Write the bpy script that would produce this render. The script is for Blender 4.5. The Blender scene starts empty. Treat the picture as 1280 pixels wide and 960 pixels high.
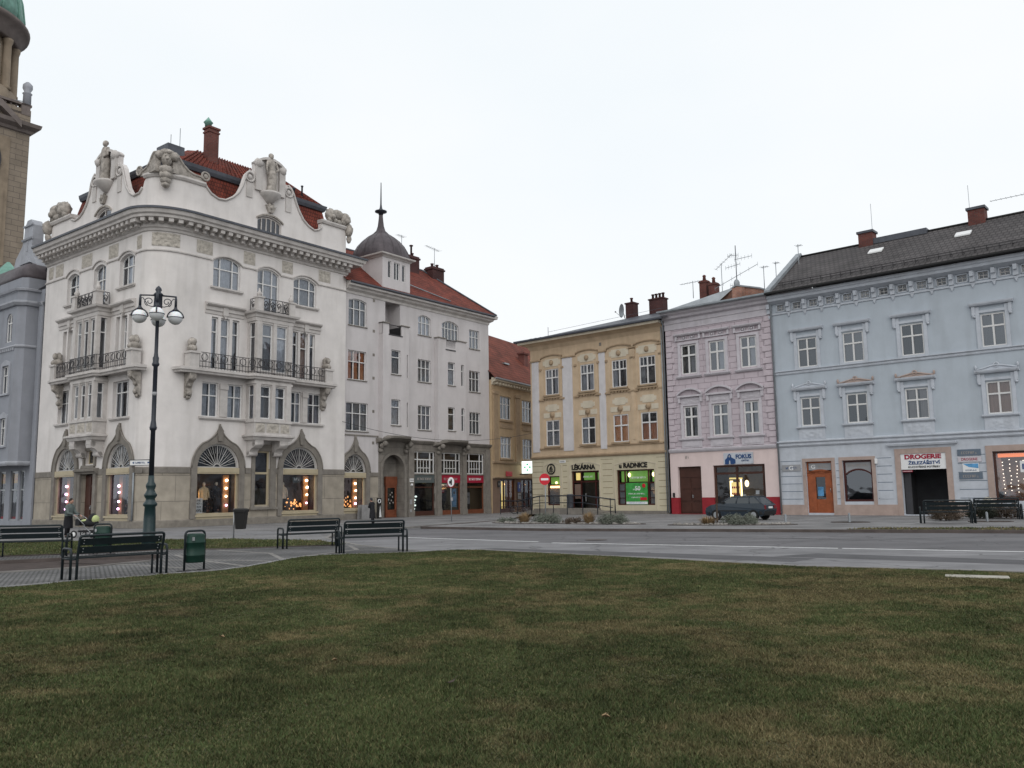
import bpy, bmesh, math, random
import numpy as np
from mathutils import Vector, Matrix
random.seed(7); rng = np.random.default_rng(7)
PI = math.pi
sc = bpy.context.scene
COL = sc.collection

# ---------------------------------------------------------------- camera
cd = bpy.data.cameras.new('camera'); cam = bpy.data.objects.new('camera', cd); COL.objects.link(cam)
sc.camera = cam
TILT, ROLL = .127787, -.0147295
cd.sensor_width = 36; cd.lens = 36 * 1060.86 / 1280; cd.clip_end = 3000; cd.clip_start = .1
F = Vector((0, math.cos(TILT), math.sin(TILT))); U = Vector((0, -math.sin(TILT), math.cos(TILT))); Rt = Vector((1, 0, 0))
c_, s_ = math.cos(ROLL), math.sin(ROLL)
Rv = Rt * c_ + U * s_; Uv = U * c_ - Rt * s_
cam.matrix_world = Matrix(((Rv.x, Uv.x, -F.x, 0), (Rv.y, Uv.y, -F.y, 0), (Rv.z, Uv.z, -F.z, 1.6), (0, 0, 0, 1)))

# ---------------------------------------------------------------- sky, sun, exposure
w = bpy.data.worlds.new('World'); sc.world = w; w.use_nodes = True
nt = w.node_tree; bg = nt.nodes['Background']
sky = nt.nodes.new('ShaderNodeTexSky'); sky.sky_type = 'NISHITA'; sky.sun_disc = False
SUN_EL, SUN_AZ = math.radians(38), math.radians(172.6)
sky.sun_elevation = SUN_EL; sky.sun_rotation = SUN_AZ
sky.dust_density = 3; sky.ozone_density = 1
tc = nt.nodes.new('ShaderNodeTexCoord'); nz = nt.nodes.new('ShaderNodeTexNoise'); mp = nt.nodes.new('ShaderNodeMapping')
mp.inputs['Scale'].default_value = (1, 1, 2.2); nz.inputs['Scale'].default_value = 1.6; nz.inputs['Detail'].default_value = 4
nt.links.new(tc.outputs['Generated'], mp.inputs[0]); nt.links.new(mp.outputs[0], nz.inputs['Vector'])
cr = nt.nodes.new('ShaderNodeValToRGB'); cr.color_ramp.elements[0].position = .3; cr.color_ramp.elements[1].position = .7
cr.color_ramp.elements[0].color = (10.9, 11.7, 12.2, 1); cr.color_ramp.elements[1].color = (12.0, 12.3, 12.5, 1)
mx = nt.nodes.new('ShaderNodeMix'); mx.data_type = 'RGBA'; mx.inputs[0].default_value = .93
nt.links.new(nz.outputs[0], cr.inputs[0]); nt.links.new(sky.outputs[0], mx.inputs[6]); nt.links.new(cr.outputs[0], mx.inputs[7])
nt.links.new(mx.outputs[2], bg.inputs['Color']); bg.inputs['Strength'].default_value = .085
sd = bpy.data.lights.new('sun', 'SUN'); sd.energy = 1.15; sd.angle = math.radians(70); sd.color = (1, .97, .93)
so = bpy.data.objects.new('sun', sd); COL.objects.link(so)
so.rotation_euler = (PI / 2 - SUN_EL, 0, PI - SUN_AZ)
sc.view_settings.view_transform = 'Standard'; sc.view_settings.look = 'None'
sc.view_settings.exposure = 0; sc.view_settings.gamma = 1
sc.cycles.max_bounces = 6; sc.cycles.transparent_max_bounces = 12

# ---------------------------------------------------------------- materials
M = {}
def nodes(name):
    m = bpy.data.materials.new(name); m.use_nodes = True
    return m, m.node_tree, m.node_tree.nodes['Principled BSDF']
def mat(name, col, rough=.85, var=.12, scale=1.5, bump=.0, bscale=30, metal=0, spec=.3, streak=0, col2=None, crack=0, rand=0):
    """base colour with two octaves of worn variation, fine bump, and rain streaks"""
    m, t, p = nodes(name); N = t.nodes.new; Lk = t.links.new
    tc = N('ShaderNodeTexCoord'); n1 = N('ShaderNodeTexNoise'); n1.inputs['Scale'].default_value = scale; n1.inputs['Detail'].default_value = 8; n1.inputs['Roughness'].default_value = .65
    Lk(tc.outputs['Object'], n1.inputs['Vector'])
    mr = N('ShaderNodeMapRange'); mr.inputs[1].default_value = .3; mr.inputs[2].default_value = .7
    Lk(n1.outputs[0], mr.inputs[0])
    a = [c * (1 - var) for c in col] + [1]; b = list(col2) + [1] if col2 else [min(1, c * (1 + var)) for c in col] + [1]
    mi = N('ShaderNodeMix'); mi.data_type = 'RGBA'; mi.inputs[6].default_value = a; mi.inputs[7].default_value = b
    Lk(mr.outputs[0], mi.inputs[0]); out = mi.outputs[2]
    if streak:
        mpp = N('ShaderNodeMapping'); mpp.inputs['Scale'].default_value = (1.1, 1.1, .16); n2 = N('ShaderNodeTexNoise'); n2.inputs['Scale'].default_value = 1.3; n2.inputs['Detail'].default_value = 6
        Lk(tc.outputs['Object'], mpp.inputs[0]); Lk(mpp.outputs[0], n2.inputs['Vector'])
        m2 = N('ShaderNodeMapRange'); m2.inputs[1].default_value = .48; m2.inputs[2].default_value = .78; m2.inputs[4].default_value = streak * .7
        Lk(n2.outputs[0], m2.inputs[0])
        m3 = N('ShaderNodeMix'); m3.data_type = 'RGBA'; m3.blend_type = 'MULTIPLY'; m3.inputs[7].default_value = (.45, .43, .4, 1)
        Lk(m2.outputs[0], m3.inputs[0]); Lk(out, m3.inputs[6]); out = m3.outputs[2]
    if crack:        # tyre-polished tracks, seams and fine cracks
        wn = N('ShaderNodeTexNoise'); wn.inputs['Scale'].default_value = .9; wn.inputs['Detail'].default_value = 3; Lk(tc.outputs['Object'], wn.inputs['Vector'])
        vm = N('ShaderNodeVectorMath'); vm.operation = 'MULTIPLY_ADD'; vm.inputs[1].default_value = (1.5, 1.5, 0); Lk(wn.outputs['Color'], vm.inputs[0]); Lk(tc.outputs['Object'], vm.inputs[2])
        vo = N('ShaderNodeTexVoronoi'); vo.feature = 'DISTANCE_TO_EDGE'; vo.inputs['Scale'].default_value = .28; Lk(vm.outputs[0], vo.inputs['Vector'])
        ck = N('ShaderNodeMapRange'); ck.inputs[1].default_value = .002; ck.inputs[2].default_value = .010; ck.inputs[3].default_value = 1 - crack; ck.inputs[4].default_value = 1; Lk(vo.outputs[0], ck.inputs[0])
        rt = N('ShaderNodeMapping'); rt.inputs['Rotation'].default_value = (0, 0, .55); rt.inputs['Scale'].default_value = (.05, .9, 1); sn = N('ShaderNodeTexNoise'); sn.inputs['Scale'].default_value = 1; sn.inputs['Detail'].default_value = 5
        Lk(tc.outputs['Object'], rt.inputs[0]); Lk(rt.outputs[0], sn.inputs['Vector']); sr = N('ShaderNodeMapRange'); sr.inputs[1].default_value = .3; sr.inputs[2].default_value = .7; sr.inputs[3].default_value = .78; sr.inputs[4].default_value = 1.15; Lk(sn.outputs[0], sr.inputs[0])
        ml = N('ShaderNodeMath'); ml.operation = 'MULTIPLY'; Lk(ck.outputs[0], ml.inputs[0]); Lk(sr.outputs[0], ml.inputs[1])
        m4 = N('ShaderNodeMix'); m4.data_type = 'RGBA'; m4.blend_type = 'MULTIPLY'; m4.inputs[0].default_value = 1; Lk(out, m4.inputs[6]); Lk(ml.outputs[0], m4.inputs[7]); out = m4.outputs[2]
    if rand:         # every curtain a little different
        oi = N('ShaderNodeObjectInfo'); rr_ = N('ShaderNodeMapRange'); rr_.inputs[3].default_value = 1 - rand; rr_.inputs[4].default_value = 1 + rand * .3; Lk(oi.outputs['Random'], rr_.inputs[0])
        m5 = N('ShaderNodeMix'); m5.data_type = 'RGBA'; m5.blend_type = 'MULTIPLY'; m5.inputs[0].default_value = 1; Lk(out, m5.inputs[6]); Lk(rr_.outputs[0], m5.inputs[7]); out = m5.outputs[2]
    Lk(out, p.inputs['Base Color'])
    p.inputs['Roughness'].default_value = rough; p.inputs['Metallic'].default_value = metal; p.inputs['Specular IOR Level'].default_value = spec
    if bump:
        n3 = N('ShaderNodeTexNoise'); n3.inputs['Scale'].default_value = bscale; n3.inputs['Detail'].default_value = 4
        Lk(tc.outputs['Object'], n3.inputs['Vector']); bp = N('ShaderNodeBump'); bp.inputs['Strength'].default_value = bump; bp.inputs['Distance'].default_value = .02
        Lk(n3.outputs[0], bp.inputs['Height']); Lk(bp.outputs[0], p.inputs['Normal'])
    M[name] = m; return m
def brick(name, c1, c2, cm, bw, bh, mortar=.02, axes='xz', rough=.85, bump=.4, offset=.5, var=.25, scale=.9, dist=.015):
    m, t, p = nodes(name); N = t.nodes.new; Lk = t.links.new
    tc = N('ShaderNodeTexCoord'); sx = N('ShaderNodeSeparateXYZ'); cb = N('ShaderNodeCombineXYZ'); Lk(tc.outputs['Object'], sx.inputs[0])
    if axes == 'sumz':            # walls turning a corner: run round it
        ad = N('ShaderNodeMath'); ad.operation = 'SUBTRACT'; Lk(sx.outputs[0], ad.inputs[0]); Lk(sx.outputs[1], ad.inputs[1]); Lk(ad.outputs[0], cb.inputs[0]); Lk(sx.outputs[2], cb.inputs[1])
    else:
        Lk(sx.outputs['xyz'.index(axes[0])], cb.inputs[0]); Lk(sx.outputs['xyz'.index(axes[1])], cb.inputs[1])
    b = N('ShaderNodeTexBrick'); b.offset = offset; b.inputs['Scale'].default_value = 1; b.inputs['Brick Width'].default_value = bw; b.inputs['Row Height'].default_value = bh; b.inputs['Mortar Size'].default_value = mortar
    b.inputs['Color1'].default_value = (*c1, 1); b.inputs['Color2'].default_value = (*c2, 1); b.inputs['Mortar'].default_value = (*cm, 1); b.inputs['Mortar Smooth'].default_value = .3; b.inputs['Bias'].default_value = 0
    Lk(cb.outputs[0], b.inputs['Vector'])
    n1 = N('ShaderNodeTexNoise'); n1.inputs['Scale'].default_value = scale; n1.inputs['Detail'].default_value = 8; Lk(tc.outputs['Object'], n1.inputs['Vector'])
    mr = N('ShaderNodeMapRange'); mr.inputs[1].default_value = .3; mr.inputs[2].default_value = .7; mr.inputs[3].default_value = 1 - var; mr.inputs[4].default_value = 1 + var; Lk(n1.outputs[0], mr.inputs[0])
    mi = N('ShaderNodeMix'); mi.data_type = 'RGBA'; mi.blend_type = 'MULTIPLY'; mi.inputs[0].default_value = 1
    Lk(b.outputs[0], mi.inputs[6]); Lk(mr.outputs[0], mi.inputs[7]); Lk(mi.outputs[2], p.inputs['Base Color'])
    bp = N('ShaderNodeBump'); bp.invert = True; bp.inputs['Strength'].default_value = bump; bp.inputs['Distance'].default_value = dist
    Lk(b.outputs['Fac'], bp.inputs['Height']); Lk(bp.outputs[0], p.inputs['Normal'])
    p.inputs['Roughness'].default_value = rough; p.inputs['Specular IOR Level'].default_value = .25
    M[name] = m; return m
def emis(name, col, st, base=None):
    m, t, p = nodes(name); p.inputs['Base Color'].default_value = (*(base or col), 1)
    p.inputs['Emission Color'].default_value = (*col, 1); p.inputs['Emission Strength'].default_value = st; M[name] = m
def glass(name, tint, refl=.06, rough=.03):
    m, t, p = nodes(name); N = t.nodes.new; Lk = t.links.new; t.nodes.remove(p)
    o = t.nodes['Material Output']; tr = N('ShaderNodeBsdfTransparent'); tr.inputs[0].default_value = (*tint, 1)
    g = N('ShaderNodeBsdfGlossy'); g.inputs['Roughness'].default_value = rough; g.inputs[0].default_value = (.9, .93, 1, 1)
    fr = N('ShaderNodeFresnel'); fr.inputs[0].default_value = 1.5; ad = N('ShaderNodeMath'); ad.operation = 'MULTIPLY_ADD'; ad.inputs[1].default_value = .9; ad.inputs[2].default_value = refl - .04
    nn = N('ShaderNodeTexNoise'); nn.inputs['Scale'].default_value = .8; tcc = N('ShaderNodeTexCoord'); Lk(tcc.outputs['Object'], nn.inputs['Vector'])
    bp = N('ShaderNodeBump'); bp.inputs['Strength'].default_value = .25; bp.inputs['Distance'].default_value = .05; Lk(nn.outputs[0], bp.inputs['Height']); Lk(bp.outputs[0], g.inputs['Normal'])
    oi = N('ShaderNodeObjectInfo'); ob_ = N('ShaderNodeMath'); ob_.operation = 'MULTIPLY_ADD'; ob_.inputs[1].default_value = .10; ob_.inputs[2].default_value = refl - .05; Lk(oi.outputs['Random'], ob_.inputs[0]); Lk(ob_.outputs[0], ad.inputs[2])
    Lk(fr.outputs[0], ad.inputs[0]); s = N('ShaderNodeMixShader'); Lk(ad.outputs[0], s.inputs[0]); Lk(tr.outputs[0], s.inputs[1]); Lk(g.outputs[0], s.inputs[2]); Lk(s.outputs[0], o.inputs[0])
    M[name] = m

mat('plaster_white', (.635, .60, .58), var=.09, scale=.7, bump=.25, streak=.45)
mat('plaster_trim', (.49, .46, .44), var=.14, scale=2.2, bump=.2, streak=.5)
mat('plaster_grey', (.52, .49, .49), var=.07, scale=.6, bump=.25, streak=.4)
mat('relief_tan', (.42, .385, .34), var=.3, scale=5, bump=.5, bscale=12)
mat('sculpt', (.33, .30, .27), var=.5, scale=4, bump=.8, bscale=9, streak=.9)
mat('sculpt_dark', (.22, .2, .185), var=.4, scale=4, bump=.4, bscale=14)
brick('stone_clad', (.325, .288, .238), (.288, .256, .212), (.13, .115, .10), 1.75, 1.42, .012, 'sumz', var=.18, scale=1.6, bump=.6)
mat('stone_grey', (.19, .172, .152), var=.22, scale=2.5, bump=.35, streak=.5)
mat('stone_plinth', (.20, .18, .155), var=.25, scale=3, bump=.4)
brick('stone_dark', (.20, .18, .16), (.18, .165, .145), (.10, .09, .08), .9, .55, .01, 'xz', var=.25, scale=1.4)
mat('frame_cream', (.40, .34, .235), var=.1, rough=.5)
mat('paint_white', (.62, .61, .60), var=.06, rough=.45, scale=4)
mat('paint_grey', (.42, .41, .40), var=.1, rough=.5)
mat('paint_brown', (.06, .025, .018), var=.2, rough=.45)
mat('paint_darkred', (.055, .014, .012), var=.25, rough=.4)
mat('wood_orange', (.27, .075, .028), var=.25, rough=.45, scale=3)
mat('curtain', (.62, .62, .64), var=.25, scale=3, rough=.95, rand=.55)
mat('curtain_warm', (.72, .30, .14), var=.15, scale=2, rough=.95)
mat('curtain_blind', (.52, .36, .29), var=.06, scale=2, rough=.95)
mat('curtain_orange', (.95, .42, .16), var=.12, scale=3, rough=.95)
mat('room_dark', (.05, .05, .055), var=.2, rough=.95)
mat('room_warm', (.42, .22, .10), var=.2, rough=.9)
mat('room_shop', (.10, .085, .075), var=.3, rough=.9)
glass('glass', (.74, .77, .80), refl=.08); glass('glass_shop', (.85, .87, .88), refl=.05); glass('glass_dark', (.3, .32, .34), refl=.06)
mat('iron', (.045, .042, .045), rough=.55, var=.3, scale=8)
mat('lamp_green', (.008, .026, .029), rough=.4, var=.2, scale=5, spec=.5)
mat('lamp_dark', (.016, .020, .030), rough=.4, var=.2, scale=5, spec=.5)
mat('bench_green', (.008, .014, .017), rough=.45, var=.25, scale=6, spec=.35)
mat('bin_green', (.006, .030, .021), rough=.5, var=.25, scale=5, spec=.3)
mat('steel', (.34, .35, .36), rough=.4, var=.15, metal=.7, scale=6)
mat('zinc', (.27, .29, .31), rough=.5, var=.2, metal=.4, scale=2)
mat('zinc_dark', (.075, .08, .095), rough=.5, var=.25, scale=2)
mat('copper_green', (.15, .29, .24), rough=.65, var=.3, scale=1.2, streak=.6)
mat('dome_slate', (.075, .062, .068), rough=.5, var=.35, scale=2, streak=.5)
brick('tile_red', (.19, .044, .028), (.145, .034, .023), (.07, .02, .015), .2, .26, .025, 'xz', bump=.9, var=.35, scale=1.2, dist=.05)
brick('tile_red_far', (.20, .055, .035), (.16, .045, .03), (.08, .03, .022), .25, .28, .03, 'xz', bump=.8, var=.35, dist=.05)
brick('tile_red_side', (.19, .044, .028), (.145, .034, .023), (.07, .02, .015), .2, .26, .025, 'yz', bump=.9, var=.35, scale=1.2, dist=.05)
brick('tile_grey', (.088, .08, .08), (.074, .068, .069), (.045, .041, .042), .30, .24, .035, 'xz', bump=.6, var=.22, scale=.8, dist=.06)
brick('brick_red', (.15, .045, .035), (.11, .034, .03), (.10, .08, .07), .28, .09, .012, 'sumz', var=.3)
brick('brick_dark', (.075, .028, .026), (.06, .022, .022), (.05, .04, .04), .28, .09, .012, 'sumz', var=.3)
brick('brick_pink', (.33, .15, .10), (.28, .12, .085), (.27, .23, .2), .28, .09, .014, 'sumz', var=.35, scale=2)
brick('ashlar_tower', (.225, .185, .145), (.20, .165, .13), (.12, .10, .085), 1.3, .6, .03, 'sumz', var=.2, scale=.5, dist=.05)
mat('tower_stone', (.24, .19, .14), var=.2, scale=.7, streak=.5)
mat('tower_dark', (.155, .13, .12), var=.25, scale=.8, streak=.4)
mat('yellow_wall', (.51, .39, .27), var=.12, scale=1.2, bump=.25, streak=.5)
mat('yellow_side', (.44, .325, .205), var=.12, scale=1.2, bump=.25, streak=.4)
mat('cream_wall', (.52, .465, .34), var=.08, scale=1.4, bump=.25, streak=.35)
mat('cream_panel', (.55, .49, .39), var=.12, scale=2, streak=.3)
mat('ochre_trim', (.34, .25, .165), var=.15, scale=2.5, streak=.4)
mat('pil_white', (.55, .53, .54), var=.09, scale=1.5, streak=.45)
brick('pink_wall', (.48, .415, .445), (.46, .40, .43), (.33, .275, .30), .98, .385, .022, 'xz', var=.08, scale=1.5, bump=.8, dist=.03)
mat('pink_quoin', (.49, .425, .455), var=.1, scale=3, bump=.2)
mat('pink_plain', (.66, .54, .52), var=.06, scale=1.2, bump=.2, streak=.3)
mat('lilac_trim', (.50, .47, .50), var=.1, scale=3, streak=.3)
mat('base_red', (.27, .022, .03), var=.15, scale=2)
mat('blue_wall', (.40, .44, .485), var=.06, scale=.9, bump=.25, streak=.35)
mat('blue_trim', (.46, .485, .53), var=.1, scale=2.5, streak=.35)
mat('blue_groove', (.12, .15, .19), var=.1)
mat('cream_groove', (.18, .145, .09), var=.1)
mat('salmon', (.37, .285, .25), var=.14, scale=2, streak=.3)
mat('grey_wall', (.25, .26, .29), var=.08, scale=1, bump=.25, streak=.4)
mat('grey_trim', (.32, .33, .36), var=.12, scale=2, streak=.4)
mat('brown_fascia', (.20, .135, .10), var=.12, scale=2)
# ground
brick('cobble', (.175, .17, .17), (.125, .122, .125), (.06, .06, .058), .105, .105, .02, 'xy', bump=.8, var=.35, scale=.7, dist=.012)
brick('paving', (.20, .195, .195), (.17, .166, .168), (.10, .098, .098), .5, .3, .012, 'xy', bump=.4, var=.3, scale=.45)
mat('asphalt', (.13, .126, .132), var=.22, scale=.35, bump=.5, bscale=60, crack=.45)
mat('asphalt_light', (.185, .182, .188), var=.25, scale=.5, bump=.4, bscale=60, crack=.45)
mat('asphalt_patch', (.085, .083, .088), var=.2, scale=.9, bump=.5, bscale=60)
mat('kerb', (.19, .18, .17), var=.3, scale=2, bump=.4)
mat('kerb_dark', (.08, .065, .06), var=.3, scale=2, bump=.4)
mat('road_white', (.80, .80, .80), var=.22, scale=6)
mat('stone_strip', (.235, .23, .23), var=.25, scale=2.2, bump=.3)
mat('brown_rim', (.05, .036, .032), var=.35, scale=3, bump=.4)
mat('slab', (.34, .32, .275), var=.15, scale=6, bump=.3)
mat('rock', (.22, .205, .19), var=.5, scale=3, bump=.5)
mat('turf', (.075, .070, .036), var=.35, scale=3, bump=.5)
mat('soil', (.045, .038, .032), var=.4, scale=4, bump=.5)
# things
mat('sign_white', (.70, .70, .70), var=.03, rough=.5); mat('sign_red', (.50, .015, .03), var=.08, rough=.45); mat('sign_blue', (.02, .05, .22), var=.08, rough=.5)
mat('sign_crimson', (.30, .012, .035), var=.08, rough=.5); mat('ink_black', (.015, .014, .014), var=.1, rough=.5); mat('ink_blue', (.02, .06, .17), var=.1, rough=.5)
mat('sign_grey', (.28, .28, .29), var=.08, rough=.6); mat('sign_teal', (.085, .10, .10), var=.1); mat('ink_faint', (.30, .27, .25), var=.1); mat('poster_green', (.05, .28, .06), var=.35, scale=3)
mat('sign_yellow', (.62, .34, .03), var=.1); mat('sign_skyblue', (.10, .28, .50), var=.5, scale=3)
mat('car_paint', (.014, .024, .036), rough=.25, var=.08, spec=.6); mat('car_trim', (.012, .012, .013), rough=.6); mat('tyre', (.012, .012, .012), rough=.8); mat('tail_red', (.16, .01, .015), rough=.3)
mat('skin', (.42, .24, .18), rough=.6); mat('coat_black', (.014, .014, .017), rough=.9, var=.3, scale=6); mat('coat_green', (.10, .12, .115), rough=.9, var=.25, scale=6); mat('hair', (.03, .022, .018)); mat('cap_grey', (.04, .04, .045))
mat('pram_lime', (.42, .47, .22), var=.15, scale=5); mat('pram_black', (.02, .02, .022)); mat('cloth_white', (.6, .57, .5), var=.1, scale=5); mat('cloth_cream', (.62, .50, .32), var=.2, scale=6); mat('cloth_orange', (.55, .16, .04), var=.2, scale=6)
mat('straw', (.24, .165, .09), var=.35, scale=8); mat('shrub_grey', (.115, .125, .10), var=.35, scale=7); mat('shrub_brown', (.075, .055, .04), var=.4, scale=7); mat('shrub_dark', (.035, .04, .028), var=.4, scale=7); mat('bark', (.06, .045, .035))
emis('bulb', (1, .76, .52), 11); emis('bulb_pink', (1, .62, .95), 6.5); mat('wood_mid', (.17, .055, .028), rough=.5, var=.25, scale=3); mat('wood_dark', (.15, .05, .025), rough=.5, var=.25, scale=3)
emis('goods_self_glow', (1, .46, .16), 1.4); emis('lamp_warm', (1, .55, .22), 5); emis('strip_warm', (1, .78, .42), 3.2)
emis('sign_lit', (.85, 1, .93), 1.25, (.7, .7, .7)); emis('sign_green_lit', (.02, .45, .2), .7); emis('lit_green', (.25, .55, .10), .34, (.2, .4, .1)); emis('lit_yellow', (.95, .72, .25), .8)
emis('lit_orange', (1, .25, .06), .75); emis('fairy', (1, .85, .7), 3.0); emis('lit_window', (1, .70, .3), .8)
def globe_mat():
    m, t, p = nodes('globe'); p.inputs['Base Color'].default_value = (.80, .81, .82, 1); p.inputs['Roughness'].default_value = .18
    p.inputs['Transmission Weight'].default_value = 0; p.inputs['Subsurface Weight'].default_value = .2; M['globe'] = m
globe_mat()
mat('globe_lower', (.56, .57, .58), rough=.25, var=.08)

# ---------------------------------------------------------------- mesh helpers
def RF(u, o, z): return (u, -o, z)
def rnd(a, b): return random.uniform(a, b)
class MB:
    """collects faces in facade coordinates (u along, o outward, z up)"""
    def __init__(s, fr=RF): s.v = []; s.f = []; s.fr = fr; s.sm = []
    def pt(s, u, o, z): s.v.append(s.fr(u, o, z)); return len(s.v) - 1
    def face(s, pts, sm=False): s.f.append([s.pt(*p) for p in pts]); s.sm.append(sm)
    def box(s, u0, u1, o0, o1, z0, z1):
        a = [s.pt(u, o, z) for z in (z0, z1) for o in (o0, o1) for u in (u0, u1)]
        for q in ((0, 1, 3, 2), (4, 6, 7, 5), (0, 4, 5, 1), (2, 3, 7, 6), (0, 2, 6, 4), (1, 5, 7, 3)): s.f.append([a[i] for i in q]); s.sm.append(False)
        return s
    def bar(s, p, q, w, h=None):          # square bar between two points
        return s.tube([p, q], w / 2 * 1.2, 4)
    def prism(s, poly, o0, o1):           # polygon in (u,z), extruded through o
        n = len(poly); a = [s.pt(u, o0, z) for u, z in poly]; b = [s.pt(u, o1, z) for u, z in poly]
        s.f.append(a[::-1]); s.f.append(b); s.sm += [False] * 2
        for i in range(n): j = (i + 1) % n; s.f.append([a[i], a[j], b[j], b[i]]); s.sm.append(False)
        return s
    def plan(s, poly, z0, z1):            # polygon in (u,o), extruded through z
        n = len(poly); a = [s.pt(u, o, z0) for u, o in poly]; b = [s.pt(u, o, z1) for u, o in poly]
        s.f.append(a[::-1]); s.f.append(b); s.sm += [False] * 2
        for i in range(n): j = (i + 1) % n; s.f.append([a[i], a[j], b[j], b[i]]); s.sm.append(False)
        return s
    def band(s, outer, inner, o0, o1, closed=False):   # ribbon between two (u,z) lines, extruded
        n = len(outer); R = range(n if closed else n - 1)
        O0 = [s.pt(u, o0, z) for u, z in outer]; O1 = [s.pt(u, o1, z) for u, z in outer]; I0 = [s.pt(u, o0, z) for u, z in inner]; I1 = [s.pt(u, o1, z) for u, z in inner]
        for i in R:
            j = (i + 1) % n
            for q in ((O1[i], O1[j], I1[j], I1[i]), (O0[i], O0[j], O1[j], O1[i]), (I0[i], I0[j], I1[j], I1[i])): s.f.append(list(q)); s.sm.append(False)
        if not closed:
            for k in (0, n - 1): s.f.append([O0[k], O1[k], I1[k], I0[k]]); s.sm.append(False)
        return s
    def sweep(s, path, prof, closed_prof=False, caps=True, sm=False):   # path in (u,o); prof in (d outward, z)
        n = len(path); nr = []
        for i in range(n):
            ds = []
            for a, b in ((i - 1, i), (i, i + 1)):
                if a >= 0 and b < n:
                    dx, dy = path[b][0] - path[a][0], path[b][1] - path[a][1]; l = math.hypot(dx, dy); ds.append((-dy / l, dx / l))
            mx_, my_ = sum(d[0] for d in ds) / len(ds), sum(d[1] for d in ds) / len(ds); l2 = mx_ * mx_ + my_ * my_
            nr.append((mx_ / l2, my_ / l2))
        rows = [[s.pt(path[i][0] + nr[i][0] * d, path[i][1] + nr[i][1] * d, z) for d, z in prof] for i in range(n)]
        k = len(prof)
        for i in range(n - 1):
            for j in range(k if closed_prof else k - 1):
                jj = (j + 1) % k; s.f.append([rows[i][j], rows[i + 1][j], rows[i + 1][jj], rows[i][jj]]); s.sm.append(sm)
        if caps and k > 2:
            s.f.append(rows[0][:]); s.f.append(rows[-1][::-1]); s.sm += [False] * 2
        return s
    def tube(s, pts, r, n=6, sm=True, cap=True):
        P = [Vector(p) for p in pts]; rings = []; k = len(P)
        rr = r if isinstance(r, (list, tuple)) else [r] * k
        prev = None
        for i in range(k):
            t = (P[min(i + 1, k - 1)] - P[max(i - 1, 0)]).normalized()
            if prev is None:
                a = t.orthogonal().normalized() if n != 4 else (Vector((0, 0, 1)).cross(t) if abs(t.z) < .9 else Vector((1, 0, 0)).cross(t)).normalized()
            else: a = (prev - t * prev.dot(t)).normalized()
            prev = a; b = t.cross(a)
            off = PI / 4 if n == 4 else 0
            rings.append([s.pt(*(P[i] + (a * math.cos(2 * PI * j / n + off) + b * math.sin(2 * PI * j / n + off)) * rr[i])) for j in range(n)])
        for i in range(k - 1):
            for j in range(n): s.f.append([rings[i][j], rings[i][(j + 1) % n], rings[i + 1][(j + 1) % n], rings[i + 1][j]]); s.sm.append(sm and n > 4)
        if cap: s.f.append(rings[0][::-1]); s.f.append(rings[-1]); s.sm += [False] * 2
        return s
    def lathe(s, u, o, prof, n=16, sm=True, ang0=0, ang1=2 * PI, cap=True):
        full = abs(ang1 - ang0 - 2 * PI) < 1e-6; m = n if full else n + 1
        rings = [[s.pt(u + r * math.cos(ang0 + (ang1 - ang0) * j / n), o + r * math.sin(ang0 + (ang1 - ang0) * j / n), z) for j in range(m)] for r, z in prof]
        for i in range(len(prof) - 1):
            for j in range(n): jj = (j + 1) % m; s.f.append([rings[i][j], rings[i][jj], rings[i + 1][jj], rings[i + 1][j]]); s.sm.append(sm)
        if cap:
            s.f.append(rings[0][::-1]); s.f.append(rings[-1]); s.sm += [False] * 2
        return s
    def ball(s, c, r, n=10, m=7, sq=(1, 1, 1), noise=0, ph=0):
        base = len(s.v)
        for i in range(m + 1):
            for j in range(n):
                th_ = PI * i / m; p_ = 2 * PI * j / n
                d = 1 + noise * (math.sin(5 * p_ + ph + 3 * th_) * .5 + math.sin(9 * th_ + ph * 2 + 4 * p_) * .5)
                s.pt(c[0] + r * sq[0] * d * math.sin(th_) * math.cos(p_), c[1] + r * sq[1] * d * math.sin(th_) * math.sin(p_), c[2] + r * sq[2] * d * math.cos(th_))
        for i in range(m):
            for j in range(n): s.f.append([base + i * n + j, base + i * n + (j + 1) % n, base + (i + 1) * n + (j + 1) % n, base + (i + 1) * n + j]); s.sm.append(True)
        return s
    def torus(s, c, R, r, n=14, m=4, axis='o'):
        pts = []
        for i in range(n + 1):
            a = 2 * PI * i / n
            pts.append((c[0] + R * math.cos(a), c[1], c[2] + R * math.sin(a)) if axis == 'o' else (c[0] + R * math.cos(a), c[1] + R * math.sin(a), c[2]))
        return s.tube(pts, r, m, cap=False)
    def relief(s, u0, u1, z0, z1, o, amp=.06, nu=22, nz_=12, ph=0):
        g = []
        for i in range(nu + 1):
            for j in range(nz_ + 1):
                x = i / nu; y = j / nz_; e = min(1, 8 * min(x, 1 - x), 6 * min(y, 1 - y)); xx = abs(x - .5) * 2
                h = math.sin(9 * xx + 5 * math.sin(4 * y + ph)) * math.sin(8 * y + 3 * math.cos(7 * xx + ph)) * .5 + .5
                h = max(0, h - .25) * 1.3
                g.append(s.pt(u0 + (u1 - u0) * x, o + amp * h * e, z0 + (z1 - z0) * y))
        for i in range(nu):
            for j in range(nz_): a = i * (nz_ + 1) + j; s.f.append([g[a], g[a + nz_ + 1], g[a + nz_ + 2], g[a + 1]]); s.sm.append(True)
        return s
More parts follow.
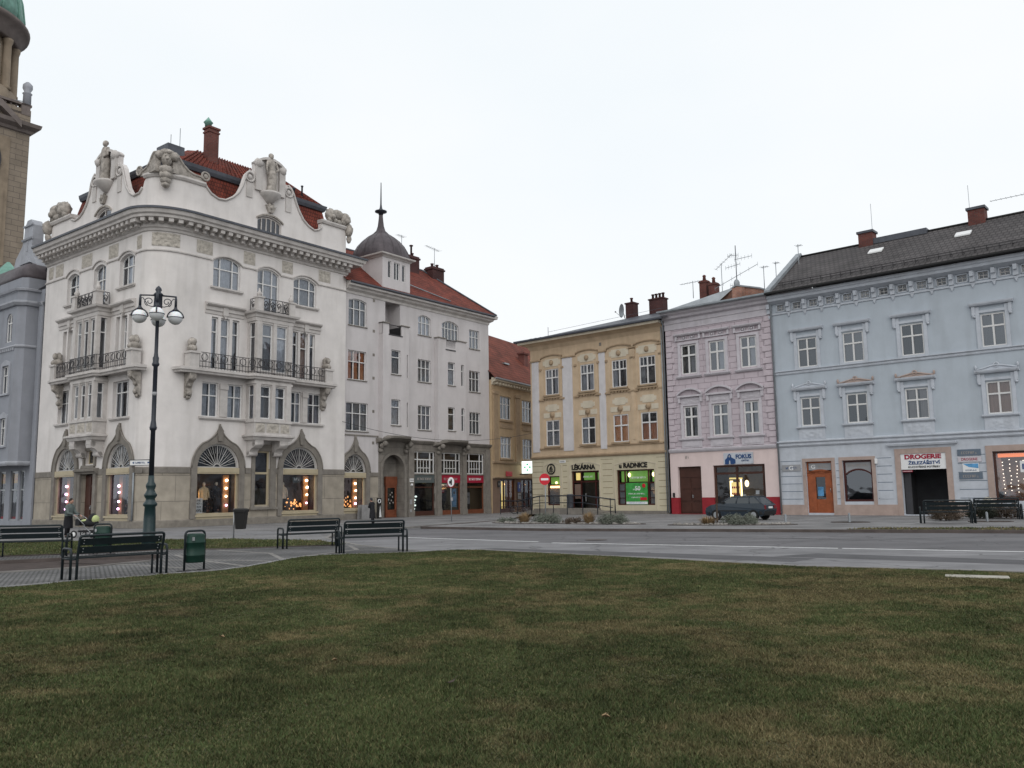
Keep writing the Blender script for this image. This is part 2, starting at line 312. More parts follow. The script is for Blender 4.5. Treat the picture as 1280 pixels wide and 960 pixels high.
    def build(s, name, m, parent=None, bevel=0):
        me = bpy.data.meshes.new(name); me.from_pydata([tuple(p) for p in s.v], [], s.f); me.polygons.foreach_set('use_smooth', s.sm); me.update()
        ob = bpy.data.objects.new(name, me); COL.objects.link(ob); me.materials.append(M[m] if isinstance(m, str) else m)
        if parent: ob.parent = parent
        if bevel:
            b = ob.modifiers.new('bevel', 'BEVEL'); b.width = bevel; b.segments = 2; b.limit_method = 'ANGLE'
        return ob
def tag(o, label=None, cat=None, group=None, kind=None):
    for k, v in (('label', label), ('category', cat), ('group', group), ('kind', kind)):
        if v: o[k] = v
    return o
def thing(name, label, cat, loc=(0, 0, 0), rz=0, group=None):
    o = bpy.data.objects.new(name, None); COL.objects.link(o); o.location = loc; o.rotation_euler = (0, 0, rz); o.empty_display_size = .3
    return tag(o, label, cat, group)
def copy_tree(o, parent=None):
    c = o.copy(); COL.objects.link(c); c.parent = parent
    for ch in list(o.children): copy_tree(ch, c)
    return c
def place_copy(root, loc, rz, label):
    c = copy_tree(root); c.location = loc; c.rotation_euler = (0, 0, rz); c['label'] = label; return c

def text_mesh(parent, name, s_, u, z, o, height, m, fr=RF, width=None, bold=.012, align='CENTER', depth=.02, tilt=0):
    """lettering as a thin solid mesh; capital height and overall width fixed"""
    cu = bpy.data.curves.new('lettering', 'FONT'); cu.body = s_; cu.size = 1; cu.extrude = .5; cu.offset = bold; cu.resolution_u = 3
    tmp = bpy.data.objects.new('lettering', cu); COL.objects.link(tmp)
    dg = bpy.context.evaluated_depsgraph_get(); dg.update(); me = bpy.data.meshes.new_from_object(tmp.evaluated_get(dg))
    bpy.data.objects.remove(tmp); bpy.data.curves.remove(cu)
    co = np.array([v.co[:] for v in me.vertices]); x0, x1 = co[:, 0].min(), co[:, 0].max(); cap = .70
    sx = (width / (x1 - x0)) if width else height / cap; sz = height / cap; cx = (x0 + x1) / 2
    for v in me.vertices:
        uu = (v.co.x - cx) * sx; zz = v.co.y * sz
        v.co = fr(u + uu, o + (v.co.z + .5) * depth, z + zz + tilt * uu)
    me.update(); me.name = name; ob = bpy.data.objects.new(name, me); COL.objects.link(ob); me.materials.clear(); me.materials.append(M[m]); ob.parent = parent
    return ob

# ---- openings: (u0,u1,z0,z1,kind,rise)  kind rect | seg | round ; top z1 is the springing-line for seg/round
def arc(u0, u1, zs, rise, n=12):
    """points left -> right of a segmental arch"""
    c = (u0 + u1) / 2; hw = (u1 - u0) / 2
    if rise >= hw * .98: return [(c - hw * math.cos(PI * i / n), zs + rise * math.sin(PI * i / n)) for i in range(n + 1)]
    R = (hw * hw + rise * rise) / (2 * rise); a = math.asin(hw / R)
    return [(c + R * math.sin(-a + 2 * a * i / n), zs - (R - rise) + R * math.cos(-a + 2 * a * i / n)) for i in range(n + 1)]
def wall(mb, u0, u1, z0, z1, ops=(), o=0, depth=.22):
    us = {u0, u1}; zs = {z0, z1}; B = []
    for q in ops:
        a, b, c, d = q[:4]; rise = q[5] if len(q) > 5 and q[4] != 'rect' else 0
        B.append((a, b, c, d + rise)); us |= {a, b}; zs |= {c, d + rise}
    us = sorted(x for x in us if u0 - 1e-6 <= x <= u1 + 1e-6); zs = sorted(x for x in zs if z0 - 1e-6 <= x <= z1 + 1e-6)
    for i in range(len(us) - 1):
        for j in range(len(zs) - 1):
            cu, cz = (us[i] + us[i + 1]) / 2, (zs[j] + zs[j + 1]) / 2
            if any(a < cu < b and c < cz < d for a, b, c, d in B): continue
            mb.face([(us[i], o, zs[j]), (us[i + 1], o, zs[j]), (us[i + 1], o, zs[j + 1]), (us[i], o, zs[j + 1])])
    for q in ops:
        a, b, c, d = q[:4]; rise = q[5] if len(q) > 5 and q[4] != 'rect' else 0
        ob = o - depth
        if c > z0 + 1e-6: mb.face([(a, o, c), (b, o, c), (b, ob, c), (a, ob, c)])
        mb.face([(a, o, c), (a, ob, c), (a, ob, d), (a, o, d)]); mb.face([(b, o, c), (b, o, d), (b, ob, d), (b, ob, c)])
        if rise:
            A = arc(a, b, d, rise); top = d + rise
            for k in range(len(A) - 1):
                p, r_ = A[k], A[k + 1]; mb.face([(p[0], o, p[1]), (r_[0], o, r_[1]), (r_[0], o, top), (p[0], o, top)])
                mb.face([(p[0], o, p[1]), (p[0], ob, p[1]), (r_[0], ob, r_[1]), (r_[0], o, r_[1])])
        elif d < z1 - 1e-6: mb.face([(a, o, d), (a, ob, d), (b, ob, d), (b, o, d)])
def window(parent, fr, u0, u1, z0, z1, o=-.14, cols=(.5,), tr=.68, rise=0, fm='paint_white', gm='glass', curtain=None, fw=.075, mw=.065, name='window', tr2=None, cu=(0, 1), halfcol=True, cz=(0, 1), curm=None):
    """one window: frame with its mullions and transom; pane and curtain as sub-parts"""
    mb = MB(fr); W = u1 - u0
    top = z1 + rise
    mb.box(u0, u0 + fw, o - .05, o + .02, z0, z1); mb.box(u1 - fw, u1, o - .05, o + .02, z0, z1); mb.box(u0 + fw, u1 - fw, o - .05, o + .02, z0, z0 + fw)
    if rise:
        A = arc(u0, u1, z1, rise, 10); I = [(max(u0 + fw, min(u1 - fw, p[0])), p[1] - fw) for p in A]; mb.band(A, I, o - .05, o + .02)
    else: mb.box(u0 + fw, u1 - fw, o - .05, o + .02, z1 - fw, z1)
    zt = z0 + (top - z0) * tr if tr else None
    for c in cols:
        x = u0 + W * c; zz = top - fw
        if rise: zz = np.interp(x, [p[0] for p in arc(u0, u1, z1, rise)], [p[1] for p in arc(u0, u1, z1, rise)]) - fw * .6
        mb.box(x - mw / 2, x + mw / 2, o - .045, o + .028, z0 + fw, zz)
    if tr: mb.box(u0 + fw, u1 - fw, o - .047, o + .035, zt - mw / 2, zt + mw / 2)
    if tr2: 
        z_ = z0 + (top - z0) * tr2; mb.box(u0 + fw, u1 - fw, o - .047, o + .025, z_ - mw / 3, z_ + mw / 3)
    f = mb.build(name, fm, parent)
    g = MB(fr); poly = [(u0 + .01, z0 + .01), (u1 - .01, z0 + .01)] + ([(p[0], p[1] - .01) for p in arc(u0 + .01, u1 - .01, z1, rise, 10)][::-1] if rise else [(u1 - .01, z1 - .01), (u0 + .01, z1 - .01)])
    g.face([(u, o - .02, z) for u, z in poly]); g.build('pane', gm, f)
    if curtain:
        c = MB(fr); n = max(6, int(W * 9)); oo = o - .14
        for a, b in (curtain if isinstance(curtain, list) else [(0, 1)]):
            k = max(3, int(n * (b - a)))
            for i in range(k):
                x0, x1 = u0 + W * (a + (b - a) * i / k), u0 + W * (a + (b - a) * (i + 1) / k)
                q = .035 if i % 2 else 0
                za, zb = z0 + (top - z0) * cz[0], z0 + (top - z0) * cz[1]
                c.face([(x0, oo + q, za), (x1, oo + .035 - q, za), (x1, oo + .035 - q, zb), (x0, oo + q, zb)])
        c.build('curtain', curm or 'curtain', f)
    return f
def scribble(parent, u, z, o, h, width, m, fr=RF, depth=.01, seed=0, name='lettering'):
    """small illegible print: uneven strokes and loops, as blurred as in the photograph"""
    r = random.Random(seed + int(u * 31 + z * 17)); mb = MB(fr); n = max(3, int(width / (h * .72))); s = width / n
    for i in range(n):
        x = u - width / 2 + s * (i + .12); w_ = s * .72; k = r.randint(0, 4); t = h * .2
        if k in (0, 1, 2): mb.box(x, x + t, o, o + depth, z, z + h)
        if k in (1, 3): mb.box(x + w_ - t, x + w_, o, o + depth * .98, z, z + h * r.choice((.7, 1)))
        if k in (0, 2, 3): mb.box(x + t * .8, x + w_, o, o + depth * .96, z + h * .82, z + h)
        if k in (0, 4): mb.box(x, x + w_, o, o + depth * .94, z, z + h * .18)
        if k in (1, 2, 4): mb.box(x + t * .5, x + w_ * .9, o, o + depth * .92, z + h * .42, z + h * .58)
    return mb.build(name, m, parent)
def letters(parent, s_, u, z, o, h, width, m, fr=RF, depth=.01, **k):
    if s_.startswith('~'): return scribble(parent, u, z, o, h, width, m, fr, depth, seed=len(s_))
    return text_mesh(parent, 'lettering', s_, u, z, o, h, m, fr, width=width, depth=depth, **k)
# ================================================================ CORNER BUILDING (white, two ornate facades)
TH = .916129; PH = -.728822
CX, CY = -19.71657556, 45.74163293
def LF(u, o, z): return (-o, 13.1 - u, z)      # left facade of the corner house, u from its far end to the corner
CB = thing('corner_building', 'white ornate corner building with curved gables, statues and arched shop windows', 'building', (CX, CY, 0), TH)
# plan path of the outer wall in right-facade coordinates (u, o)
arc_pts = [(2.0 * (1 - math.sin(t)), -1.35 * (1 - math.cos(t))) for t in [PI / 2 * i / 10 for i in range(11)]]
arc_pts = [(2.0 * (1 - math.cos(t)) , -1.35 * (1 - math.sin(t))) for t in [PI / 2 * i / 10 for i in range(11)]]   # from the left face round to the right face
PATH = [(0, -13.1)] + arc_pts + [(13.9, 0)]
PATHc = PATH + [(13.9, -.6)]
# sweep(): outward is (-dy,dx) of travel; travelling left face -> right face (u grows, o grows) gives +o outward
mb = MB()
def curved_wall(mb, z0, z1, d=0): mb.sweep(arc_pts, [(d, z0), (d, z1)], caps=False, sm=True)
# ---- ground floor stone
sR = [(3.0, 5.75, .62, 3.28), (6.85, 7.95, 1.08, 3.28), (8.88, 11.62, .62, 3.28)]
sL = [(2.75, 5.25, .65, 3.28), (6.05, 7.6, .02, 3.28), (9.0, 11.55, .65, 3.28)]
wall(mb, 2.0, 13.9, 0, 3.28, sR, depth=.3); curved_wall(mb, 0, 3.28)
mb.fr = LF; wall(mb, 0, 11.75, 0, 3.28, sL, depth=.3); mb.fr = RF
mb.face([(13.9, 0, 0), (13.9, -.4, 0), (13.9, -.4, 3.28), (13.9, 0, 3.28)])
mb.build('ground_floor_wall', 'stone_clad', CB)
# ---- upper plaster
opR = [(3.0, 5.75, 3.28, 3.30, 'round', 1.375), (8.88, 11.62, 3.28, 3.30, 'round', 1.37), (6.85, 7.95, 3.28, 4.35),
       (3.2, 4.25, 6.2, 8.22), (4.88, 5.9, 6.2, 8.22), (9.45, 10.25, 6.2, 8.18), (10.75, 11.85, 6.2, 8.18),
       (3.68, 4.12, 9.0, 12.1), (4.30, 4.88, 9.0, 12.1), (5.08, 5.55, 9.0, 12.1), (9.5, 9.92, 9.0, 12.05), (10.1, 10.68, 9.0, 12.05), (10.85, 11.28, 9.0, 12.05),
       (3.68, 5.52, 13.9, 15.5, 'seg', .3), (6.75, 8.37, 12.8, 15.42, 'seg', .28), (9.49, 11.33, 13.82, 15.4, 'seg', .28)]
opL = [(2.75, 5.25, 3.28, 3.30, 'round', 1.35), (9.0, 11.55, 3.28, 3.30, 'round', 1.37), (6.4, 7.5, 3.62, 4.42),
       (2.55, 3.85, 6.2, 8.22), (9.2, 10.95, 6.15, 8.24),
       (2.75, 3.2, 9.0, 11.95), (3.38, 3.95, 9.0, 11.95), (4.12, 4.55, 9.0, 11.95), (9.2, 9.65, 9.0, 12.0), (9.82, 10.42, 9.0, 12.0), (10.6, 11.05, 9.0, 12.0),
       (2.95, 4.45, 13.6, 15.25, 'seg', .28), (6.3, 7.75, 12.8, 15.25, 'seg', .28), (9.35, 11.0, 13.7, 15.3, 'seg', .3)]
mb = MB(); wall(mb, 2.0, 13.9, 3.28, 16.75, opR, depth=.26); curved_wall(mb, 3.28, 16.75)
mb.face([(13.9, 0, 3.28), (13.9, -1, 3.28), (13.9, -1, 17.7), (13.9, 0, 17.7)])
mb.fr = LF; wall(mb, 0, 11.75, 3.28, 16.75, opL, depth=.32)
mb.face([(0, 0, 3), (0, -3, 3), (0, -3, 17.7), (0, 0, 17.7)]); mb.fr = RF
mb.face([(13.9, -9, 0), (.6, -13.1, 0), (.6, -13.1, 17.7), (13.9, -9, 17.7)])
mb.build('upper_wall', 'plaster_white', CB)
# inner rooms: a plain back wall 2.2 m behind the windows and a floor between storeys
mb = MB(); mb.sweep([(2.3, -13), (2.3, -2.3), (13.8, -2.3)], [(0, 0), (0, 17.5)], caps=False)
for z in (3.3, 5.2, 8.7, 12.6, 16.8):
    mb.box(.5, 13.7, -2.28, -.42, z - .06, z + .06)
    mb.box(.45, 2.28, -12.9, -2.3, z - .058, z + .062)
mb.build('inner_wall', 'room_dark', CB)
# belt, plinth
mb = MB(); bl = [(0, 2.98), (.05, 2.98), (.05, 3.27), (0, 3.32)]
def seg_path(ranges, base=PATH): pass
def runR(mb, a, b, prof): mb.fr = RF; mb.sweep([(a, 0), (b, 0)], prof)
def runL(mb, a, b, prof): mb.fr = LF; mb.sweep([(a, 0), (b, 0)], prof); mb.fr = RF
for a, b in ((6.2, 6.68), (8.12, 8.55), (12.0, 13.9)): runR(mb, a, b, bl)
for a, b in ((0, 2.4), (5.55, 5.85), (7.8, 8.6)): runL(mb, a, b, bl)
mb.sweep([(0, -1.25)] + arc_pts[0:] + [(2.6, 0)], bl)
mb.build('belt_course', 'stone_grey', CB)
mb = MB(); pl = [(0, 0), (.07, 0), (.07, .36), (.03, .42), (0, .42)]
mb.sweep([(0, -5.45)] + arc_pts + [(13.9, 0), (13.9, -.4)], pl); mb.fr = LF; mb.sweep([(0, 0), (6.0, 0)], pl)
mb.build('plinth', 'stone_plinth', CB)
# vertical joints of the big stone panels
# ---- ogee arch surrounds, shop windows with fanlight
def shop_arch(parent, fr, u0, u1, zb, r, o=0, lamps='r', dress='a'):
    c = (u0 + u1) / 2; hw = (u1 - u0) / 2; zs = 3.30; n = 14
    R1 = hw + .36
    out = []; inn = []
    tip = 2.52
    for i in range(n + 1):
        a = PI * i / n * .5                                   # from springing to crown, left half
        inn.append((c - hw * math.cos(a), zs + r * math.sin(a)))
        x, z = -R1 * math.cos(a), (r + .38) * math.sin(a)
        if a > math.radians(52):
            t = (a - math.radians(52)) / (PI / 2 - math.radians(52)); x52, z52 = -R1 * math.cos(math.radians(52)), (r + .38) * math.sin(math.radians(52))
            z = z52 + (tip - z52) * (t ** 1.25); x = x52 * (1 - t) ** 1.75
        out.append((c + x, zs + z))
    mb = MB(fr); mb.band([(c - R1, .42)] + out, [(u0, .42)] + inn, o, o + .10)
    mo = lambda L_: [(2 * c - x, z) for x, z in L_]
    mb.band([(c + R1, .42)] + mo(out), [(u1, .42)] + mo(inn), o, o + .10)
    # outer roll and keystone drop
    mb.tube([(x, o + .10, z) for x, z in out] , .05, 5); mb.tube([(x, o + .10, z) for x, z in mo(out)], .05, 5)
    mb.prism([(c - .13, zs + r + .15), (c + .13, zs + r + .15), (c + .2, zs + r + .75), (c, zs + tip - .1), (c - .2, zs + r + .75)], o + .1, o + .2)
    s = mb.build('arch_surround', 'stone_grey', parent)
    # shop window: cream frame, fascia board, fanlight with rays
    mb = MB(fr); oo = o - .12
    mb.box(u0, u0 + .1, oo - .08, oo + .02, zb, 2.95); mb.box(u1 - .1, u1, oo - .08, oo + .02, zb, 2.95)
    mb.box(u0, u1, oo - .08, oo + .05, zb - .0, zb + .1); mb.box(u0 - .06, u1 + .06, oo - .08, o + .12, zb - .1, zb)
    mb.box(u0 - .02, u1 + .02, oo - .08, o + .08, 2.95, 3.3); mb.box(u0 + .1, u1 - .1, o + .08, o + .1, 3.03, 3.22)
    mb.box(u0 - .12, u1 + .12, o, o + .05, zb - .4, zb - .1)
    f = mb.build('shop_window', 'frame_cream', parent)
    g = MB(fr); g.face([(u0 + .1, oo - .03, zb + .1), (u1 - .1, oo - .03, zb + .1), (u1 - .1, oo - .03, 2.95), (u0 + .1, oo - .03, 2.95)]); g.build('pane', 'glass_shop', f)
    fl = MB(fr); A = [(c - (hw) * math.cos(PI * i / 16), zs + r * math.sin(PI * i / 16)) for i in range(17)]; I = [(c + (x - c) * .93, zs + (z - zs) * .93) for x, z in A]
    fl.band(A, I, oo - .05, oo + .02); fl.box(u0, u1, oo - .05, oo + .02, 3.28, 3.36)
    for k in range(1, 12):
        a = PI * k / 12; fl.tube([(c + .2 * math.cos(a), oo, zs + .2 * math.sin(a)), (c + hw * .95 * math.cos(a), oo, zs + r * .95 * math.sin(a))], .016 if k % 2 else .026, 4)
        if k < 11:
            a2 = PI * (k + .5) / 12; fl.tube([(c + hw * .6 * math.cos(a2), oo, zs + r * .6 * math.sin(a2)), (c + hw * .95 * math.cos(a2), oo, zs + r * .95 * math.sin(a2))], .01, 4)
    fl.torus((c, oo, zs), .22, .03, 14, 5)
    ff = fl.build('fanlight', 'paint_grey', parent)
    g = MB(fr); g.face([(x, oo - .03, z) for x, z in [(c - hw * .98 * math.cos(PI * i / 16), zs + .02 + r * .98 * math.sin(PI * i / 16)) for i in range(17)]][::-1]); g.build('pane', 'glass_dark', ff)
    # display box with its bulbs
    d = MB(fr); b0, b1 = o - 1.45, o - .35
    d.face([(u0, b0, zb), (u1, b0, zb), (u1, b0, 3.1), (u0, b0, 3.1)]); d.face([(u0, b0, zb), (u0, b1, zb), (u0, b1, 3.1), (u0, b0, 3.1)]); d.face([(u1, b0, zb), (u1, b1, zb), (u1, b1, 3.1), (u1, b0, 3.1)])
    d.face([(u0, b0, 3.1), (u1, b0, 3.1), (u1, b1, 3.1), (u0, b1, 3.1)]); d.face([(u0, b0, zb + .02), (u1, b0, zb + .02), (u1, b1, zb + .02), (u0, b1, zb + .02)])
    db = d.build('display_box', 'room_shop', f)
    x = u1 - .42 if lamps == 'r' else u0 + .42
    pc = MB(fr); pc.box(x - .2, x + .2, o - .75, o - .6, zb + .03, 2.9); pc.build('lit_column', 'room_warm', f)
    zz = [2.62, 2.12, 1.66, 1.18] if lamps == 'r' else [2.35, 1.95, 1.45, 1.0]
    for i, z in enumerate(zz):
        b = MB(fr); b.ball((x + rnd(-.04, .04), o - .5, z + rnd(-.05, .05)), rnd(.06, .085), 10, 7); b.build('display_lamp', 'bulb' if (i < 3 and lamps == 'r') else 'bulb_pink', f)
    gd = MB(fr)                      # small goods; in dress b the warm display light is put in as emission
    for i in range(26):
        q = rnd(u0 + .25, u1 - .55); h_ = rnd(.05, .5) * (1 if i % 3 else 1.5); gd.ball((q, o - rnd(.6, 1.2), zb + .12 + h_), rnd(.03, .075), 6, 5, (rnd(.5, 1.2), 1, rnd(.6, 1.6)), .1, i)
    gd.build('display_goods', 'goods_self_glow' if dress == 'b' else 'brick_pink', f)['kind'] = 'stuff'
    return f
shop_arch(CB, RF, 3.0, 5.75, .62, 1.375); shop_arch(CB, RF, 8.88, 11.62, .62, 1.37, dress='b')
shop_arch(CB, LF, 2.75, 5.25, .65, 1.35, lamps='l'); shop_arch(CB, LF, 9.0, 11.55, .65, 1.37, lamps='l')
# middle tall window with stone surround (right facade)
mb = MB(); mb.band([(6.62, .95), (6.62, 4.6), (8.35, 4.6), (8.35, .95)], [(6.85, .95), (6.85, 4.35), (7.95, 4.35), (7.95, .95)], 0, .09); mb.box(6.55, 8.45, 0, .2, .84, .98)
mb.box(6.5, 8.5, .0, .13, 4.6, 4.75)
mb.build('window_surround', 'stone_grey', CB)
f = MB(); o = -.14
f.box(6.85, 6.97, o - .05, o + .03, 1.0, 4.35); f.box(7.83, 7.95, o - .05, o + .03, 1.0, 4.35); f.box(6.97, 7.83, o - .05, o + .03, 1.0, 1.12); f.box(6.97, 7.83, o - .05, o + .03, 4.25, 4.35); f.box(6.9, 7.9, o - .05, o + .06, 2.95, 3.08)
f = f.build('window', 'frame_cream', CB); g = MB(); g.face([(6.95, o - .02, 1.05), (7.85, o - .02, 1.05), (7.85, o - .02, 4.3), (6.95, o - .02, 4.3)]); g.build('pane', 'glass_dark', f)
c = MB(); c.box(6.9, 7.9, -.34, -.3, 1.0, 2.1); c.build('blind', 'frame_cream', f)
# doorway (left facade)
mb = MB(LF); mb.box(5.75, 6.05, 0, .14, .42, 3.05); mb.box(7.6, 7.9, 0, .14, .42, 3.05)
mb.sweep([(5.62, 0), (8.03, 0)], [(0, 3.05), (.16, 3.05), (.2, 3.14), (.34, 3.2), (.36, 3.3), (.1, 3.38), (0, 3.38)])
mb.prism([(6.05, 3.38), (7.6, 3.38), (7.5, 3.55), (6.15, 3.55)], 0, .14)
mb.band([(6.22, 3.5), (6.22, 4.58), (7.68, 4.58), (7.68, 3.5)], [(6.4, 3.5), (6.4, 4.42), (7.5, 4.42), (7.5, 3.5)], 0, .1)
mb.build('door_surround', 'stone_grey', CB)
d = MB(LF); d.box(6.05, 7.6, -.3, -.24, .05, 3.0)
for a, b in ((6.15, 6.75), (6.9, 7.5)):
    for c_0, c_1 in ((.3, 1.1), (1.25, 2.3), (2.42, 2.9)): d.box(a, b, -.24, -.2, c_0, c_1)
d = d.build('door', 'paint_brown', CB); k = MB(LF); k.ball((6.85, -.16, 1.1), .045, 8, 5); k.box(6.82, 6.88, -.2, -.17, 1.0, 1.25); k.build('handle', 'steel', d)
window(CB, LF, 6.4, 7.5, 3.62, 4.42, o=-.2, cols=(.5,), tr=None, fm='frame_cream', gm='glass_dark')
# ---- ordinary windows
for a, b in ((3.2, 4.25), (4.88, 5.9)): window(CB, RF, a, b, 6.2, 8.22, cols=(.5,), tr=.62, curtain=[(0, .45), (.62, 1)])
for a, b in ((9.45, 10.25), (10.75, 11.85)): window(CB, RF, a, b, 6.2, 8.18, cols=(.5,), tr=.62, curtain=[(0, .3), (.72, 1)])
for a, b in ((3.68, 4.12), (5.08, 5.55), (9.5, 9.92), (10.85, 11.28)): window(CB, RF, a, b, 9.0, 12.08, cols=(), tr=.72, curtain=[(0, .7)])
for a, b in ((4.30, 4.88), (10.1, 10.68)): window(CB, RF, a, b, 9.0, 12.08, cols=(), tr=.66, curtain=[(.1, 1)], curm='curtain_blind' if a > 9 else None)
window(CB, RF, 3.68, 5.52, 13.9, 15.5, rise=.3, cols=(.27, .73), tr=.6, curtain=[(.0, .24), (.32, .7), (.76, 1)])
window(CB, RF, 6.75, 8.37, 12.8, 15.42, rise=.28, cols=(.3, .7), tr=.66, curtain=[(.0, .2), (.36, 1)])
window(CB, RF, 9.49, 11.33, 13.82, 15.4, rise=.28, cols=(.28, .72), tr=.6, curtain=[(.0, .3), (.36, 1)])
window(CB, LF, 2.55, 3.85, 6.2, 8.22, o=-.22, tr=.62, curtain=[(0, .4)]); window(CB, LF, 9.2, 10.95, 6.15, 8.24, o=-.22, cols=(.34, .72), tr=.68, curtain=[(0, .3), (.5, 1)])
for a, b in ((2.75, 3.2), (3.38, 3.95), (4.12, 4.55), (9.2, 9.65), (9.82, 10.42), (10.6, 11.05)): window(CB, LF, a, b, 9.0, 11.97, o=-.22, cols=(), tr=.7, curtain=[(.2, 1)])
window(CB, LF, 2.95, 4.45, 13.6, 15.25, o=-.22, rise=.28, tr=.6, curtain=[(.2, .7)]); window(CB, LF, 6.3, 7.75, 12.8, 15.25, o=-.22, rise=.28, tr=.66, curtain=[(.0, .5)]); window(CB, LF, 9.35, 11.0, 13.7, 15.3, o=-.22, rise=.3, cols=(.36, .68), tr=.62, curtain=[(.2, 1)])
# sills
mb = MB()
def sill(mb, a, b, z, d=.16, h=.1, fr=RF): mb.fr = fr; mb.box(a, b, 0, d, z - h, z); mb.box(a + .05, b - .05, 0, d * .6, z - h - .06, z - h)
for a, b, z in ((3.0, 6.1, 6.2), (9.2, 12.05, 6.2), (3.5, 5.7, 13.9), (9.3, 11.5, 13.82)): sill(mb, a, b, z)
for a, b, z in ((2.35, 4.05, 6.2), (9.0, 11.15, 6.15), (2.8, 4.6, 13.6), (9.2, 11.2, 13.7)): sill(mb, a, b, z, fr=LF)
mb.build('sill', 'plaster_trim', CB)
# piers between coupled lights, small capitals
mb = MB()
for a, b in ((4.32, 4.82), (10.3, 10.7)): mb.fr = RF; mb.box(a, b, 0, .08, 6.25, 8.2); mb.box(a - .03, b + .03, 0, .14, 7.85, 8.15)
mb.build('pilaster', 'plaster_trim', CB)
# hoods over second-floor triples
def hood(mb, a, b, z, fr, d=.3):
    mb.fr = fr; mb.sweep([(a + .12, 0), (a + .12, .0001), (b - .12, .0001)][1:], [(0, z - .62), (.05, z - .6), (.05, z - .42), (.12, z - .38), (.1, z - .18), (d * .8, z - .12), (d, z - .06), (d, z + .02), (0, z + .08)])
    c = (a + b) / 2; mb.box(c - .17, c + .17, .03, .16, z - .62, z - .12); mb.prism([(c - .13, z - .62), (c + .13, z - .62), (c, z - .82)], .02, .12)
mb = MB(); hood(mb, 3.1, 5.95, 12.85, RF); hood(mb, 9.2, 11.8, 12.75, RF); hood(mb, 2.1, 5.2, 12.72, LF); hood(mb, 8.6, 11.45, 12.75, LF)
mb.build('window_hood', 'plaster_trim', CB)
